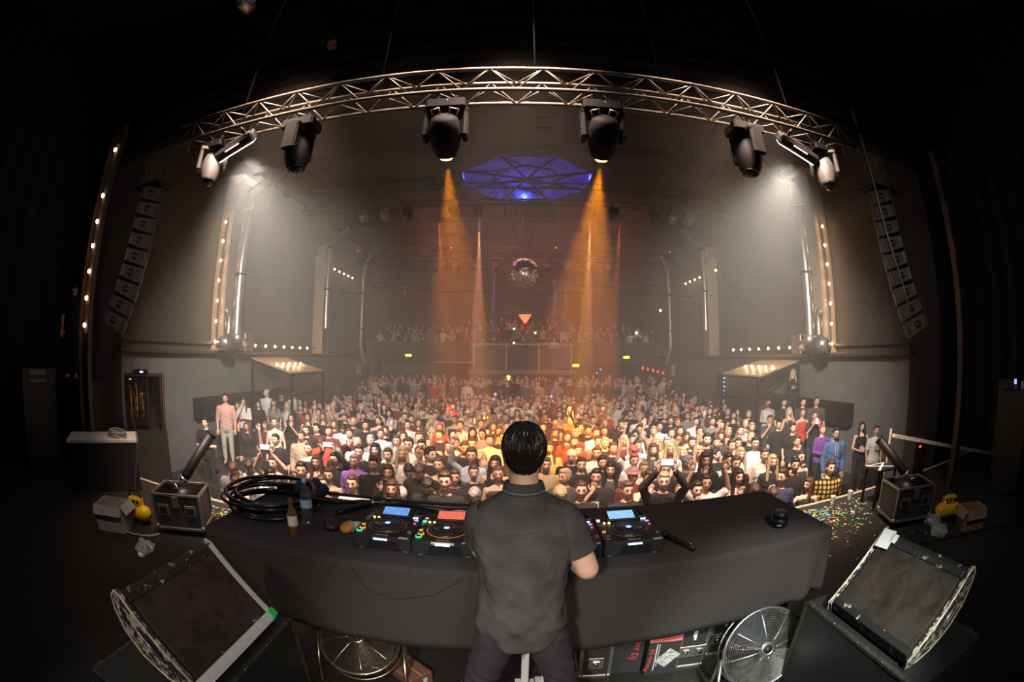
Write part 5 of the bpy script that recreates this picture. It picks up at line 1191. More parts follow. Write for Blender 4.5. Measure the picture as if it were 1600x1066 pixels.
4.86,11.61,-1.25,1.75, m b g s s;person, short brown hair, grey T-shirt, middle crowd beyond bare tabletop
5.06,10.32,-1.25,1.75, m b g l a;person, short brown hair, grey long-sleeved top, one arm raised, middle crowd beyond bare tabletop
3.89,7.7,-1.25,1.75, m b k l s;person, short brown hair, black long-sleeved top, lower crowd beyond bare tabletop, rightmost
4.28,8.3,-1.25,1.75, f B d s s;person, long brown hair, charcoal T-shirt, lower crowd beyond the small speaker
3.54,7.02,-1.25,1.68, m k k s r;person, short dark hair, black T-shirt, facing right, lower crowd beyond bare tabletop
3.42,6.28,-1.25,1.75, f K w l s;person, long dark hair, white long-sleeved top, near rows beyond the small speaker
3.33,5.85,-1.25,1.8, m b k l s;person, short brown hair, black long-sleeved top, near rows beyond the small speaker
3.83,6.58,-1.25,1.75, f L w s s;person, long blond hair, white T-shirt, near rows beyond the small speaker
3.08,5.3,-1.25,1.75, f K k t p;person in striped top filming with a blue phone
2.52,5.21,-1.25,1.75, m k w s u;person, short dark hair, white T-shirt, both arms raised, front row beyond bare tabletop
2.3,5,-1.25,1.73, f k d l h;person, short dark hair, charcoal long-sleeved top, hand at mouth, front row beyond bare tabletop
2.26,5.46,-1.25,1.55, f l q l d;blond person with head tipped back at the stage edge
1.9,5.21,-1.25,1.83, m l k l o;blond person with both arms up holding a phone sideways
2.14,5.86,-1.25,1.8, m b k l s;person, short brown hair, black long-sleeved top, near rows beyond the microphone
2.45,6.1,-1.25,1.57, f l w t s;person, short blond hair, white vest top, near rows beyond bare tabletop
1.8,5.55,-1.25,1.78, f b q t h;person, short brown hair, bare shoulders, hand at mouth, front row beyond the microphone
3.1,9.39,-1.25,1.75, f l e s a;person, short blond hair, beige T-shirt, one arm raised, middle crowd beyond the microphone
3.12,10.22,-1.25,1.55, m b w l s;person, short brown hair, white long-sleeved top, middle crowd beyond the microphone
6.19,11.21,-1.25,1.75, f K k t s;person, long dark hair, black vest top, middle crowd beyond the small speaker
6.31,11.81,-1.25,1.75, m g k s s;person, grey hair, black T-shirt, middle crowd beyond the small speaker
6.15,12.41,-1.25,1.75, m b k s s;person, short brown hair, black T-shirt, upper crowd beyond bare tabletop, rightmost
5.66,9.56,-1.25,1.75, m o g s s;person, a shaved head, grey T-shirt, middle crowd beyond the small speaker
4.27,7.46,-1.25,1.75, m b i t s;person, short brown hair, pink vest top, lower crowd beyond the small speaker
3.96,7.19,-1.25,1.78, f b e s s;person, short brown hair, beige T-shirt, lower crowd beyond the small speaker
5.05,8.77,-1.25,1.75, m b q t p;person, short brown hair, bare shoulders, hands to face, lower crowd beyond the small speaker
3.74,9.36,-1.25,1.73, f b r l s;person, short brown hair, red long-sleeved top, middle crowd beyond bare tabletop
4.09,10.43,-1.25,1.75, f r k l s;person, red headwear, black long-sleeved top, middle crowd beyond bare tabletop
4.1,10.97,-1.25,1.73, m b k l s;person, short brown hair, black long-sleeved top, middle crowd beyond the microphone
3.56,7.47,-1.25,1.88, m k k s s;person, short dark hair, black T-shirt, lower crowd beyond bare tabletop
3.64,8.68,-1.25,1.7, f B k t s;person, long brown hair, black vest top, lower crowd beyond bare tabletop
4.99,9.64,-1.25,1.75, m b k s s;person, short brown hair, black T-shirt, middle crowd beyond the small speaker
4.67,8.66,-1.25,1.75, m l e s a;person, short blond hair, beige T-shirt, one arm raised, lower crowd beyond the small speaker
5.55,9.05,-1.25,1.75, m l k l s;person, short blond hair, black long-sleeved top, middle crowd beyond the small speaker, rightmost
4.79,7.82,-1.25,1.75, m l k s s;person, short blond hair, black T-shirt, lower crowd beyond the small speaker
4.38,6.98,-1.25,1.83, m k w s s;person, short dark hair, white T-shirt, near rows beyond the small speaker
6.68,9.93,-1.25,1.75, m k d s h;person, short dark hair, charcoal T-shirt, hand at mouth, middle crowd beyond the table corner
6.38,9.05,-1.25,1.75, m k k s s;person, short dark hair, black T-shirt, middle crowd beyond the table corner
6.41,8.45,-1.25,1.75, f k k s s;person, short dark hair, black T-shirt, lower crowd beyond the table corner
5.47,7.04,-1.25,1.75, m b k s h;person, short brown hair, black T-shirt, hand at mouth, lower crowd beyond the table corner
4.66,5.85,-1.25,1.75, f U q t s;person, tied-back hair, bare shoulders, near rows beyond the table corner
4.26,5.46,-1.25,1.75, m k k s s;person, short dark hair, black T-shirt, front row beyond the table corner
3.68,5,-1.25,1.75, f b n l l;person, short brown hair, navy long-sleeved top, facing left, front row beyond the table corner
4.04,5.83,-1.25,1.75, f L k s s;person with curly blond hair in black T-shirt with a white peace symbol
4.2,6.34,-1.25,1.75, f b w t s;person, short brown hair, white vest top, near rows beyond the table corner
3.5,4.98,-1.25,1.57, m b k l d;person, short brown hair, black long-sleeved top, looking down, front row beyond the table corner
3.19,5.03,-1.25,1.65, f B k l d;person, long brown hair, black long-sleeved top, looking down, front row beyond the small speaker
4.66,5,-1.25,1.75, m b y p s;person in yellow and black checked shirt beside the confetti
4.21,4.98,-1.25,1.55, f B q t L;person with bare arm stretched over the stage edge by the confetti
6.6,7.51,-1.06,1.62, f r p l c;person with red-brown hair in purple shirt by the side wall
6.5,6.91,-1.22,1.8, m k b h s;bearded person with glasses in blue hooded sweatshirt by the side wall
7,8.84,-0.85,1.62, f b r t s;person in bright red T-shirt on the raised side
6.9,8.19,-0.85,1.62, f b k s p;person in black holding phone up beside the red T-shirt
6.9,9.32,-0.87,1.62, f L q t s;person, long blond hair, bare shoulders, on the raised side beyond the table corner
7.8,9.85,-0.89,1.8, m k d s s;person, short dark hair, charcoal T-shirt, on the raised side beyond the table corner
7.6,8.98,-0.79,1.8, m b d s s;person, short brown hair, charcoal T-shirt, on the raised side by the confetti
7.7,10.7,-0.97,1.8, m k k s s;person, short dark hair, black T-shirt, on the raised side beyond the table corner
7.5,11.31,-1.02,1.8, m b w t c;person in white vest top with folded hands on the side steps
8,10.68,0.05,1.62, f L k l h;person with long blond hair standing highest, on the side platform
7.6,7.11,-1.04,1.62, f K k t c;person in black vest top at the far end of the side wall
7.7,6.69,-1.08,1.62, f b w s s;person in white printed T-shirt last along the side wall
-7.3,9.12,-0.78,1.8, m k i p s;tall person in pale pink shirt and light grey trousers on the raised side
-7.3,10,-0.77,1.62, f B w l h;person in loose white top turned right beside the pale pink shirt
-7.6,10.1,-0.9,1.62, f B i l s;person, long brown hair, pink long-sleeved top, on the raised side by the wall steps
-7.4,10.92,-0.93,1.62, f K k l s;person, long dark hair, black long-sleeved top, on the raised side beyond the cable coil
-7.7,11.88,-0.85,1.8, m o w s l;person, a shaved head, white T-shirt, facing left, on the raised side beyond the cable coil
-7.1,11.35,-0.91,1.62, f B g s s;person, long brown hair, grey T-shirt, on the raised side beyond the cable coil
-7.7,13.77,-1.04,1.8, m b w p s;person, short brown hair, white shirt, on the raised side beyond the bottles
-7.9,13.17,-1.04,1.8, m k k l s;person, short dark hair, black long-sleeved top, on the raised side beyond the cable coil
2.74,17.17,-1.25,1.75, m b r p s;person, short brown hair, red shirt, rear crowd right beside DJ
3.8,16.55,-1.25,1.75, f U w l p;person, tied-back hair, white long-sleeved top, hands to face, rear crowd right of the DJ
0.97,14.67,-1.25,1.75, m b k s s;person, short brown hair, black T-shirt, upper crowd past the DJ
-4.92,13.46,-1.25,1.75, f L w t s;person, long blond hair, white vest top, upper crowd beyond the end player
-0.99,11.94,-1.25,1.75, f L e l u;person, long blond hair, beige long-sleeved top, both arms raised, middle crowd left beside DJ
-5.67,11.65,-1.25,1.75, m k b s h;person, short dark hair, light blue T-shirt, hand at mouth, middle crowd beyond the bottles
-4.22,14.6,-1.25,1.75, m k w s u;person, short dark hair, white T-shirt, both arms raised, upper crowd past the red-screen player
4.31,12.44,-1.25,1.75, m k k s s;person, short dark hair, black T-shirt, upper crowd beyond the microphone
-0.26,13.52,-1.25,1.75, m b n l s;person, short brown hair, navy long-sleeved top, upper crowd past the DJ
5.2,12,-1.25,1.75, m b k s h;person, short brown hair, black T-shirt, hand at mouth, upper crowd beyond bare tabletop
2.86,13.19,-1.25,1.75, f L r t s;person, long blond hair, red vest top, upper crowd right of the DJ
6.14,13.34,-1.25,1.75, m k b p p;person, short dark hair, light blue shirt, hands to face, upper crowd beyond bare tabletop
-2.07,15.69,-1.25,1.75, f B w l s;person, long brown hair, white long-sleeved top, rear crowd left of the DJ
-2.11,13.64,-1.25,1.75, m b b s s;person, short brown hair, light blue T-shirt, upper crowd left of the DJ
-2.19,14.75,-1.25,1.75, f b r s h;person, short brown hair, red T-shirt, hand at mouth, upper crowd left of the DJ
-7.18,15.19,-1.25,1.75, m g w l s;person, grey hair, white long-sleeved top, rear crowd beyond the bottles
-0.93,15.59,-1.25,1.75, m b k l a;person, short brown hair, black long-sleeved top, one arm raised, rear crowd left beside DJ
-1.51,15.45,-1.25,1.75, f L k l s;person, long blond hair, black long-sleeved top, rear crowd left beside DJ
-0.19,17.51,-1.25,1.75, f b d t s;person, short brown hair, charcoal vest top, rear crowd past the DJ
-3.23,14.66,-1.25,1.75, m k k p a;person, short dark hair, black shirt, one arm raised, upper crowd past the red-screen player
-1.77,16.21,-1.25,1.75, m l r s s;person, short blond hair, red T-shirt, rear crowd left beside DJ
-0.02,15.72,-1.25,1.75, m l w s s;person, short blond hair, white T-shirt, rear crowd past the DJ
4.78,13.79,-1.25,1.75, m k n s s;person, short dark hair, navy T-shirt, upper crowd beyond the microphone
0.66,13.47,-1.25,1.75, f K g s s;person, long dark hair, grey T-shirt, upper crowd past the DJ
5.86,16.88,-1.25,1.75, m b r s a;person, short brown hair, red T-shirt, one arm raised, rear crowd beyond the microphone
-6.33,14.33,-1.25,1.75, m g d s s;person, grey hair, charcoal T-shirt, upper crowd beyond the bottles
2.65,15.08,-1.25,1.75, m l k p p;person, short blond hair, black shirt, hands to face, rear crowd right of the DJ
-4.22,16.14,-1.25,1.75, f B k l a;person, long brown hair, black long-sleeved top, one arm raised, rear crowd past the red-screen player
-4.94,14.4,-1.25,1.75, f b k t a;person, brown hair, black vest top, one arm raised, upper crowd beyond the end player, rightmost
-0.56,13.07,-1.25,1.75, f L g s p;person, long blond hair, grey T-shirt, hands to face, upper crowd left beside DJ
6.69,11.15,-1.25,1.75, m l k l s;person, short blond hair, black long-sleeved top, middle crowd beyond the small speaker, leftmost
-0.81,13.57,-1.25,1.73, f K k t s;person, long dark hair, black vest top, upper crowd left beside DJ
5.51,14.71,-1.25,1.75, m o w p s;person, a shaved head, white shirt, upper crowd beyond the microphone
2.37,14.47,-1.25,1.75, m b r s p;person, short brown hair, red T-shirt, hands to face, upper crowd right of the DJ
5.15,15.67,-1.25,1.75, m b k p s;person, short brown hair, black shirt, rear crowd beyond the microphone
4.4,13.17,-1.25,1.75, f L w t s;person, long blond hair, white vest top, upper crowd beyond the microphone
2.8,13.87,-1.25,1.75, m k d s s;person, short dark hair, charcoal T-shirt, upper crowd right of the DJ
-3.25,16.19,-1.25,1.75, f B g t s;person, long brown hair, grey vest top, rear crowd left of the DJ
6.44,16.17,-1.25,1.75, f U n l p;person, tied-back hair, navy long-sleeved top, hands to face, rear crowd beyond bare tabletop
-1.37,13.73,-1.25,1.75, f U n l a;person, tied-back hair, navy long-sleeved top, one arm raised, upper crowd left beside DJ
0.85,12.96,-1.25,1.8, f K r t a;person, long dark hair, red vest top, one arm raised, upper crowd past the DJ
-6.13,15.13,-1.25,1.75, m l k s s;person, short blond hair, black T-shirt, rear crowd beyond the end player
-4.54,15.12,-1.25,1.75, m o m l s;person, a shaved head, maroon long-sleeved top, rear crowd past the red-screen player
-5.82,12.93,-1.25,1.75, f L w s s;person, long blond hair, white T-shirt, upper crowd beyond the bottles
6.6,15.49,-1.25,1.75, m g b s a;person, grey hair, light blue T-shirt, one arm raised, rear crowd beyond bare tabletop
-1.46,13,-1.25,1.75, m b w l s;person, short brown hair, white long-sleeved top, upper crowd left beside DJ
5.89,16.21,-1.25,1.75, f K g s p;person, long dark hair, grey T-shirt, hands to face, rear crowd beyond the microphone
0.05,12.98,-1.25,1.75, f B k t s;person, long brown hair, black vest top, upper crowd past the DJ
1.27,12.64,-1.25,1.75, m k e l s;person, short dark hair, beige long-sleeved top, upper crowd right beside DJ
1.96,13.5,-1.25,1.75, m o k s h;person, a shaved head, black T-shirt, hand at mouth, upper crowd right beside DJ
1.63,16,-1.25,1.75, f L r s s;person, long blond hair, red T-shirt, rear crowd right beside DJ
-0.45,14.03,-1.25,1.62, f B k s p;person, long brown hair, black T-shirt, hands to face, upper crowd past the DJ
0.27,17.22,-1.25,1.75, f B m s p;person, long brown hair, maroon T-shirt, hands to face, rear crowd past the DJ
-2.78,13.48,-1.25,1.75, f b w s a;person, short brown hair, white T-shirt, one arm raised, upper crowd left of the DJ
-4.53,12.89,-1.25,1.75, m k w s s;person, short dark hair, white T-shirt, upper crowd beyond the end player
4.65,16.14,-1.25,1.75, m b n l s;person, short brown hair, navy long-sleeved top, rear crowd beyond the microphone
-7.02,14.08,-1.25,1.75, m k m s s;person, short dark hair, maroon T-shirt, upper crowd beyond the bottles
-6.35,13.13,-1.25,1.75, m b w s s;person, short brown hair, white T-shirt, upper crowd beyond the bottles
5.89,14.12,-1.25,1.75, f U b t s;person, tied-back hair, light blue vest top, upper crowd beyond bare tabletop
-0.61,16.06,-1.25,1.7, m g b p s;person, grey hair, light blue shirt, rear crowd left beside DJ
-5.06,12.09,-1.25,1.75, f b k t a;person, brown hair, black vest top, one arm raised, upper crowd beyond the end player, leftmost
-5.58,13.37,-1.25,1.75, f U k t s;person, tied-back hair, black vest top, upper crowd beyond the end player
7.07,14.72,-1.25,1.75, m k w p s;person, short dark hair, white shirt, upper crowd beyond bare tabletop
-4.09,11.92,-1.25,1.75, m b k s a;person, short brown hair, black T-shirt, one arm raised, middle crowd beyond the end player
4.3,16.95,-1.25,1.75, f b m t s;person, short brown hair, maroon vest top, rear crowd right of the DJ
-1.1,14.91,-1.25,1.75, m b e p s;person, short brown hair, beige shirt, upper crowd left beside DJ
7.02,13.39,-1.25,1.75, m b k p s;person, short brown hair, black shirt, upper crowd beyond the small speaker
6.58,13.65,-1.25,1.73, f B e s s;person, long brown hair, beige T-shirt, upper crowd beyond bare tabletop
5.2,13.32,-1.25,1.75, m b k s s;person, short brown hair, black T-shirt, upper crowd beyond bare tabletop, leftmost
-1.42,16.64,-1.25,1.73, m k d s h;person, short dark hair, charcoal T-shirt, hand at mouth, rear crowd left beside DJ"""
rnd = random.Random(21)
nph = 0
for ln in PPL.split('\n'):
    a, lab = ln.split(';'); x, y, fz, h, code = a.split(','); code = code.replace(' ', ''); x, y, fz, h = map(float, (x, y, fz, h))
    sex, ha, tc, tk, pose = code; fem = sex == 'f'
    turn = {'d': 'd', 'l': 'l', 'r': 'r', 'L': 'l'}.get(pose, 's'); pz = {'d': 's', 'l': 's', 'r': 's', 'v': 's'}.get(pose, pose)
    if 'head tipped back' in lab: turn = 'b'
    if tc == 'q': tk = 't'
    me = cached(('body', sex, pz, turn), lambda: body(fem, pz, turn), [SKIN, LIP, EYEW, IRIS, BROW])
    o = link('person', me, None, (x, y, fz), label=lab, cat='person', group='crowd on the hall floor' if fz == -1.25 else 'people on the raised sides')
    o.scale = [h / 1.75] * 3; o.rotation_euler = (0, 0, math.atan2(x * .55, y + 3) * -1 + rnd.uniform(-.22, .22))
    q = rnd.choice(SKINS); o.color = (*q, 1)
    if 'tipped back' not in lab and rnd.random() < .0: pass
    tm = cached(('top', sex, pz, tk), lambda: top(fem, pz, tk), [SHIRT, WHITE_TAPE])
    if 'bare-chested' not in lab:
        s_ = link('vest_top' if tk == 't' else 'hooded_top' if tk == 'h' else 'shirt', tm, o); c_ = TOPC[tc]; f_ = rnd.uniform(.8, 1.2); c_ = (.1, .16, .33) if 'blue hooded' in lab else (.15, .05, .24) if 'in purple shirt' in lab else c_; s_.color = (*[min(k * f_, .85) for k in c_], 1)
        if 'checked' in lab or 'striped' in lab:
            s_.material_slots[0].link = 'OBJECT'; s_.material_slots[0].material = PLAID if 'checked' in lab else STRIPE
        if 'peace symbol' in lab:
            m = MB(); m.tube([(.075 * math.cos(R(k)), -.156, 1.22 + .075 * math.sin(R(k))) for k in range(0, 360, 15)], .006, 5, closed=True); m.tube([(0, -.156, 1.295), (0, -.158, 1.145)], .006, 5)
            for e in (-1, 1): m.tube([(0, -.158, 1.22), (e * .053, -.158, 1.167)], .006, 5)
            m.build('peace_print', WHITE_TAPE, s_)
        elif 'printed' in lab:
            m = MB(); m.box((0, -.15, 1.25), (.13, .006, .12)); m.build('shirt_print', mat('grey_print_cloth', (.4, .42, .36), .9, noise=.8, scale=40), s_)
    l_ = link('trousers', cached(('trousers', sex), lambda: trousers(fem), [TROU]), o)
    l_.color = (.42, .39, .34, 1) if 'light grey trousers' in lab else (.06, .09, .16, 1) if 'blue jeans' in lab else (*rnd.choice([(.015, .015, .018), (.03, .04, .07), (.02, .02, .02)]), 1)
    hs = link('hair' if ha not in 'chv' else 'hat', cached(('hair', ha), lambda: hair(ha), [HAIR]), o)
    hs.matrix_local = headM(turn); c_ = HAIRC[ha]; f_ = rnd.uniform(.75, 1.3); hs.color = (*[k * f_ for k in c_], 1)
    if ha == 'o': hs.color = (*[k * .82 for k in q], 1)
    if 'eard' in lab:
        bd = link('beard', cached(('beard',), lambda: (lambda b_: (b_.ell((0, -.035, -.085), (.062, .062, .04), 0, 18, 12), b_)[1])(MB()), [HAIR]), o); bd.matrix_local = headM(turn); bd.color = (.03, .018, .012, 1)
    if 'glasses' in lab:
        gm = MB()
        for e in (-1, 1): gm.tube([(e * .031 + .021 * math.cos(R(k)), -.097, .012 + .015 * math.sin(R(k))) for k in range(0, 360, 30)], .0025, 4, closed=True); gm.tube([(e * .052, -.097, .015), (e * .075, .0, .012)], .0025, 4)
        gm.tube([(-.01, -.098, .015), (.01, -.098, .015)], .0025, 4); gl = gm.build('glasses', BLACK, o); gl.matrix_local = headM(turn)
    if pose in 'po' and nph < 26:
        nph += 1; m = MB(); 
        if pose == 'o': m.box((0, -.3, 1.95), (.16, .01, .08), 0, bev=.003); m.box((0, -.306, 1.95), (.15, .002, .07), 1)
        else: m.box((0, -.34, 1.55), (.075, .01, .15), 0, bev=.003)
        ph = m.build('phone', [(PHONE, PHONE, mat('mint_case', (.3, .6, .55), .4), WHITE_TAPE)[nph % 4], PHS], label='phone of the ' + ' '.join(lab.split()[:13]), cat='phone', group='phones held up in the crowd')
        ph.matrix_world = Matrix.Translation(o.location) @ o.rotation_euler.to_matrix().to_4x4() @ Matrix.Scale(h / 1.75, 4)

# the rest of the crowd, too far and dense to single out
def merged(name, spots, label, pose_list='sssuasahcp', zf=lambda x, y: -1.25, dark=1.):
    prot = {}
    VV = []; FF = []; MM = []; CC = []; n = 0
    rr = random.Random(9)
    for x, y in spots:
        fem = rr.random() < .4; pz = rr.choice(pose_list); ha = rr.choice('KBLU' if fem else 'kbbkl'); tk = rr.choice('sslt' if fem else 'slp')
        key = (fem, pz, ha, tk)
        if key not in prot:
            o = MB(); bd = body(fem, pz, 's', 0); cols = []
            for part, c in ((bd, 'skin'), (top(fem, pz, tk, 0), 'top'), (trousers(fem, 0), 'leg')):
                k0 = o.n; put(o, part, Matrix()); cols += [c] * (o.n - k0)
            k0 = o.n; put(o, hair(ha, 0), headM('s')); cols += ['hair'] * (o.n - k0)
            prot[key] = (np.concatenate(o.v), o.f, o.m, np.array(cols))
        V, F, M_, cl = prot[key]; s_ = rr.uniform(.92, 1.06); a = -math.atan2(x * .55, y + 3) + rr.uniform(-.3, .3)
        ca, sa = math.cos(a), math.sin(a); P_ = V * s_; Q = np.stack([P_[:, 0] * ca - P_[:, 1] * sa + x, P_[:, 0] * sa + P_[:, 1] * ca + y, P_[:, 2] + zf(x, y)], 1)
        sk = rr.choice(SKINS); tp = TOPC[rr.choice('kkkkwwdgnmerbk')]; hc = HAIRC[ha]
        cm_ = {'skin': sk, 'top': tp, 'leg': (.02, .02, .025), 'hair': hc}
        C = np.zeros((len(V), 4)); C[:, 3] = 1
        for k, c in cm_.items(): C[cl == k, :3] = np.array(c) * dark
        VV.append(Q); FF += [tuple(i + n for i in q) for q in F]; MM += M_; CC.append(C); n += len(V)
    me = bpy.data.meshes.new(name); me.from_pydata(np.concatenate(VV).tolist(), [], FF)
    CR = tint('crowd_tone', .8, .05, 20, attr=True)
    for m_ in (CR, LIP, EYEW, IRIS, BROW): me.materials.append(m_)
    me.polygons.foreach_set('material_index', MM); me.polygons.foreach_set('use_smooth', [True] * len(FF))
    at_ = me.color_attributes.new('tone', 'FLOAT_COLOR', 'POINT'); at_.data.foreach_set('color', np.concatenate(CC).ravel()); me.update()
    return link(name, me, label=label, cat='crowd', kind='stuff')
sp = [tuple(map(float, q.split(','))) for q in """-5.72,23.02 1.03,22.43 0.96,19.74 -1.41,12.22 -1.65,21.15 -4.85,16.96 -1.21,19.84 3.99,16.01 3.48,19.01 0.13,21.87 -5.4,16.26 2.37,22.21 -1.35,22.83 -6.47,15.79 -5.36,21.98 7.02,12.46 -6.26,20.58 -5.37,17.25 5.9,20.72 3.51,14.83 -3.81,17.3 -1.01,17.25 2.92,17.73 1.67,15.47 0.32,13.82 4.17,14.31 -3.97,17.83 5.74,12.91 5.88,20.23 -2.41,17.88 -6.45,17.36 4.95,19.48 4.82,22.21 4.44,19.07 -4.73,17.49 1.76,23.02 1.79,18.83 -2.69,21.77 -4.38,17.08 6.05,18.24 5.09,20.82 4.4,18.13 -3.52,22.07 0.99,18.79 1.28,16.74 -4.04,21.16 3.7,13.65 -3.98,21.75 0.11,17.9 5.01,15.14 4.08,14.81 -5.15,22.76 -6.87,12.69 3.14,14.48 -0.63,22.66 -2.68,19.01 -2.31,19.82 -4.55,18.07 -6.68,18.04 6.25,22.3 -0.38,18.24 3.06,18.27 -4.66,19.96 -3.79,15.5 5.31,13.91 3.56,16.98 -3.08,21 3.82,20.5 5.38,12.51 -0.79,21.09 3.67,19.65 -4.54,21.29 0.32,20.73 7,16.11 4.45,23.12 5.74,17.43 1.64,13.04 -2.41,13.08 -2.77,22.6 3.74,15.58 0.1,22.92 -7,22.48 -1.17,18.12 2.07,20.4 -7.14,17.3 -5.74,20.6 1.89,12.61 -0.26,14.54 -4.43,18.71 6.9,17.86 -4.11,13.25 1.15,21.25 2.9,19.37 -1.62,17.75 -6.74,20.24 4.27,11.96 5.02,21.66 -6.01,22.63 1.5,18.3 2.91,19.9 5.42,22.59 1.62,14.5 4.22,19.61 -1.25,22.21 -6.3,19.78 6.9,22.01 -2.32,22.79 7.05,21.25 7.13,19.27 -0.36,19.22 3.5,22.03 4.8,12.46 5.05,16.78 3.33,16.02 -1.71,20.66 -0.87,18.58 -3.41,17.79 2.04,16.69 -3.5,21.57 4.42,17.52 0.09,19.65 -7.21,21.01 1.79,19.51 -6.68,15.05 -1.14,20.36 -4.21,22.55 4.08,22.73 -5.88,21.61 0.98,18.28 6.62,16.71 6.6,22.98 5.57,19.46 -3.27,23.18 6.23,21.16 -3.85,23.2 -0.21,21.3 -1.56,19.31 -1.77,19.83 2.33,17.51 -7.05,13.46 5.71,11.87 0.53,22.17 -5.01,19.02 -6.93,18.97 0.33,15.2 -7.02,15.98 -2.12,19.06 6.86,17.16 0.9,17.23 6.42,14.98 -3.93,19.71 4.72,14.54 -4.55,20.64 1.97,21.82 -6.73,23.19 0.79,15.39 3.06,21.21 -0.39,22.05 -0.9,14.32 4.36,21.45 6.31,19.37 -5.46,19.25 2.37,22.83 7.25,16.53 -0.36,19.84 2.76,18.78 -4.87,23.2 -2.24,20.64 5.24,17.79 0.8,20.25 0.57,21.41 -6.67,16.85 2.92,23.02 -5.68,14.28 4.36,20.75 2.44,18.22 5.05,23.03 1.73,17.49 -2.25,21.28 -5.89,18.63 0.34,16.32 5.06,18.75 1.4,20.48 7.29,14.08 3.81,21.55 -3.89,13.96 -5.25,21.4 7.1,20.12 -5.61,20.09 -3.52,18.79 -6.18,13.74 -3.33,20.46 -1.94,18.12 2.82,11.51 2.36,19.45 0.02,18.63 -0.47,16.64 6.28,17.53 5.37,20.15 -2.47,16.66 -2.8,18.25 -3.4,19.56 -6.87,21.93 -4.97,15.34 3.17,16.5 2.82,15.62 -3.72,16.61 -6.01,19.31 -2.57,15.41 6.56,18.43 -4.54,12.36 7.21,22.71 6.86,20.78 1.42,21.76 -4.86,15.94 -6.2,11.81 3.73,18.39 -1.52,18.68 6.49,20.01 5.18,16.26 -3.65,20.83 0.09,22.4 0.82,16.07 -2.83,17.46 -6.38,22.17 -2.9,15.81 3.68,23.16 5.35,18.34 -5.63,12.18 4.74,20.16 -6.42,18.55 -0.47,20.39 0.3,11.89 -5.13,19.67 1.26,17.73 -3.5,13.53 -6.98,12 5.63,15.68 3.1,20.54 -2.08,17.09 4.38,15.19 2.67,16.42 1.37,13.7 -3.28,14.16 -3.89,15.03 -3.06,11.8 5.92,23.17 -2.05,14.13 -5.7,15.75 -1.67,22.46 -5.52,17.85 -0.66,21.62 0.49,18.84 -3.24,15.22 0.38,14.36 0.96,23.09 -6.64,21.19 -6.52,16.38 2.03,17.94 -5.18,12.75 3.67,22.49""".split()]
rb = random.Random(5)
bal = [(-8 + 16 * i / 37 + rb.uniform(-.12, .12), 24.55 + rb.uniform(0, .25)) for i in range(38)] + [(-7.5 + 15 * i / 30 + rb.uniform(-.15, .15), 26.2 + rb.uniform(-.3, .3)) for i in range(31)] + [(-3 + 6 * i / 12 + rb.uniform(-.15, .15), 27.7) for i in range(13)]
bal = [(x, y) for x, y in bal if not (-2.6 < x < 3.2 and y < 25)]
def zc(x, y):
    return (1.93 if y < 25.4 else 2.2 if y < 27 else 2.7) if y > 24.2 else (-.7 if y > 18.7 else -1.25)
merged('crowd', sp + bal, 'dense rear rows of the crowd and the onlookers along the balcony', zf=zc)

# dark figure standing in the left wing
def clothed(name_label, loc, rz, sex, pz, turn, ha, tk, topc, legc, skin, h=1.75, group=None):
    fem = sex == 'f'
    o = link('person', cached(('body', sex, pz, turn), lambda: body(fem, pz, turn), [SKIN, LIP, EYEW, IRIS, BROW]), None, loc, (0, 0, rz), name_label, 'person', group); o.color = (*skin, 1); o.scale = [h / 1.75] * 3
    s_ = link('shirt', cached(('top', sex, pz, tk), lambda: top(fem, pz, tk), [SHIRT, WHITE_TAPE]), o); s_.color = (*topc, 1)
    l_ = link('trousers', cached(('trousers', sex), lambda: trousers(fem), [TROU]), o); l_.color = (*legc, 1)
    hs = link('hair', cached(('hair', ha), lambda: hair(ha), [HAIR]), o); hs.matrix_local = headM(turn); hs.color = (*HAIRC[ha], 1)
    return o
clothed('shadowed person in black standing on the high riser in the left wing', (-8.0, 4.5, 1.5), R(50), 'm', 's', 'd', 'k', 's', (.01, .01, .01), (.01, .01, .01), SKINS[2], 1.75)
clothed('person in black behind the booth rail on the balcony, first from the left', (-1.2, 23.2, 1.4), 0, 'm', 's', 's', 'k', 's', (.02, .02, .02), (.02, .02, .02), SKINS[0], 1.75, 'booth crew on the balcony')
clothed('person in white T-shirt behind the balcony booth rail', (2.05, 23.3, 1.4), 0, 'm', 's', 's', 'b', 's', (.6, .58, .55), (.02, .02, .02), SKINS[0], 1.7, 'booth crew on the balcony')
clothed('person in dark top between the two booth lamps on the balcony', (.4, 23.35, 1.4), 0, 'm', 's', 's', 'k', 'l', (.03, .03, .03), (.02, .02, .02), SKINS[0], 1.75, 'booth crew on the balcony')

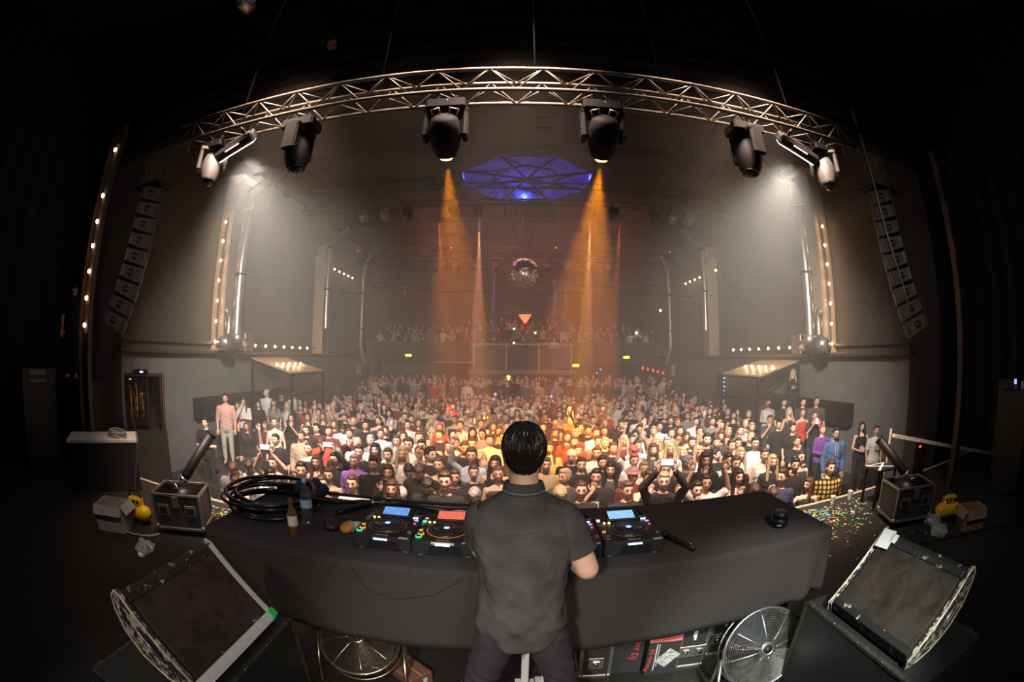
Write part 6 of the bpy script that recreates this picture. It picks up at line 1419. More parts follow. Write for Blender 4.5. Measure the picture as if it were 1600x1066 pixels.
# ---------------------------------------------------------------- the performer
DJ = (.035, 1.6)
def dj():
    px, py = DJ
    b = MB(); H = MB()
    # legs spread, weight even; torso leaning a little to the table
    hipz = .93
    b.loft([(.80, 0, .02, .155, .11), (.9, 0, .01, .172, .125), (1.0, 0, .0, .15, .11), (1.12, 0, .01, .155, .108), (1.26, 0, .03, .178, .115), (1.38, 0, .045, .182, .108), (1.46, 0, .055, .14, .08), (1.51, 0, .06, .075, .06)], 0, 28)
    for s_ in (-1, 1):
        b.capsule((s_ * .1, .0, .88), (s_ * .195, .035, .48), .085, .06, 16); b.capsule((s_ * .195, .035, .48), (s_ * .27, -.03, .09), .058, .04, 16); b.capsule((s_ * .27, -.04, .05), (s_ * .295, .12, .04), .042, .034, 14)
    b.capsule((0, .06, 1.42), (0, .085, 1.6), .062, .058, 18)
    for s_, E, W in ((1, (.262, .015, 1.185), (.2, .26, 1.135)), (-1, (-.175, .17, 1.21), (-.15, .37, 1.135))):
        S_ = (s_ * .168, .05, 1.405)
        b.capsule(S_, E, .057, .05, 18); b.capsule(E, (Vector(E) * .6 + Vector(W) * .4), .05, .046, 16); b.capsule((Vector(E) * .6 + Vector(W) * .4), W, .043, .028, 16)
        hand(H, W, (-s_ * .15, 1, -.12), s_, Vector((0, 0, 1)), .35, 1., 8)
    V, F = remesh(b, .008, 6)
    o = MB(); o.add(V, F, 0, True); put(o, H, Matrix())
    hm = Matrix.Translation((.0, .1, 1.664)) @ Matrix.Rotation(R(180), 4, 'Z') @ Matrix.Rotation(R(10), 4, 'X')
    put(o, head_part(1), hm)
    p = o.build('person', [SKIN, LIP, EYEW, IRIS, BROW], label='performer with black hair and faded black short-sleeved shirt, seen from behind at the table', cat='person', loc=(px, py, 0)); p.color = (.66, .38, .27, 1)
    # shirt
    SH = mat('faded_black_shirt', (.056, .05, .047), .92, noise=.25, scale=9, bump=.8, bscale=22, dist=.008, spec=.15)
    # fine weave + broad wrinkles
    nt = SH.node_tree
    b = MB(); n = 72; rows = []
    prof = [(.91, .0, .004, .186, .166), (.96, 0, .004, .187, .166), (1.02, 0, .0, .18, .15), (1.1, 0, .004, .172, .13), (1.2, 0, .02, .182, .13), (1.3, 0, .035, .2, .13), (1.38, 0, .046, .212, .12), (1.425, 0, .052, .21, .105), (1.46, 0, .056, .188, .09), (1.49, 0, .062, .135, .076), (1.515, 0, .066, .088, .07), (1.535, 0, .068, .07, .066)]
    zs = np.concatenate([np.linspace(.91, 1.38, 46), np.linspace(1.39, 1.535, 18)]); P = np.array(prof)
    V = []; rs = np.random.RandomState(2)
    for i, z in enumerate(zs):
        cx, cyy, rx, ry = [np.interp(z, P[:, 0], P[:, k]) for k in (1, 2, 3, 4)]
        for k in range(n):
            a = 2 * math.pi * k / n; ca, sa = math.cos(a), math.sin(a); e = 1.12
            ux = math.copysign(abs(ca) ** (1 / e), ca); uy = math.copysign(abs(sa) ** (1 / e), sa)
            low = max(0, (1.36 - z) / .45)
            zz = z - (.115 * max(0, 1 - abs(ca) ** 2 * 1.1) - .05) * (low ** 2)   # curved shirt-tail
            wr = low * (.007 * math.sin(3 * a + z * 17) + .005 * math.sin(9 * a + 14 * z + 1.3 * math.sin(z * 20)) + .003 * math.sin(5 * a - z * 30 + 2 * math.sin(a * 3))) + .0016 * math.sin(z * 55 + 7 * math.sin(a * 2 + z * 9)) + .0025 * math.sin(a * 7 + z * 25 + 2 * math.sin(z * 13))
            # diagonal waist folds
            wr += .008 * math.exp(-((z - 1.03 - .11 * ca) / .03) ** 2) - .006 * math.exp(-((z - .99 - .16 * ca) / .025) ** 2)
            V.append((cx + ux * (rx + wr), cyy + uy * (ry + wr * 1.1), zz))
    F = [(i * n + k, i * n + (k + 1) % n, (i + 1) * n + (k + 1) % n, (i + 1) * n + k) for i in range(len(zs) - 1) for k in range(n)]
    b.add(V, F, 0, True)
    s_ = b.build('shirt', SH, p); mo = s_.modifiers.new('thickness', 'SOLIDIFY'); mo.thickness = .003
    sb = s_.modifiers.new('soft', 'SUBSURF'); sb.levels = 1; sb.render_levels = 1
    for e in (1, -1):
        S_ = Vector((e * .16, .05, 1.41)); E = Vector((.262, .015, 1.185) if e > 0 else (-.175, .17, 1.21)); d = (E - S_)
        b = MB(); pts = [S_ - d * .32, S_ - d * .2, S_ - d * .02, S_ + d * .2, S_ + d * .35, S_ + d * .5, S_ + d * .62, S_ + d * .66]; rr = [.02, .058, .075, .078, .076, .074, .074, .075]
        b.tube(pts, rr, 28, caps=False); Vv = b.v[0]; Vv += .004 * np.sin(Vv[:, [2, 0, 1]] * 55 + e)
        k_ = b.build('sleeve', SH, s_); k_.modifiers.new('t', 'SOLIDIFY').thickness = .004; k_.modifiers.new('s', 'SUBSURF').render_levels = 1
        b = MB(); b.tube([S_ + d * .635, S_ + d * .668], [.0765, .0775], 28, caps=False); b.build('sleeve_hem', SH, k_).modifiers.new('t', 'SOLIDIFY').thickness = .004
    # yoke seam, centre pleat, hem stitching
    b = MB(); pts = []
    for a in np.linspace(R(196), R(344), 30): pts.append((math.cos(a) * .2125, .052 + math.sin(a) * .1195, 1.4 + .004 * math.sin(a * 4)))
    b.tube(pts, .0022, 5); b.build('yoke_seam', mat('seam_thread', (.07, .065, .063), .9), s_)
    # collar
    b = MB(); n = 30; V = []
    for (r1, r2, z) in ((.0665, .0635, 1.523), (.068, .066, 1.565), (.074, .073, 1.569), (.082, .083, 1.532), (.084, .086, 1.525)):
        for k in range(n): a = 2 * math.pi * k / n; V.append((r1 * math.cos(a), .072 + r2 * math.sin(a), z - .014 * max(0, math.sin(a))))
    b.add(V, [(i * n + k, i * n + (k + 1) % n, (i + 1) * n + (k + 1) % n, (i + 1) * n + k) for i in range(4) for k in range(n)], 0, True)
    c_ = b.build('collar', SH, s_); c_.modifiers.new('t', 'SOLIDIFY').thickness = .003; c_.modifiers.new('s', 'SUBSURF').render_levels = 1
    b = MB(); b.tube([(.085 * math.cos(a), .072 + .087 * math.sin(a), 1.532 - .014 * max(0, math.sin(a))) for a in np.linspace(R(180), R(360), 26)], .0012, 4); b.build('collar_stitching', mat('pale_thread', (.35, .32, .28), .9), c_)
    # trousers
    b = MB()
    b.loft([(.80, 0, .02, .165, .12), (.87, 0, .014, .176, .128), (.94, 0, .008, .172, .122), (1.0, 0, .004, .16, .11)], 0, 24)
    for e in (-1, 1): b.capsule((e * .1, .005, .86), (e * .195, .03, .5), .1, .078, 18); b.capsule((e * .195, .03, .5), (e * .265, -.02, .14), .078, .062, 18)
    V, F = remesh(b, .01, 6); V[:, 1] += .0045 * np.sin(V[:, 2] * 95 + V[:, 0] * 60) * (V[:, 2] < .62); V[:, 0] += .003 * np.sin(V[:, 2] * 70 + V[:, 1] * 50); o = MB(); o.add(V, F, 0, True)
    t_ = o.build('trousers', mat('dark_plum_trousers', (.026, .02, .023), .85, noise=.15, scale=30, bump=.25, bscale=90), p)
    for e in (-1, 1):
        b = MB(); b.capsule((e * .271, -.07, .045), (e * .297, .13, .04), .048, .042, 16); V, F = remesh(b, .01, 2); V[:, 2] = np.maximum(V[:, 2], .002); o = MB(); o.add(V, F, 0, True); o.build('shoe', BLACK, p)
    # hair
    HM = mat('black_hair', (.014, .010, .008), .33, spec=.6); nt = HM.node_tree
    b = MB(); b.ell((0, .016, .03), (.086, .096, .1), 0, 26, 18); b.ell((0, -.035, .085), (.068, .06, .045), 0, 22, 14); b.ell((0, .04, -.012), (.076, .06, .05), 0, 22, 14); b.ell((.0, .05, .078), (.06, .055, .045), 0, 20, 12); b.ell((0, .06, -.04), (.055, .032, .035), 0, 16, 10)
    V, F = remesh(b, .0055, 4); nrm_ = V / (np.linalg.norm(V, axis=1, keepdims=True) + 1e-6)
    cr = np.array([.01, .04, .115]); az = np.arctan2(V[:, 0] - cr[0], V[:, 1] - cr[1]); rad = np.linalg.norm(V - cr, axis=1)
    V = V + nrm_ * (.0028 * np.sin(az * 22 + 9 * np.sin(rad * 40)) + .0022 * np.sin(az * 47 + rad * 30) + .0012 * np.sin(az * 90 - rad * 60))[:, None]
    o = MB(); o.add(V, F, 0, True); h_ = o.build('hair', HM, p); h_.matrix_local = hm
    # strands as tapering locks lying on the hair
    rr = random.Random(4); lk = MB()
    for k in range(260):
        a = rr.uniform(0, 2 * math.pi); L = rr.uniform(.9, 1.9); t0 = rr.uniform(.15, 1.3); pts = []
        for j in range(7):
            th = t0 + (L * .16) * j; aa = a + .12 * math.sin(j * .8 + k)
            if th > 2.25: break
            x = math.sin(th) * math.sin(aa); y = math.sin(th) * math.cos(aa); z = math.cos(th)
            if z < -.1 and y < .15 or z < -.62: break
            pts.append((.088 * x, .016 + .098 * y, .03 + .104 * z + .002))
        if len(pts) > 3:
            n_ = len(pts); lk.tube(pts, [.0035 * math.sin(math.pi * (i + .6) / (n_ + .4)) + .0004 for i in range(n_)], 5)
    lk.build('hair_locks', HM, h_)
    return p
dj()

# ---------------------------------------------------------------- front truss
TY0, TY1, TZ0, TZ1 = 3.78, 4.07, 4.62, 4.9
TZ0, TZ1 = 4.74, 5.03
TRM = mat('truss_metal', (.07, .058, .046), .55, .3, noise=.2, scale=14)
HEADM = mat('moving_head_plastic', (.002, .002, .002), .75, spec=.15)
def truss(name, label, x0, x1, y0, y1, z0, z1, seg, r=.024, rb=.012, mtl=None, wires=None):
    t = thing(name, label, 'truss', ((x0 + x1) / 2, y0, z0)); O = Vector(t.location); mtl = mtl or TRM
    for y in (y0, y1):
        for z in (z0, z1):
            m = MB(); m.tube([Vector((x0, y, z)) - O, Vector((x1, y, z)) - O], r, 10); m.build('chord', mtl, t)
    n = int(round((x1 - x0) / seg))
    for k in range(n):
        a = x0 + (x1 - x0) * k / n; c = x0 + (x1 - x0) * (k + .5) / n; d = x0 + (x1 - x0) * (k + 1) / n
        m = MB()
        for y in (y0, y1): m.tube([Vector((a, y, z0)) - O, Vector((c, y, z1)) - O, Vector((d, y, z0)) - O], rb, 6)
        for z in (z0, z1): m.tube([Vector((a, y1, z)) - O, Vector((c, y0, z)) - O, Vector((d, y1, z)) - O], rb, 6)
        m.build('brace', mtl, t)
    for x in wires or ():
        m = MB(); m.tube([Vector((x, y0, z1)) - O, Vector((x, y0, 7.95)) - O], .008, 5); m.build('suspension_wire', BLACKM, t)
    return t
truss('lighting_truss', 'silver box truss spanning the stage opening and carrying the moving heads', -4.45, 4.45, TY0, TY1, TZ0, TZ1, .56)
for x in (-3.4, -1.5, .2, 1.6, 3.4):
    m = MB(); m.tube([(x, 3.92, 5.03), (x, 3.95, 8.4)], .012, 6); m.build('hanging_cable', BLACKM, label='thin steel cable from the stage ceiling holding the front truss at %s' % {-3.4: 'its left end', -1.5: 'left of centre', .2: 'the middle', 1.6: 'right of centre', 3.4: 'its right end'}[x], cat='cable')
def moving_head(label, x, tgt, lit=None, tilt=None, pale=False):
    t = thing('moving_head', label, 'stage light', (x, 3.93, 4.6))
    mm = HEADM if not pale else mat('pale_head', (.07, .068, .064), .5)
    m = MB(); m.box((0, 0, .0), (.36, .26, .12), bev=.02); m.build('base', HEADM, t)
    for s_ in (-1, 1): m = MB(); m.box((s_ * .08, 0, .1), (.03, .06, .1), bev=.004); m.build('clamp', BLACKM, t)
    piv = Vector((0, 0, -.3)); 
    yk = link('yoke', None, t); yk.location = (0, 0, 0)
    d = (Vector(tgt) - (Vector(t.location) + piv)).normalized(); yaw = math.atan2(d.x, -d.y)
    yk.rotation_euler = (0, 0, yaw)
    for s_ in (-1, 1): m = MB(); m.box((s_ * .175, 0, -.18), (.055, .16, .34), bev=.02); m.build('yoke_arm', mm, yk)
    m = MB(); m.box((0, 0, -.05), (.4, .17, .06), bev=.015); m.build('yoke_bridge', mm, yk)
    hd = link('head', None, t); hd.location = piv; hd.rotation_euler = d.to_track_quat('-Z', 'Y').to_euler()
    m = MB(); m.lathe([(.07, .2), (.115, .17), (.135, .08), (.14, -.02), (.125, -.12), (.1, -.19), (.095, -.205)], n=28); m.build('head_shell', mm, hd)
    for s_ in (-1, 1): m = MB(); m.tube([(s_ * .1, .05, .17), (s_ * .12, .05, .24), (s_ * .05, .05, .26), (s_ * .04, .05, .2)], .009, 6); m.build('handle', ALUD, hd)
    lm = mat('orange_lens', (1, .5, .1), emit=22, ecol=(1, .4, .05)) if lit else mat('dark_lens', (.05, .05, .06), .08)
    m = MB(); m.lathe([(.07, -.2), (.068, -.225), (.05, -.25), (.02, -.262)], n=24); m.build('lens', lm, hd)
    m = MB(); m.tube([(.088 * math.cos(R(a)), .088 * math.sin(R(a)), -.208) for a in range(0, 360, 18)], .008, 6, closed=True); m.build('lens_ring', BLACKM, hd)
    m = MB(); m.ell((.02, -.131, .02), (.005, .003, .005)); m.build('status_lamp', LG, t)
    if not pale: t.scale = (1.15, 1.15, 1.1)
moving_head('black moving head light without a beam, hanging left on the front truss', -2.42, (-1.3, 3.9, -2))
moving_head('black moving head light shining the left orange beam', -.72, (-.95, 10.5, -1), True)
moving_head('black moving head light shining the right orange beam', .88, (1.0, 10.5, -1), True)
moving_head('black moving head light without a beam, hanging right on the front truss', 2.6, (1.7, 3.8, -2))
moving_head('small white-lit moving head light at the left end of the front truss', -3.75, (-3.2, 3.2, 0), pale=True)
moving_head('small white-lit moving head light at the right end of the front truss', 3.82, (3.3, 3.2, 0), pale=True)
for s_, nm in ((-1, 'left'), (1, 'right')):
    t = thing('led_blinder', 'flat black light bar pouring white light down at the %s end of the truss' % nm, 'stage light', (3.42 * s_, 3.95, 4.56), 0, None, (R(52), R(20 * s_), 0))
    m = MB(); m.box((0, 0, 0), (.62, .22, .14), bev=.03); m.build('housing', BLACK, t)
    m = MB(); m.box((0, .0, -.073), (.54, .15, .006)); m.build('light_panel', mat('white_led_panel', (1, 1, 1), emit=26, ecol=(1, .96, .86)), t)
    m = MB(); m.box((0, -.112, .02), (.22, .004, .02)); m.build('side_vent', mat('lit_vent', (1, .8, .7), emit=1.2), t)
    for k in (-1, 1): m = MB(); m.box((k * .2, 0, .1), (.03, .05, .09)); m.build('clamp', BLACKM, t)

# ---------------------------------------------------------------- line arrays
def line_array(sx, label, yaw):
    t = thing('line_array', label, 'speaker array', (6.3 * sx, 5.0, 4.78)); 
    z = 0; off = 0.; tilt = 0
    LBX = mat('array_cabinet', (.05, .045, .042), .6, noise=.1, scale=30, bump=.2)
    m = MB(); m.box((0, 0, .08), (.75, .45, .06), bev=.01); m.build('flying_frame', BLACKM, t)
    for k in (-1, 1): m = MB(); m.tube([(k * .25, 0, .1), (k * .1, 0, 3.6)], .012, 6); m.build('chain', BLACKM, t)
    P = Vector((0, 0, 0))
    for k in range(9):
        tilt = R((2, 3, 5, 7, 9, 12, 16, 20, 24)[k])
        e = link('speaker_box', None, t); e.location = P; 
        e.rotation_euler = Matrix(Matrix.Rotation(yaw, 3, 'Z') @ Matrix.Rotation(-tilt, 3, 'X')).to_euler()
        m = MB(); hh = .262
        V = []
        for x in (-.34, .34):
            V += [(x, .24, -.008), (x, -.2, -.035), (x, -.2, -hh + .035), (x, .24, -hh + .004)]
        m.add(V, [(0, 1, 2, 3), (7, 6, 5, 4), (0, 4, 5, 1), (1, 5, 6, 2), (2, 6, 7, 3), (3, 7, 4, 0)]); m.build('cabinet', LBX, e)
        # side panel with round recessed handle split by a bar, both sides
        for s_ in (-1, 1):
            m = MB(); m.lathe([(.062, 0), (.062, .004)], (s_ * .341, .0, -.13), 22, M=Matrix.Rotation(R(90) * s_, 3, 'Y')); h_ = m.build('handle_recess', BLACK, e)
            m = MB(); m.box((s_ * .348, .0, -.13), (.01, .13, .022)); m.build('handle_bar', LBX, h_)
            for yy in (.2, -.16): m = MB(); m.box((s_ * .345, yy, -.13), (.014, .03, .2), bev=.003); m.build('rigging_bar', BLACKM, e)
        # the back, seen from the stage
        m = MB(); m.lathe([(.064, 0), (.064, .004)], (.16 * sx, -.203, -.13), 22, M=Matrix.Rotation(R(90), 3, 'X')); h_ = m.build('handle_recess', BLACK, e)
        m = MB(); m.box((.16 * sx, -.208, -.13), (.13, .008, .02)); m.build('handle_bar', LBX, h_)
        m = MB(); m.box((0, .243, -.13), (.64, .01, .22)); m.build('front_grille', BLACK, e)
        P = P + Matrix.Rotation(yaw, 3, 'Z') @ (Matrix.Rotation(-tilt, 3, 'X') @ Vector((0, .0, -hh - .012)))
    return t
line_array(-1, 'curved hanging column of nine black speaker boxes left of the stage opening', R(-40))
line_array(1, 'curved hanging column of nine black speaker boxes right of the stage opening', R(40))
m = MB(); m.tube(smooth([(5.75, 4.72, 8.3), (5.8, 4.7, 5.2), (5.9, 4.7, 4.0), (6.2, 4.62, 2.9), (6.45, 4.65, 2.3)]), .014, 6); m.build('array_cable', mat('grey_cable2', (.25, .23, .2), .5), label='grey cable running down in front of the right speaker column', cat='cable')
spot('array_light', (-2.5, 1.2, 4.4), (-6.1, 5, 3.3), 75, (1, .85, .72), 40, .8, .1)
spot('array_light', (2.5, 1.2, 4.4), (6.1, 5, 3.3), 120, (1, .85, .72), 40, .8, .1)

# ---------------------------------------------------------------- mirror ball
t = thing('mirror_ball', 'mirror ball hanging over the middle of the crowd', 'mirror ball', (.22, 12, 4.36))
m = MB(); nv, nu, rb_ = 30, 56, .43; 
MIR = mat('mirror_tile', (.95, .92, .88), .2, 1)
jr = random.Random(8)
for i in range(nv):
    t0, t1 = -90 + 180 * i / nv, -90 + 180 * (i + 1) / nv; cnt = max(6, int(nu * math.cos(R((t0 + t1) / 2))))
    for k in range(cnt):
        a0, a1 = 360 * k / cnt, 360 * (k + .93) / cnt; t1b = t0 + (t1 - t0) * .93; q = [(t0, a0), (t0, a1), (t1b, a1), (t1b, a0)]; jj = [jr.uniform(-.006, .006) for _ in range(2)]; jj = [jj[0], jj[1], -jj[0], -jj[1]]
        m.add([((rb_ + j_) * math.cos(R(a)) * math.cos(R(b_)), (rb_ + j_) * math.sin(R(b_)) * math.cos(R(a)), (rb_ + j_) * math.sin(R(a))) for (a, b_), j_ in zip(q, jj)], [(0, 1, 2, 3)], 0)
m.build('mirror_tiles', MIR, t)
m = MB(); m.ell((0, 0, 0), (rb_ * .985,) * 3, 0, 32, 20); m.build('core', BLACK, t)
m = MB(); m.tube([(0, 0, .42), (0, 0, .55), (-.03, 0, 2.2)], .01, 6); m.lathe([(.04, .42), (.04, .48)], n=14); m.build('hanger', ALUD, t)
for a in (-.12, .12): m = MB(); m.tube([(a * 4, -.0, 2.1), (a * .4, 0, .5)], .006, 5); m.build('safety_wire', BLACKM, t)
# ---------------------------------------------------------------- rear trusses with lamps
truss('lighting_truss', 'long dim truss hung across the hall in front of the mirror ball', -6.2, 6.2, 11.0, 11.4, 6.2, 6.7, .8, .022, .01, wires=(-5, 5))
truss('lighting_truss', 'second dim truss hung across the hall nearer the balcony', -6.75, 6.75, 17.0, 17.4, 5.9, 6.35, .8, .022, .01, wires=(-4.5, 4.5))
truss('lighting_truss', 'third dim truss hanging low over the balcony', -7.5, 7.5, 21.5, 21.8, 5.6, 5.9, .8, .02, .01, wires=(-6, 0, 6))
m = MB(); m.tube([(-8.56, 20, 5.1), (8.56, 20, 5.0)], .03, 6); m.build('cross_pipe', BLACKM, label='thin dark pipe crossing the hall behind the mirror ball', cat='pipe')
for z in (8.0,):
    pass
def lamp(x, y, z, label, kind):
    t = thing('par_lamp' if kind != 'q' else 'square_flood', label, 'stage light', (x, y, z), group='lamps hanging on the rear trusses')
    m = MB(); m.tube([(-.13, 0, 0), (-.13, 0, .16), (0, 0, .24), (.13, 0, .16), (.13, 0, 0)], .012, 6); m.tube([(0, 0, .24), (0, 0, .34)], .02, 6); m.build('yoke', BLACKM, t)
    if kind == 'q':
        m = MB(); m.box((0, 0, 0), (.34, .14, .34), bev=.03); m.build('housing', mat('grey_flood', (.1, .095, .09), .5), t); m = MB(); m.box((0, -.075, 0), (.28, .006, .28)); m.build('lens', mat('grey_lens', (.2, .2, .2), .2), t)
    else:
        M = Matrix.Rotation(R(62), 3, 'X'); m = MB(); m.lathe([(.06, -.2), (.11, -.16), (.13, .0), (.14, .14), (.12, .14)], n=22, M=M); m.build('housing', mat('par_shell', (.25, .23, .2), .3, .8) if kind != 'k' else BLACKM, t)
        m = MB(); m.lathe([(.12, .125), (.06, .128), (.01, .12)], n=20, M=M); m.build('lens', mat('pale_lens_%s' % kind, (.25, .6, .6) if kind == 't' else (.5, .48, .44), .15, .4), t)
xs = [(-4.2, 't', 'teal-tinted par lamp first in the row under the rear truss'), (-3.55, 'p', 'small par lamp second in the row under the rear truss'), (-2.9, 'k', 'black par lamp third in the row under the rear truss'), (-1.65, 'k', 'black par lamp beside the left orange beam on the rear truss'), (-1.0, 'k', 'slim lamp throwing the left narrow beam'), (-.15, 'q', 'left square flood lamp above the mirror ball'), (.35, 'q', 'middle square flood lamp above the mirror ball'), (.85, 'q', 'right square flood lamp above the mirror ball'), (2.0, 'k', 'slim lamp throwing the right narrow beam'), (2.6, 'k', 'black par lamp beside the right orange beam on the rear truss'), (3.75, 'k', 'black par lamp third from the right end of the rear truss'), (4.3, 'p', 'small par lamp second from the right end of the rear truss'), (4.8, 'p', 'larger pale par lamp at the right end of the rear truss')]
for x, k, lb in xs: lamp(x, 11.0, 5.86, lb, k)
for i, x in enumerate((-3.2, -2.4, -1.6, -.8, 1.2, 2.0, 2.8, 3.6)): lamp(x, 17.0, 5.56, 'small black lamp on the second hall truss, number %s from the left' % ('one', 'two', 'three', 'four', 'five', 'six', 'seven', 'eight')[i], 'k')
# narrow beams from the rear truss
spot('narrow_beam', (-1.0, 11.4, 5.45), (-1.1, 13.2, .3), 26000, (1, .36, .04), 9, .3, .02)
spot('narrow_beam', (2.0, 11.4, 5.45), (1.9, 13.0, .3), 26000, (1, .36, .04), 9, .3, .02)
spot('violet_beam', (-1.0, 11.45, 5.9), (-1.02, 12.6, -1.0), 11000, (.4, .35, 1), 5, .2, .02)
spot('violet_beam', (2.0, 11.45, 5.9), (2.12, 12.8, .3), 11000, (.4, .35, 1), 5, .2, .02)
spot('red_beam', (-2.15, 11.6, 5.8), (-2.0, 14.5, -1.0), 17000, (1, .16, .07), 7, .3, .02)
spot('red_beam', (2.9, 11.6, 5.75), (2.85, 14.5, -1.0), 14000, (1, .16, .07), 7, .3, .02)
for x, c_ in ((-2.1, (1, .16, .07)), (-1.7, (.5, .4, 1)), (-.9, (.5, .4, 1)), (1.55, (.5, .4, 1)), (2.25, (1, .2, .1)), (2.0, (.5, .4, 1))):
    spot('rear_beam', (x, 17.35, 5.3), (x * 1.02, 18.6, -1), 9000, c_, 6, .3, .02)
# warm glow over the crowd in the middle of the hall, from lamps on the hall trusses
area('hall_wash', (.3, 16.5, 7.7), (.3, 15.5, 0), 300, (1, .34, .24), 9, 5).data.spread = R(110)
# LED strips of small red dots on back trusses
for i, (x, y, z) in enumerate([(-6.6, 17, 6.4), (-2.6, 17, 6.4), (1.6, 17, 6.4), (6.4, 17, 6.4), (-5.2, 20, 5.05)]):
    m = MB(); m.ell((x, y, z), (.04,) * 3, 0, 8, 6); m.build('red_pilot_lamp', LRED, label='tiny red pilot lamp up among the hall trusses, %s from the left' % ('first', 'third', 'fourth', 'last', 'second')[i], cat='lamp')
# ---------------------------------------------------------------- balcony booth, signs
t = thing('balcony_booth', 'railed booth with three dark panels projecting from the balcony', 'booth', (.35, 22.6, 1.4))
m = MB(); m.box((0, .6, -.12), (5.6, 1.9, .24)); m.build('booth_floor', mat('booth_floor_paint', (.2, .15, .13), .8), t)
for k in range(4): m = MB(); m.box((-2.5 + 5.0 * k / 3, -.2, .65), (.07, .07, 1.3)); m.build('post', mat('booth_rail', (.3, .25, .2), .5, .5), t)
for k in range(3): m = MB(); m.box((-2.5 + 5.0 * (k + .5) / 3, -.15, .6), (1.55, .03, 1.05)); m.build('booth_panel', mat('booth_panel', (.04, .03, .028), .7), t)
m = MB(); m.box((0, -.22, 1.3), (5.4, .16, .07)); m.build('shelf', MATS['booth_rail'], t)
for i, (x, z) in enumerate(((-.45, 1.36), (-.45, 2.1), (.65, 1.9))):
    m = MB(); m.ell((x + .35, 22.5, 1.4 + z), (.05, .05, .05), 0, 10, 7); m.build('desk_lamp', mat('desk_glow', (1, 1, .7), emit=10, ecol=(1, .95, .55)), label=('small bright lamp on the booth shelf', 'small bright lamp above the booth, at its left', 'small bright lamp above the booth, at its right')[i], cat='lamp')
    point('desk_glow', (x + .35, 22.4, 1.45 + z), 3, (1, .9, .6))
m = MB()
for k in range(7): m.box((-1.9 + k * .55, 22.35, 2.78 + .05 * (k % 3)), (.16, .1, .1 + .06 * (k % 2)))
m.build('booth_gear', BLACKM, label='row of small dark devices on the booth shelf', cat='equipment', kind='stuff')
t = thing('exit_sign', 'small glowing green-yellow exit lamp on the left under the balcony', 'sign', (-5.95, 23.8, 2.1))
EX = mat('exit_glow', (.7, 1, .1), emit=5, ecol=(.6, .85, .05)); m = MB(); m.box((0, 0, 0), (.36, .06, .12), bev=.02); m.build('lit_panel', EX, t); m = MB(); m.box((0, .04, 0), (.4, .04, .16)); m.build('sign_housing', BLACK, t)
dup(t, (6.15, 23.8, 2.05), label='small glowing green-yellow exit lamp on the right under the balcony')
dup(t, (3.3, 23.9, 1.6), label='small glowing yellow lamp under the balcony just right of the booth')
m = MB(); m.box((.55, 26.5, 4.6), (.75, .08, .07)); m.add([(.2, 26.45, 4.56), (.9, 26.45, 4.56), (.55, 26.45, 4.05), (.2, 26.52, 4.56), (.9, 26.52, 4.56), (.55, 26.52, 4.05)], [(0, 2, 1), (3, 4, 5), (0, 1, 4, 3), (1, 2, 5, 4), (2, 0, 3, 5)]); m.build('red_sign', mat('red_glow', (1, .1, .04), emit=4, ecol=(1, .08, .03)), label='glowing red triangular lamp in the opening behind the balcony crowd', cat='lamp')
point('red_sign_glow', (.55, 26.2, 4.3), 20, (1, .12, .05))
b = MB(); b.box((.5, 27.2, 4.8), (5.2, .3, .2)); b.box((-2.0, 27.2, 3.6), (.4, .3, 2.4)); b.box((3.0, 27.2, 3.6), (.4, .3, 2.4)); b.build('doorway_frame', DARKW, kind='structure')
for i, (x, y, z, e) in enumerate([(5.0, 24.4, 3.05, 0), (7.9, 22.9, 4.2, 1)]):
    m = MB(); m.ell((x + 1.9 if e == 0 else x, y, z + .4), (.07,) * 3, 0, 10, 7); m.build('small_lamp', mat('cool_glow' if e == 0 else 'warm_glow', (1, 1, 1), emit=12, ecol=(.75, 1, .9) if e == 0 else (1, .5, .3)), label=('bright cool phone light on the right of the balcony' if e == 0 else 'small warm lamp high by the right wall near the balcony'), cat='lamp')
m = MB()
t = thing('red_light_chain', 'drooping chain of red lights under the balcony at the right', 'light chain', (7.6, 23.4, 1.2))
for k in range(5): m = MB(); m.ell((-.1 + .3 * k - .5, 0, .25 - .07 * k), (.06, .04, .09), 0, 8, 6); m.build('bulb', LRED, t)
m = MB(); m.tube([(-.7, 0, .4), (.8, 0, -.02)], .01, 5); m.build('wire', BLACK, t)
for i, (x, z) in enumerate(((4.35, 1.2), (4.55, 1.4), (4.2, .3))):
    m = MB(); m.ell((x, 23.2, z), (.05,) * 3, 0, 8, 6); m.build('blue_lamp', LB, label='small blue lamp under the balcony, %s of three' % ('the middle', 'the highest', 'the lowest')[i], cat='lamp')
t = thing('amber_lantern', 'small hanging amber lantern under the booth', 'lantern', (-.35, 21.5, 1.05))
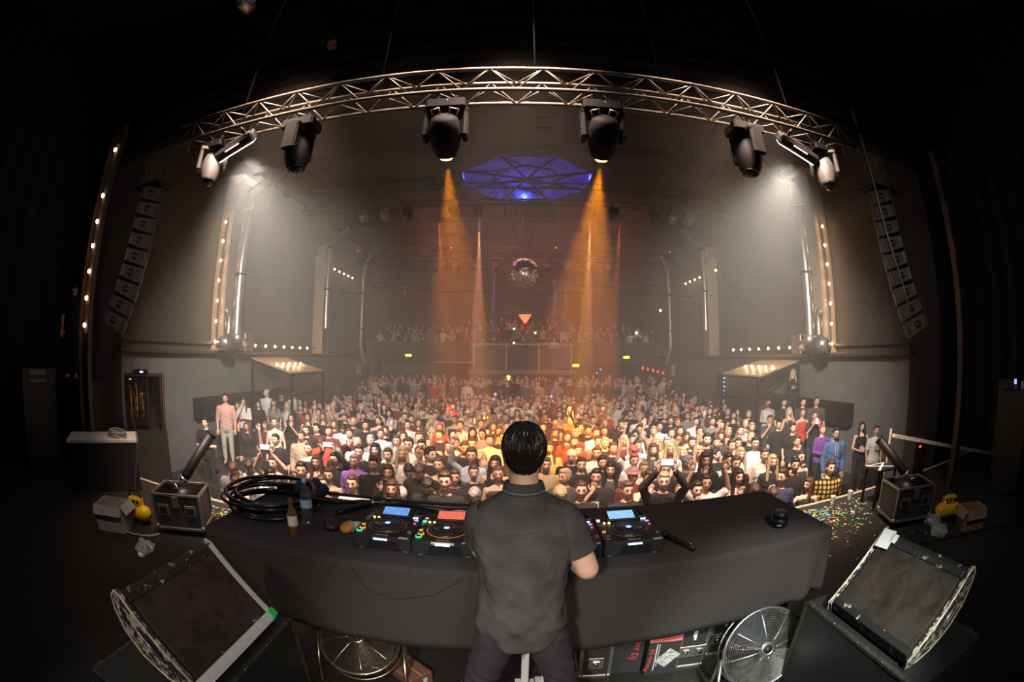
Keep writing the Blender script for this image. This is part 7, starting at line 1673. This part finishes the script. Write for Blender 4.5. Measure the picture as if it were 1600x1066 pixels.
m = MB(); m.lathe([(.06, -.15), (.1, -.08), (.1, .06), (.05, .1)], n=14); m.build('glass_shade', mat('amber_glow', (1, .7, .2), emit=2.5, ecol=(1, .6, .12)), t); m = MB(); m.cyl((0, 0, .1), (0, 0, .35), .01, 6); m.build('stem', BLACKM, t)
m = MB(); m.tube([(-4.4, 24.0, 1.75), (-1.6, 24.0, 1.72)], .05, 6); m.build('pale_tube_lamp', mat('pale_tube', (.45, .36, .3), .5), label='long pale tube under the balcony edge left of the booth', cat='pipe')
# ceiling pipes and small things near the front of the hall
for i, (a, c) in enumerate((((-5.5, 7.5, 7.7), (-5.2, 11.5, 6.7)), ((5.7, 7.5, 7.7), (5.2, 11.5, 6.7)), ((4.9, 8.0, 7.7), (4.4, 12, 6.7)))):
    m = MB(); m.tube([a, c], .05, 6); m.build('ceiling_bar', BLACKM, label='dark bar slanting under the hall ceiling, %s' % ('left side', 'right side, outer', 'right side, inner')[i], cat='bar')
truss('lighting_truss', 'short dark vertical-looking truss running along the hall under the dome', .45, .85, 9.0, 13.2, 7.3, 7.6, .4, .02, .01, BLACKM, wires=(.45, .85))
m = MB(); m.lathe([(.1, 0), (.11, .1), (.1, .25), (.05, .3)], n=18, M=Matrix.Rotation(R(100), 3, 'X')); m.tube([(0, 0, .1), (0, 0, 1.8)], .02, 6); o = m.build('round_lamp', ALUD, label='single round lamp high in the dark above the left of the front truss', cat='stage light', loc=(-3.55, 3.4, 6.6)); 
m = MB(); m.box((-2.55, 4.38, 6.3), (.12, .1, .14), bev=.01); m.build('orange_tagged_box', mat('dark_orange', (.35, .1, .04), .5), label='small dull orange box above the front truss, left side', cat='box')
spot('round_lamp_light', (-2.2, .5, 5.2), (-3.5, 3.4, 6.6), 10, (1, .85, .7), 20)
# glow from the orange moving heads on the near truss and the performer's hair
point('truss_glow', (0, 3.3, 4.1), 3.2, (1, .72, .5), .15)
point('truss_glow', (-2.6, 3.2, 4.3), 1.6, (1, .85, .65), .15)
point('truss_glow', (2.6, 3.2, 4.3), 1.6, (1, .8, .6), .15)
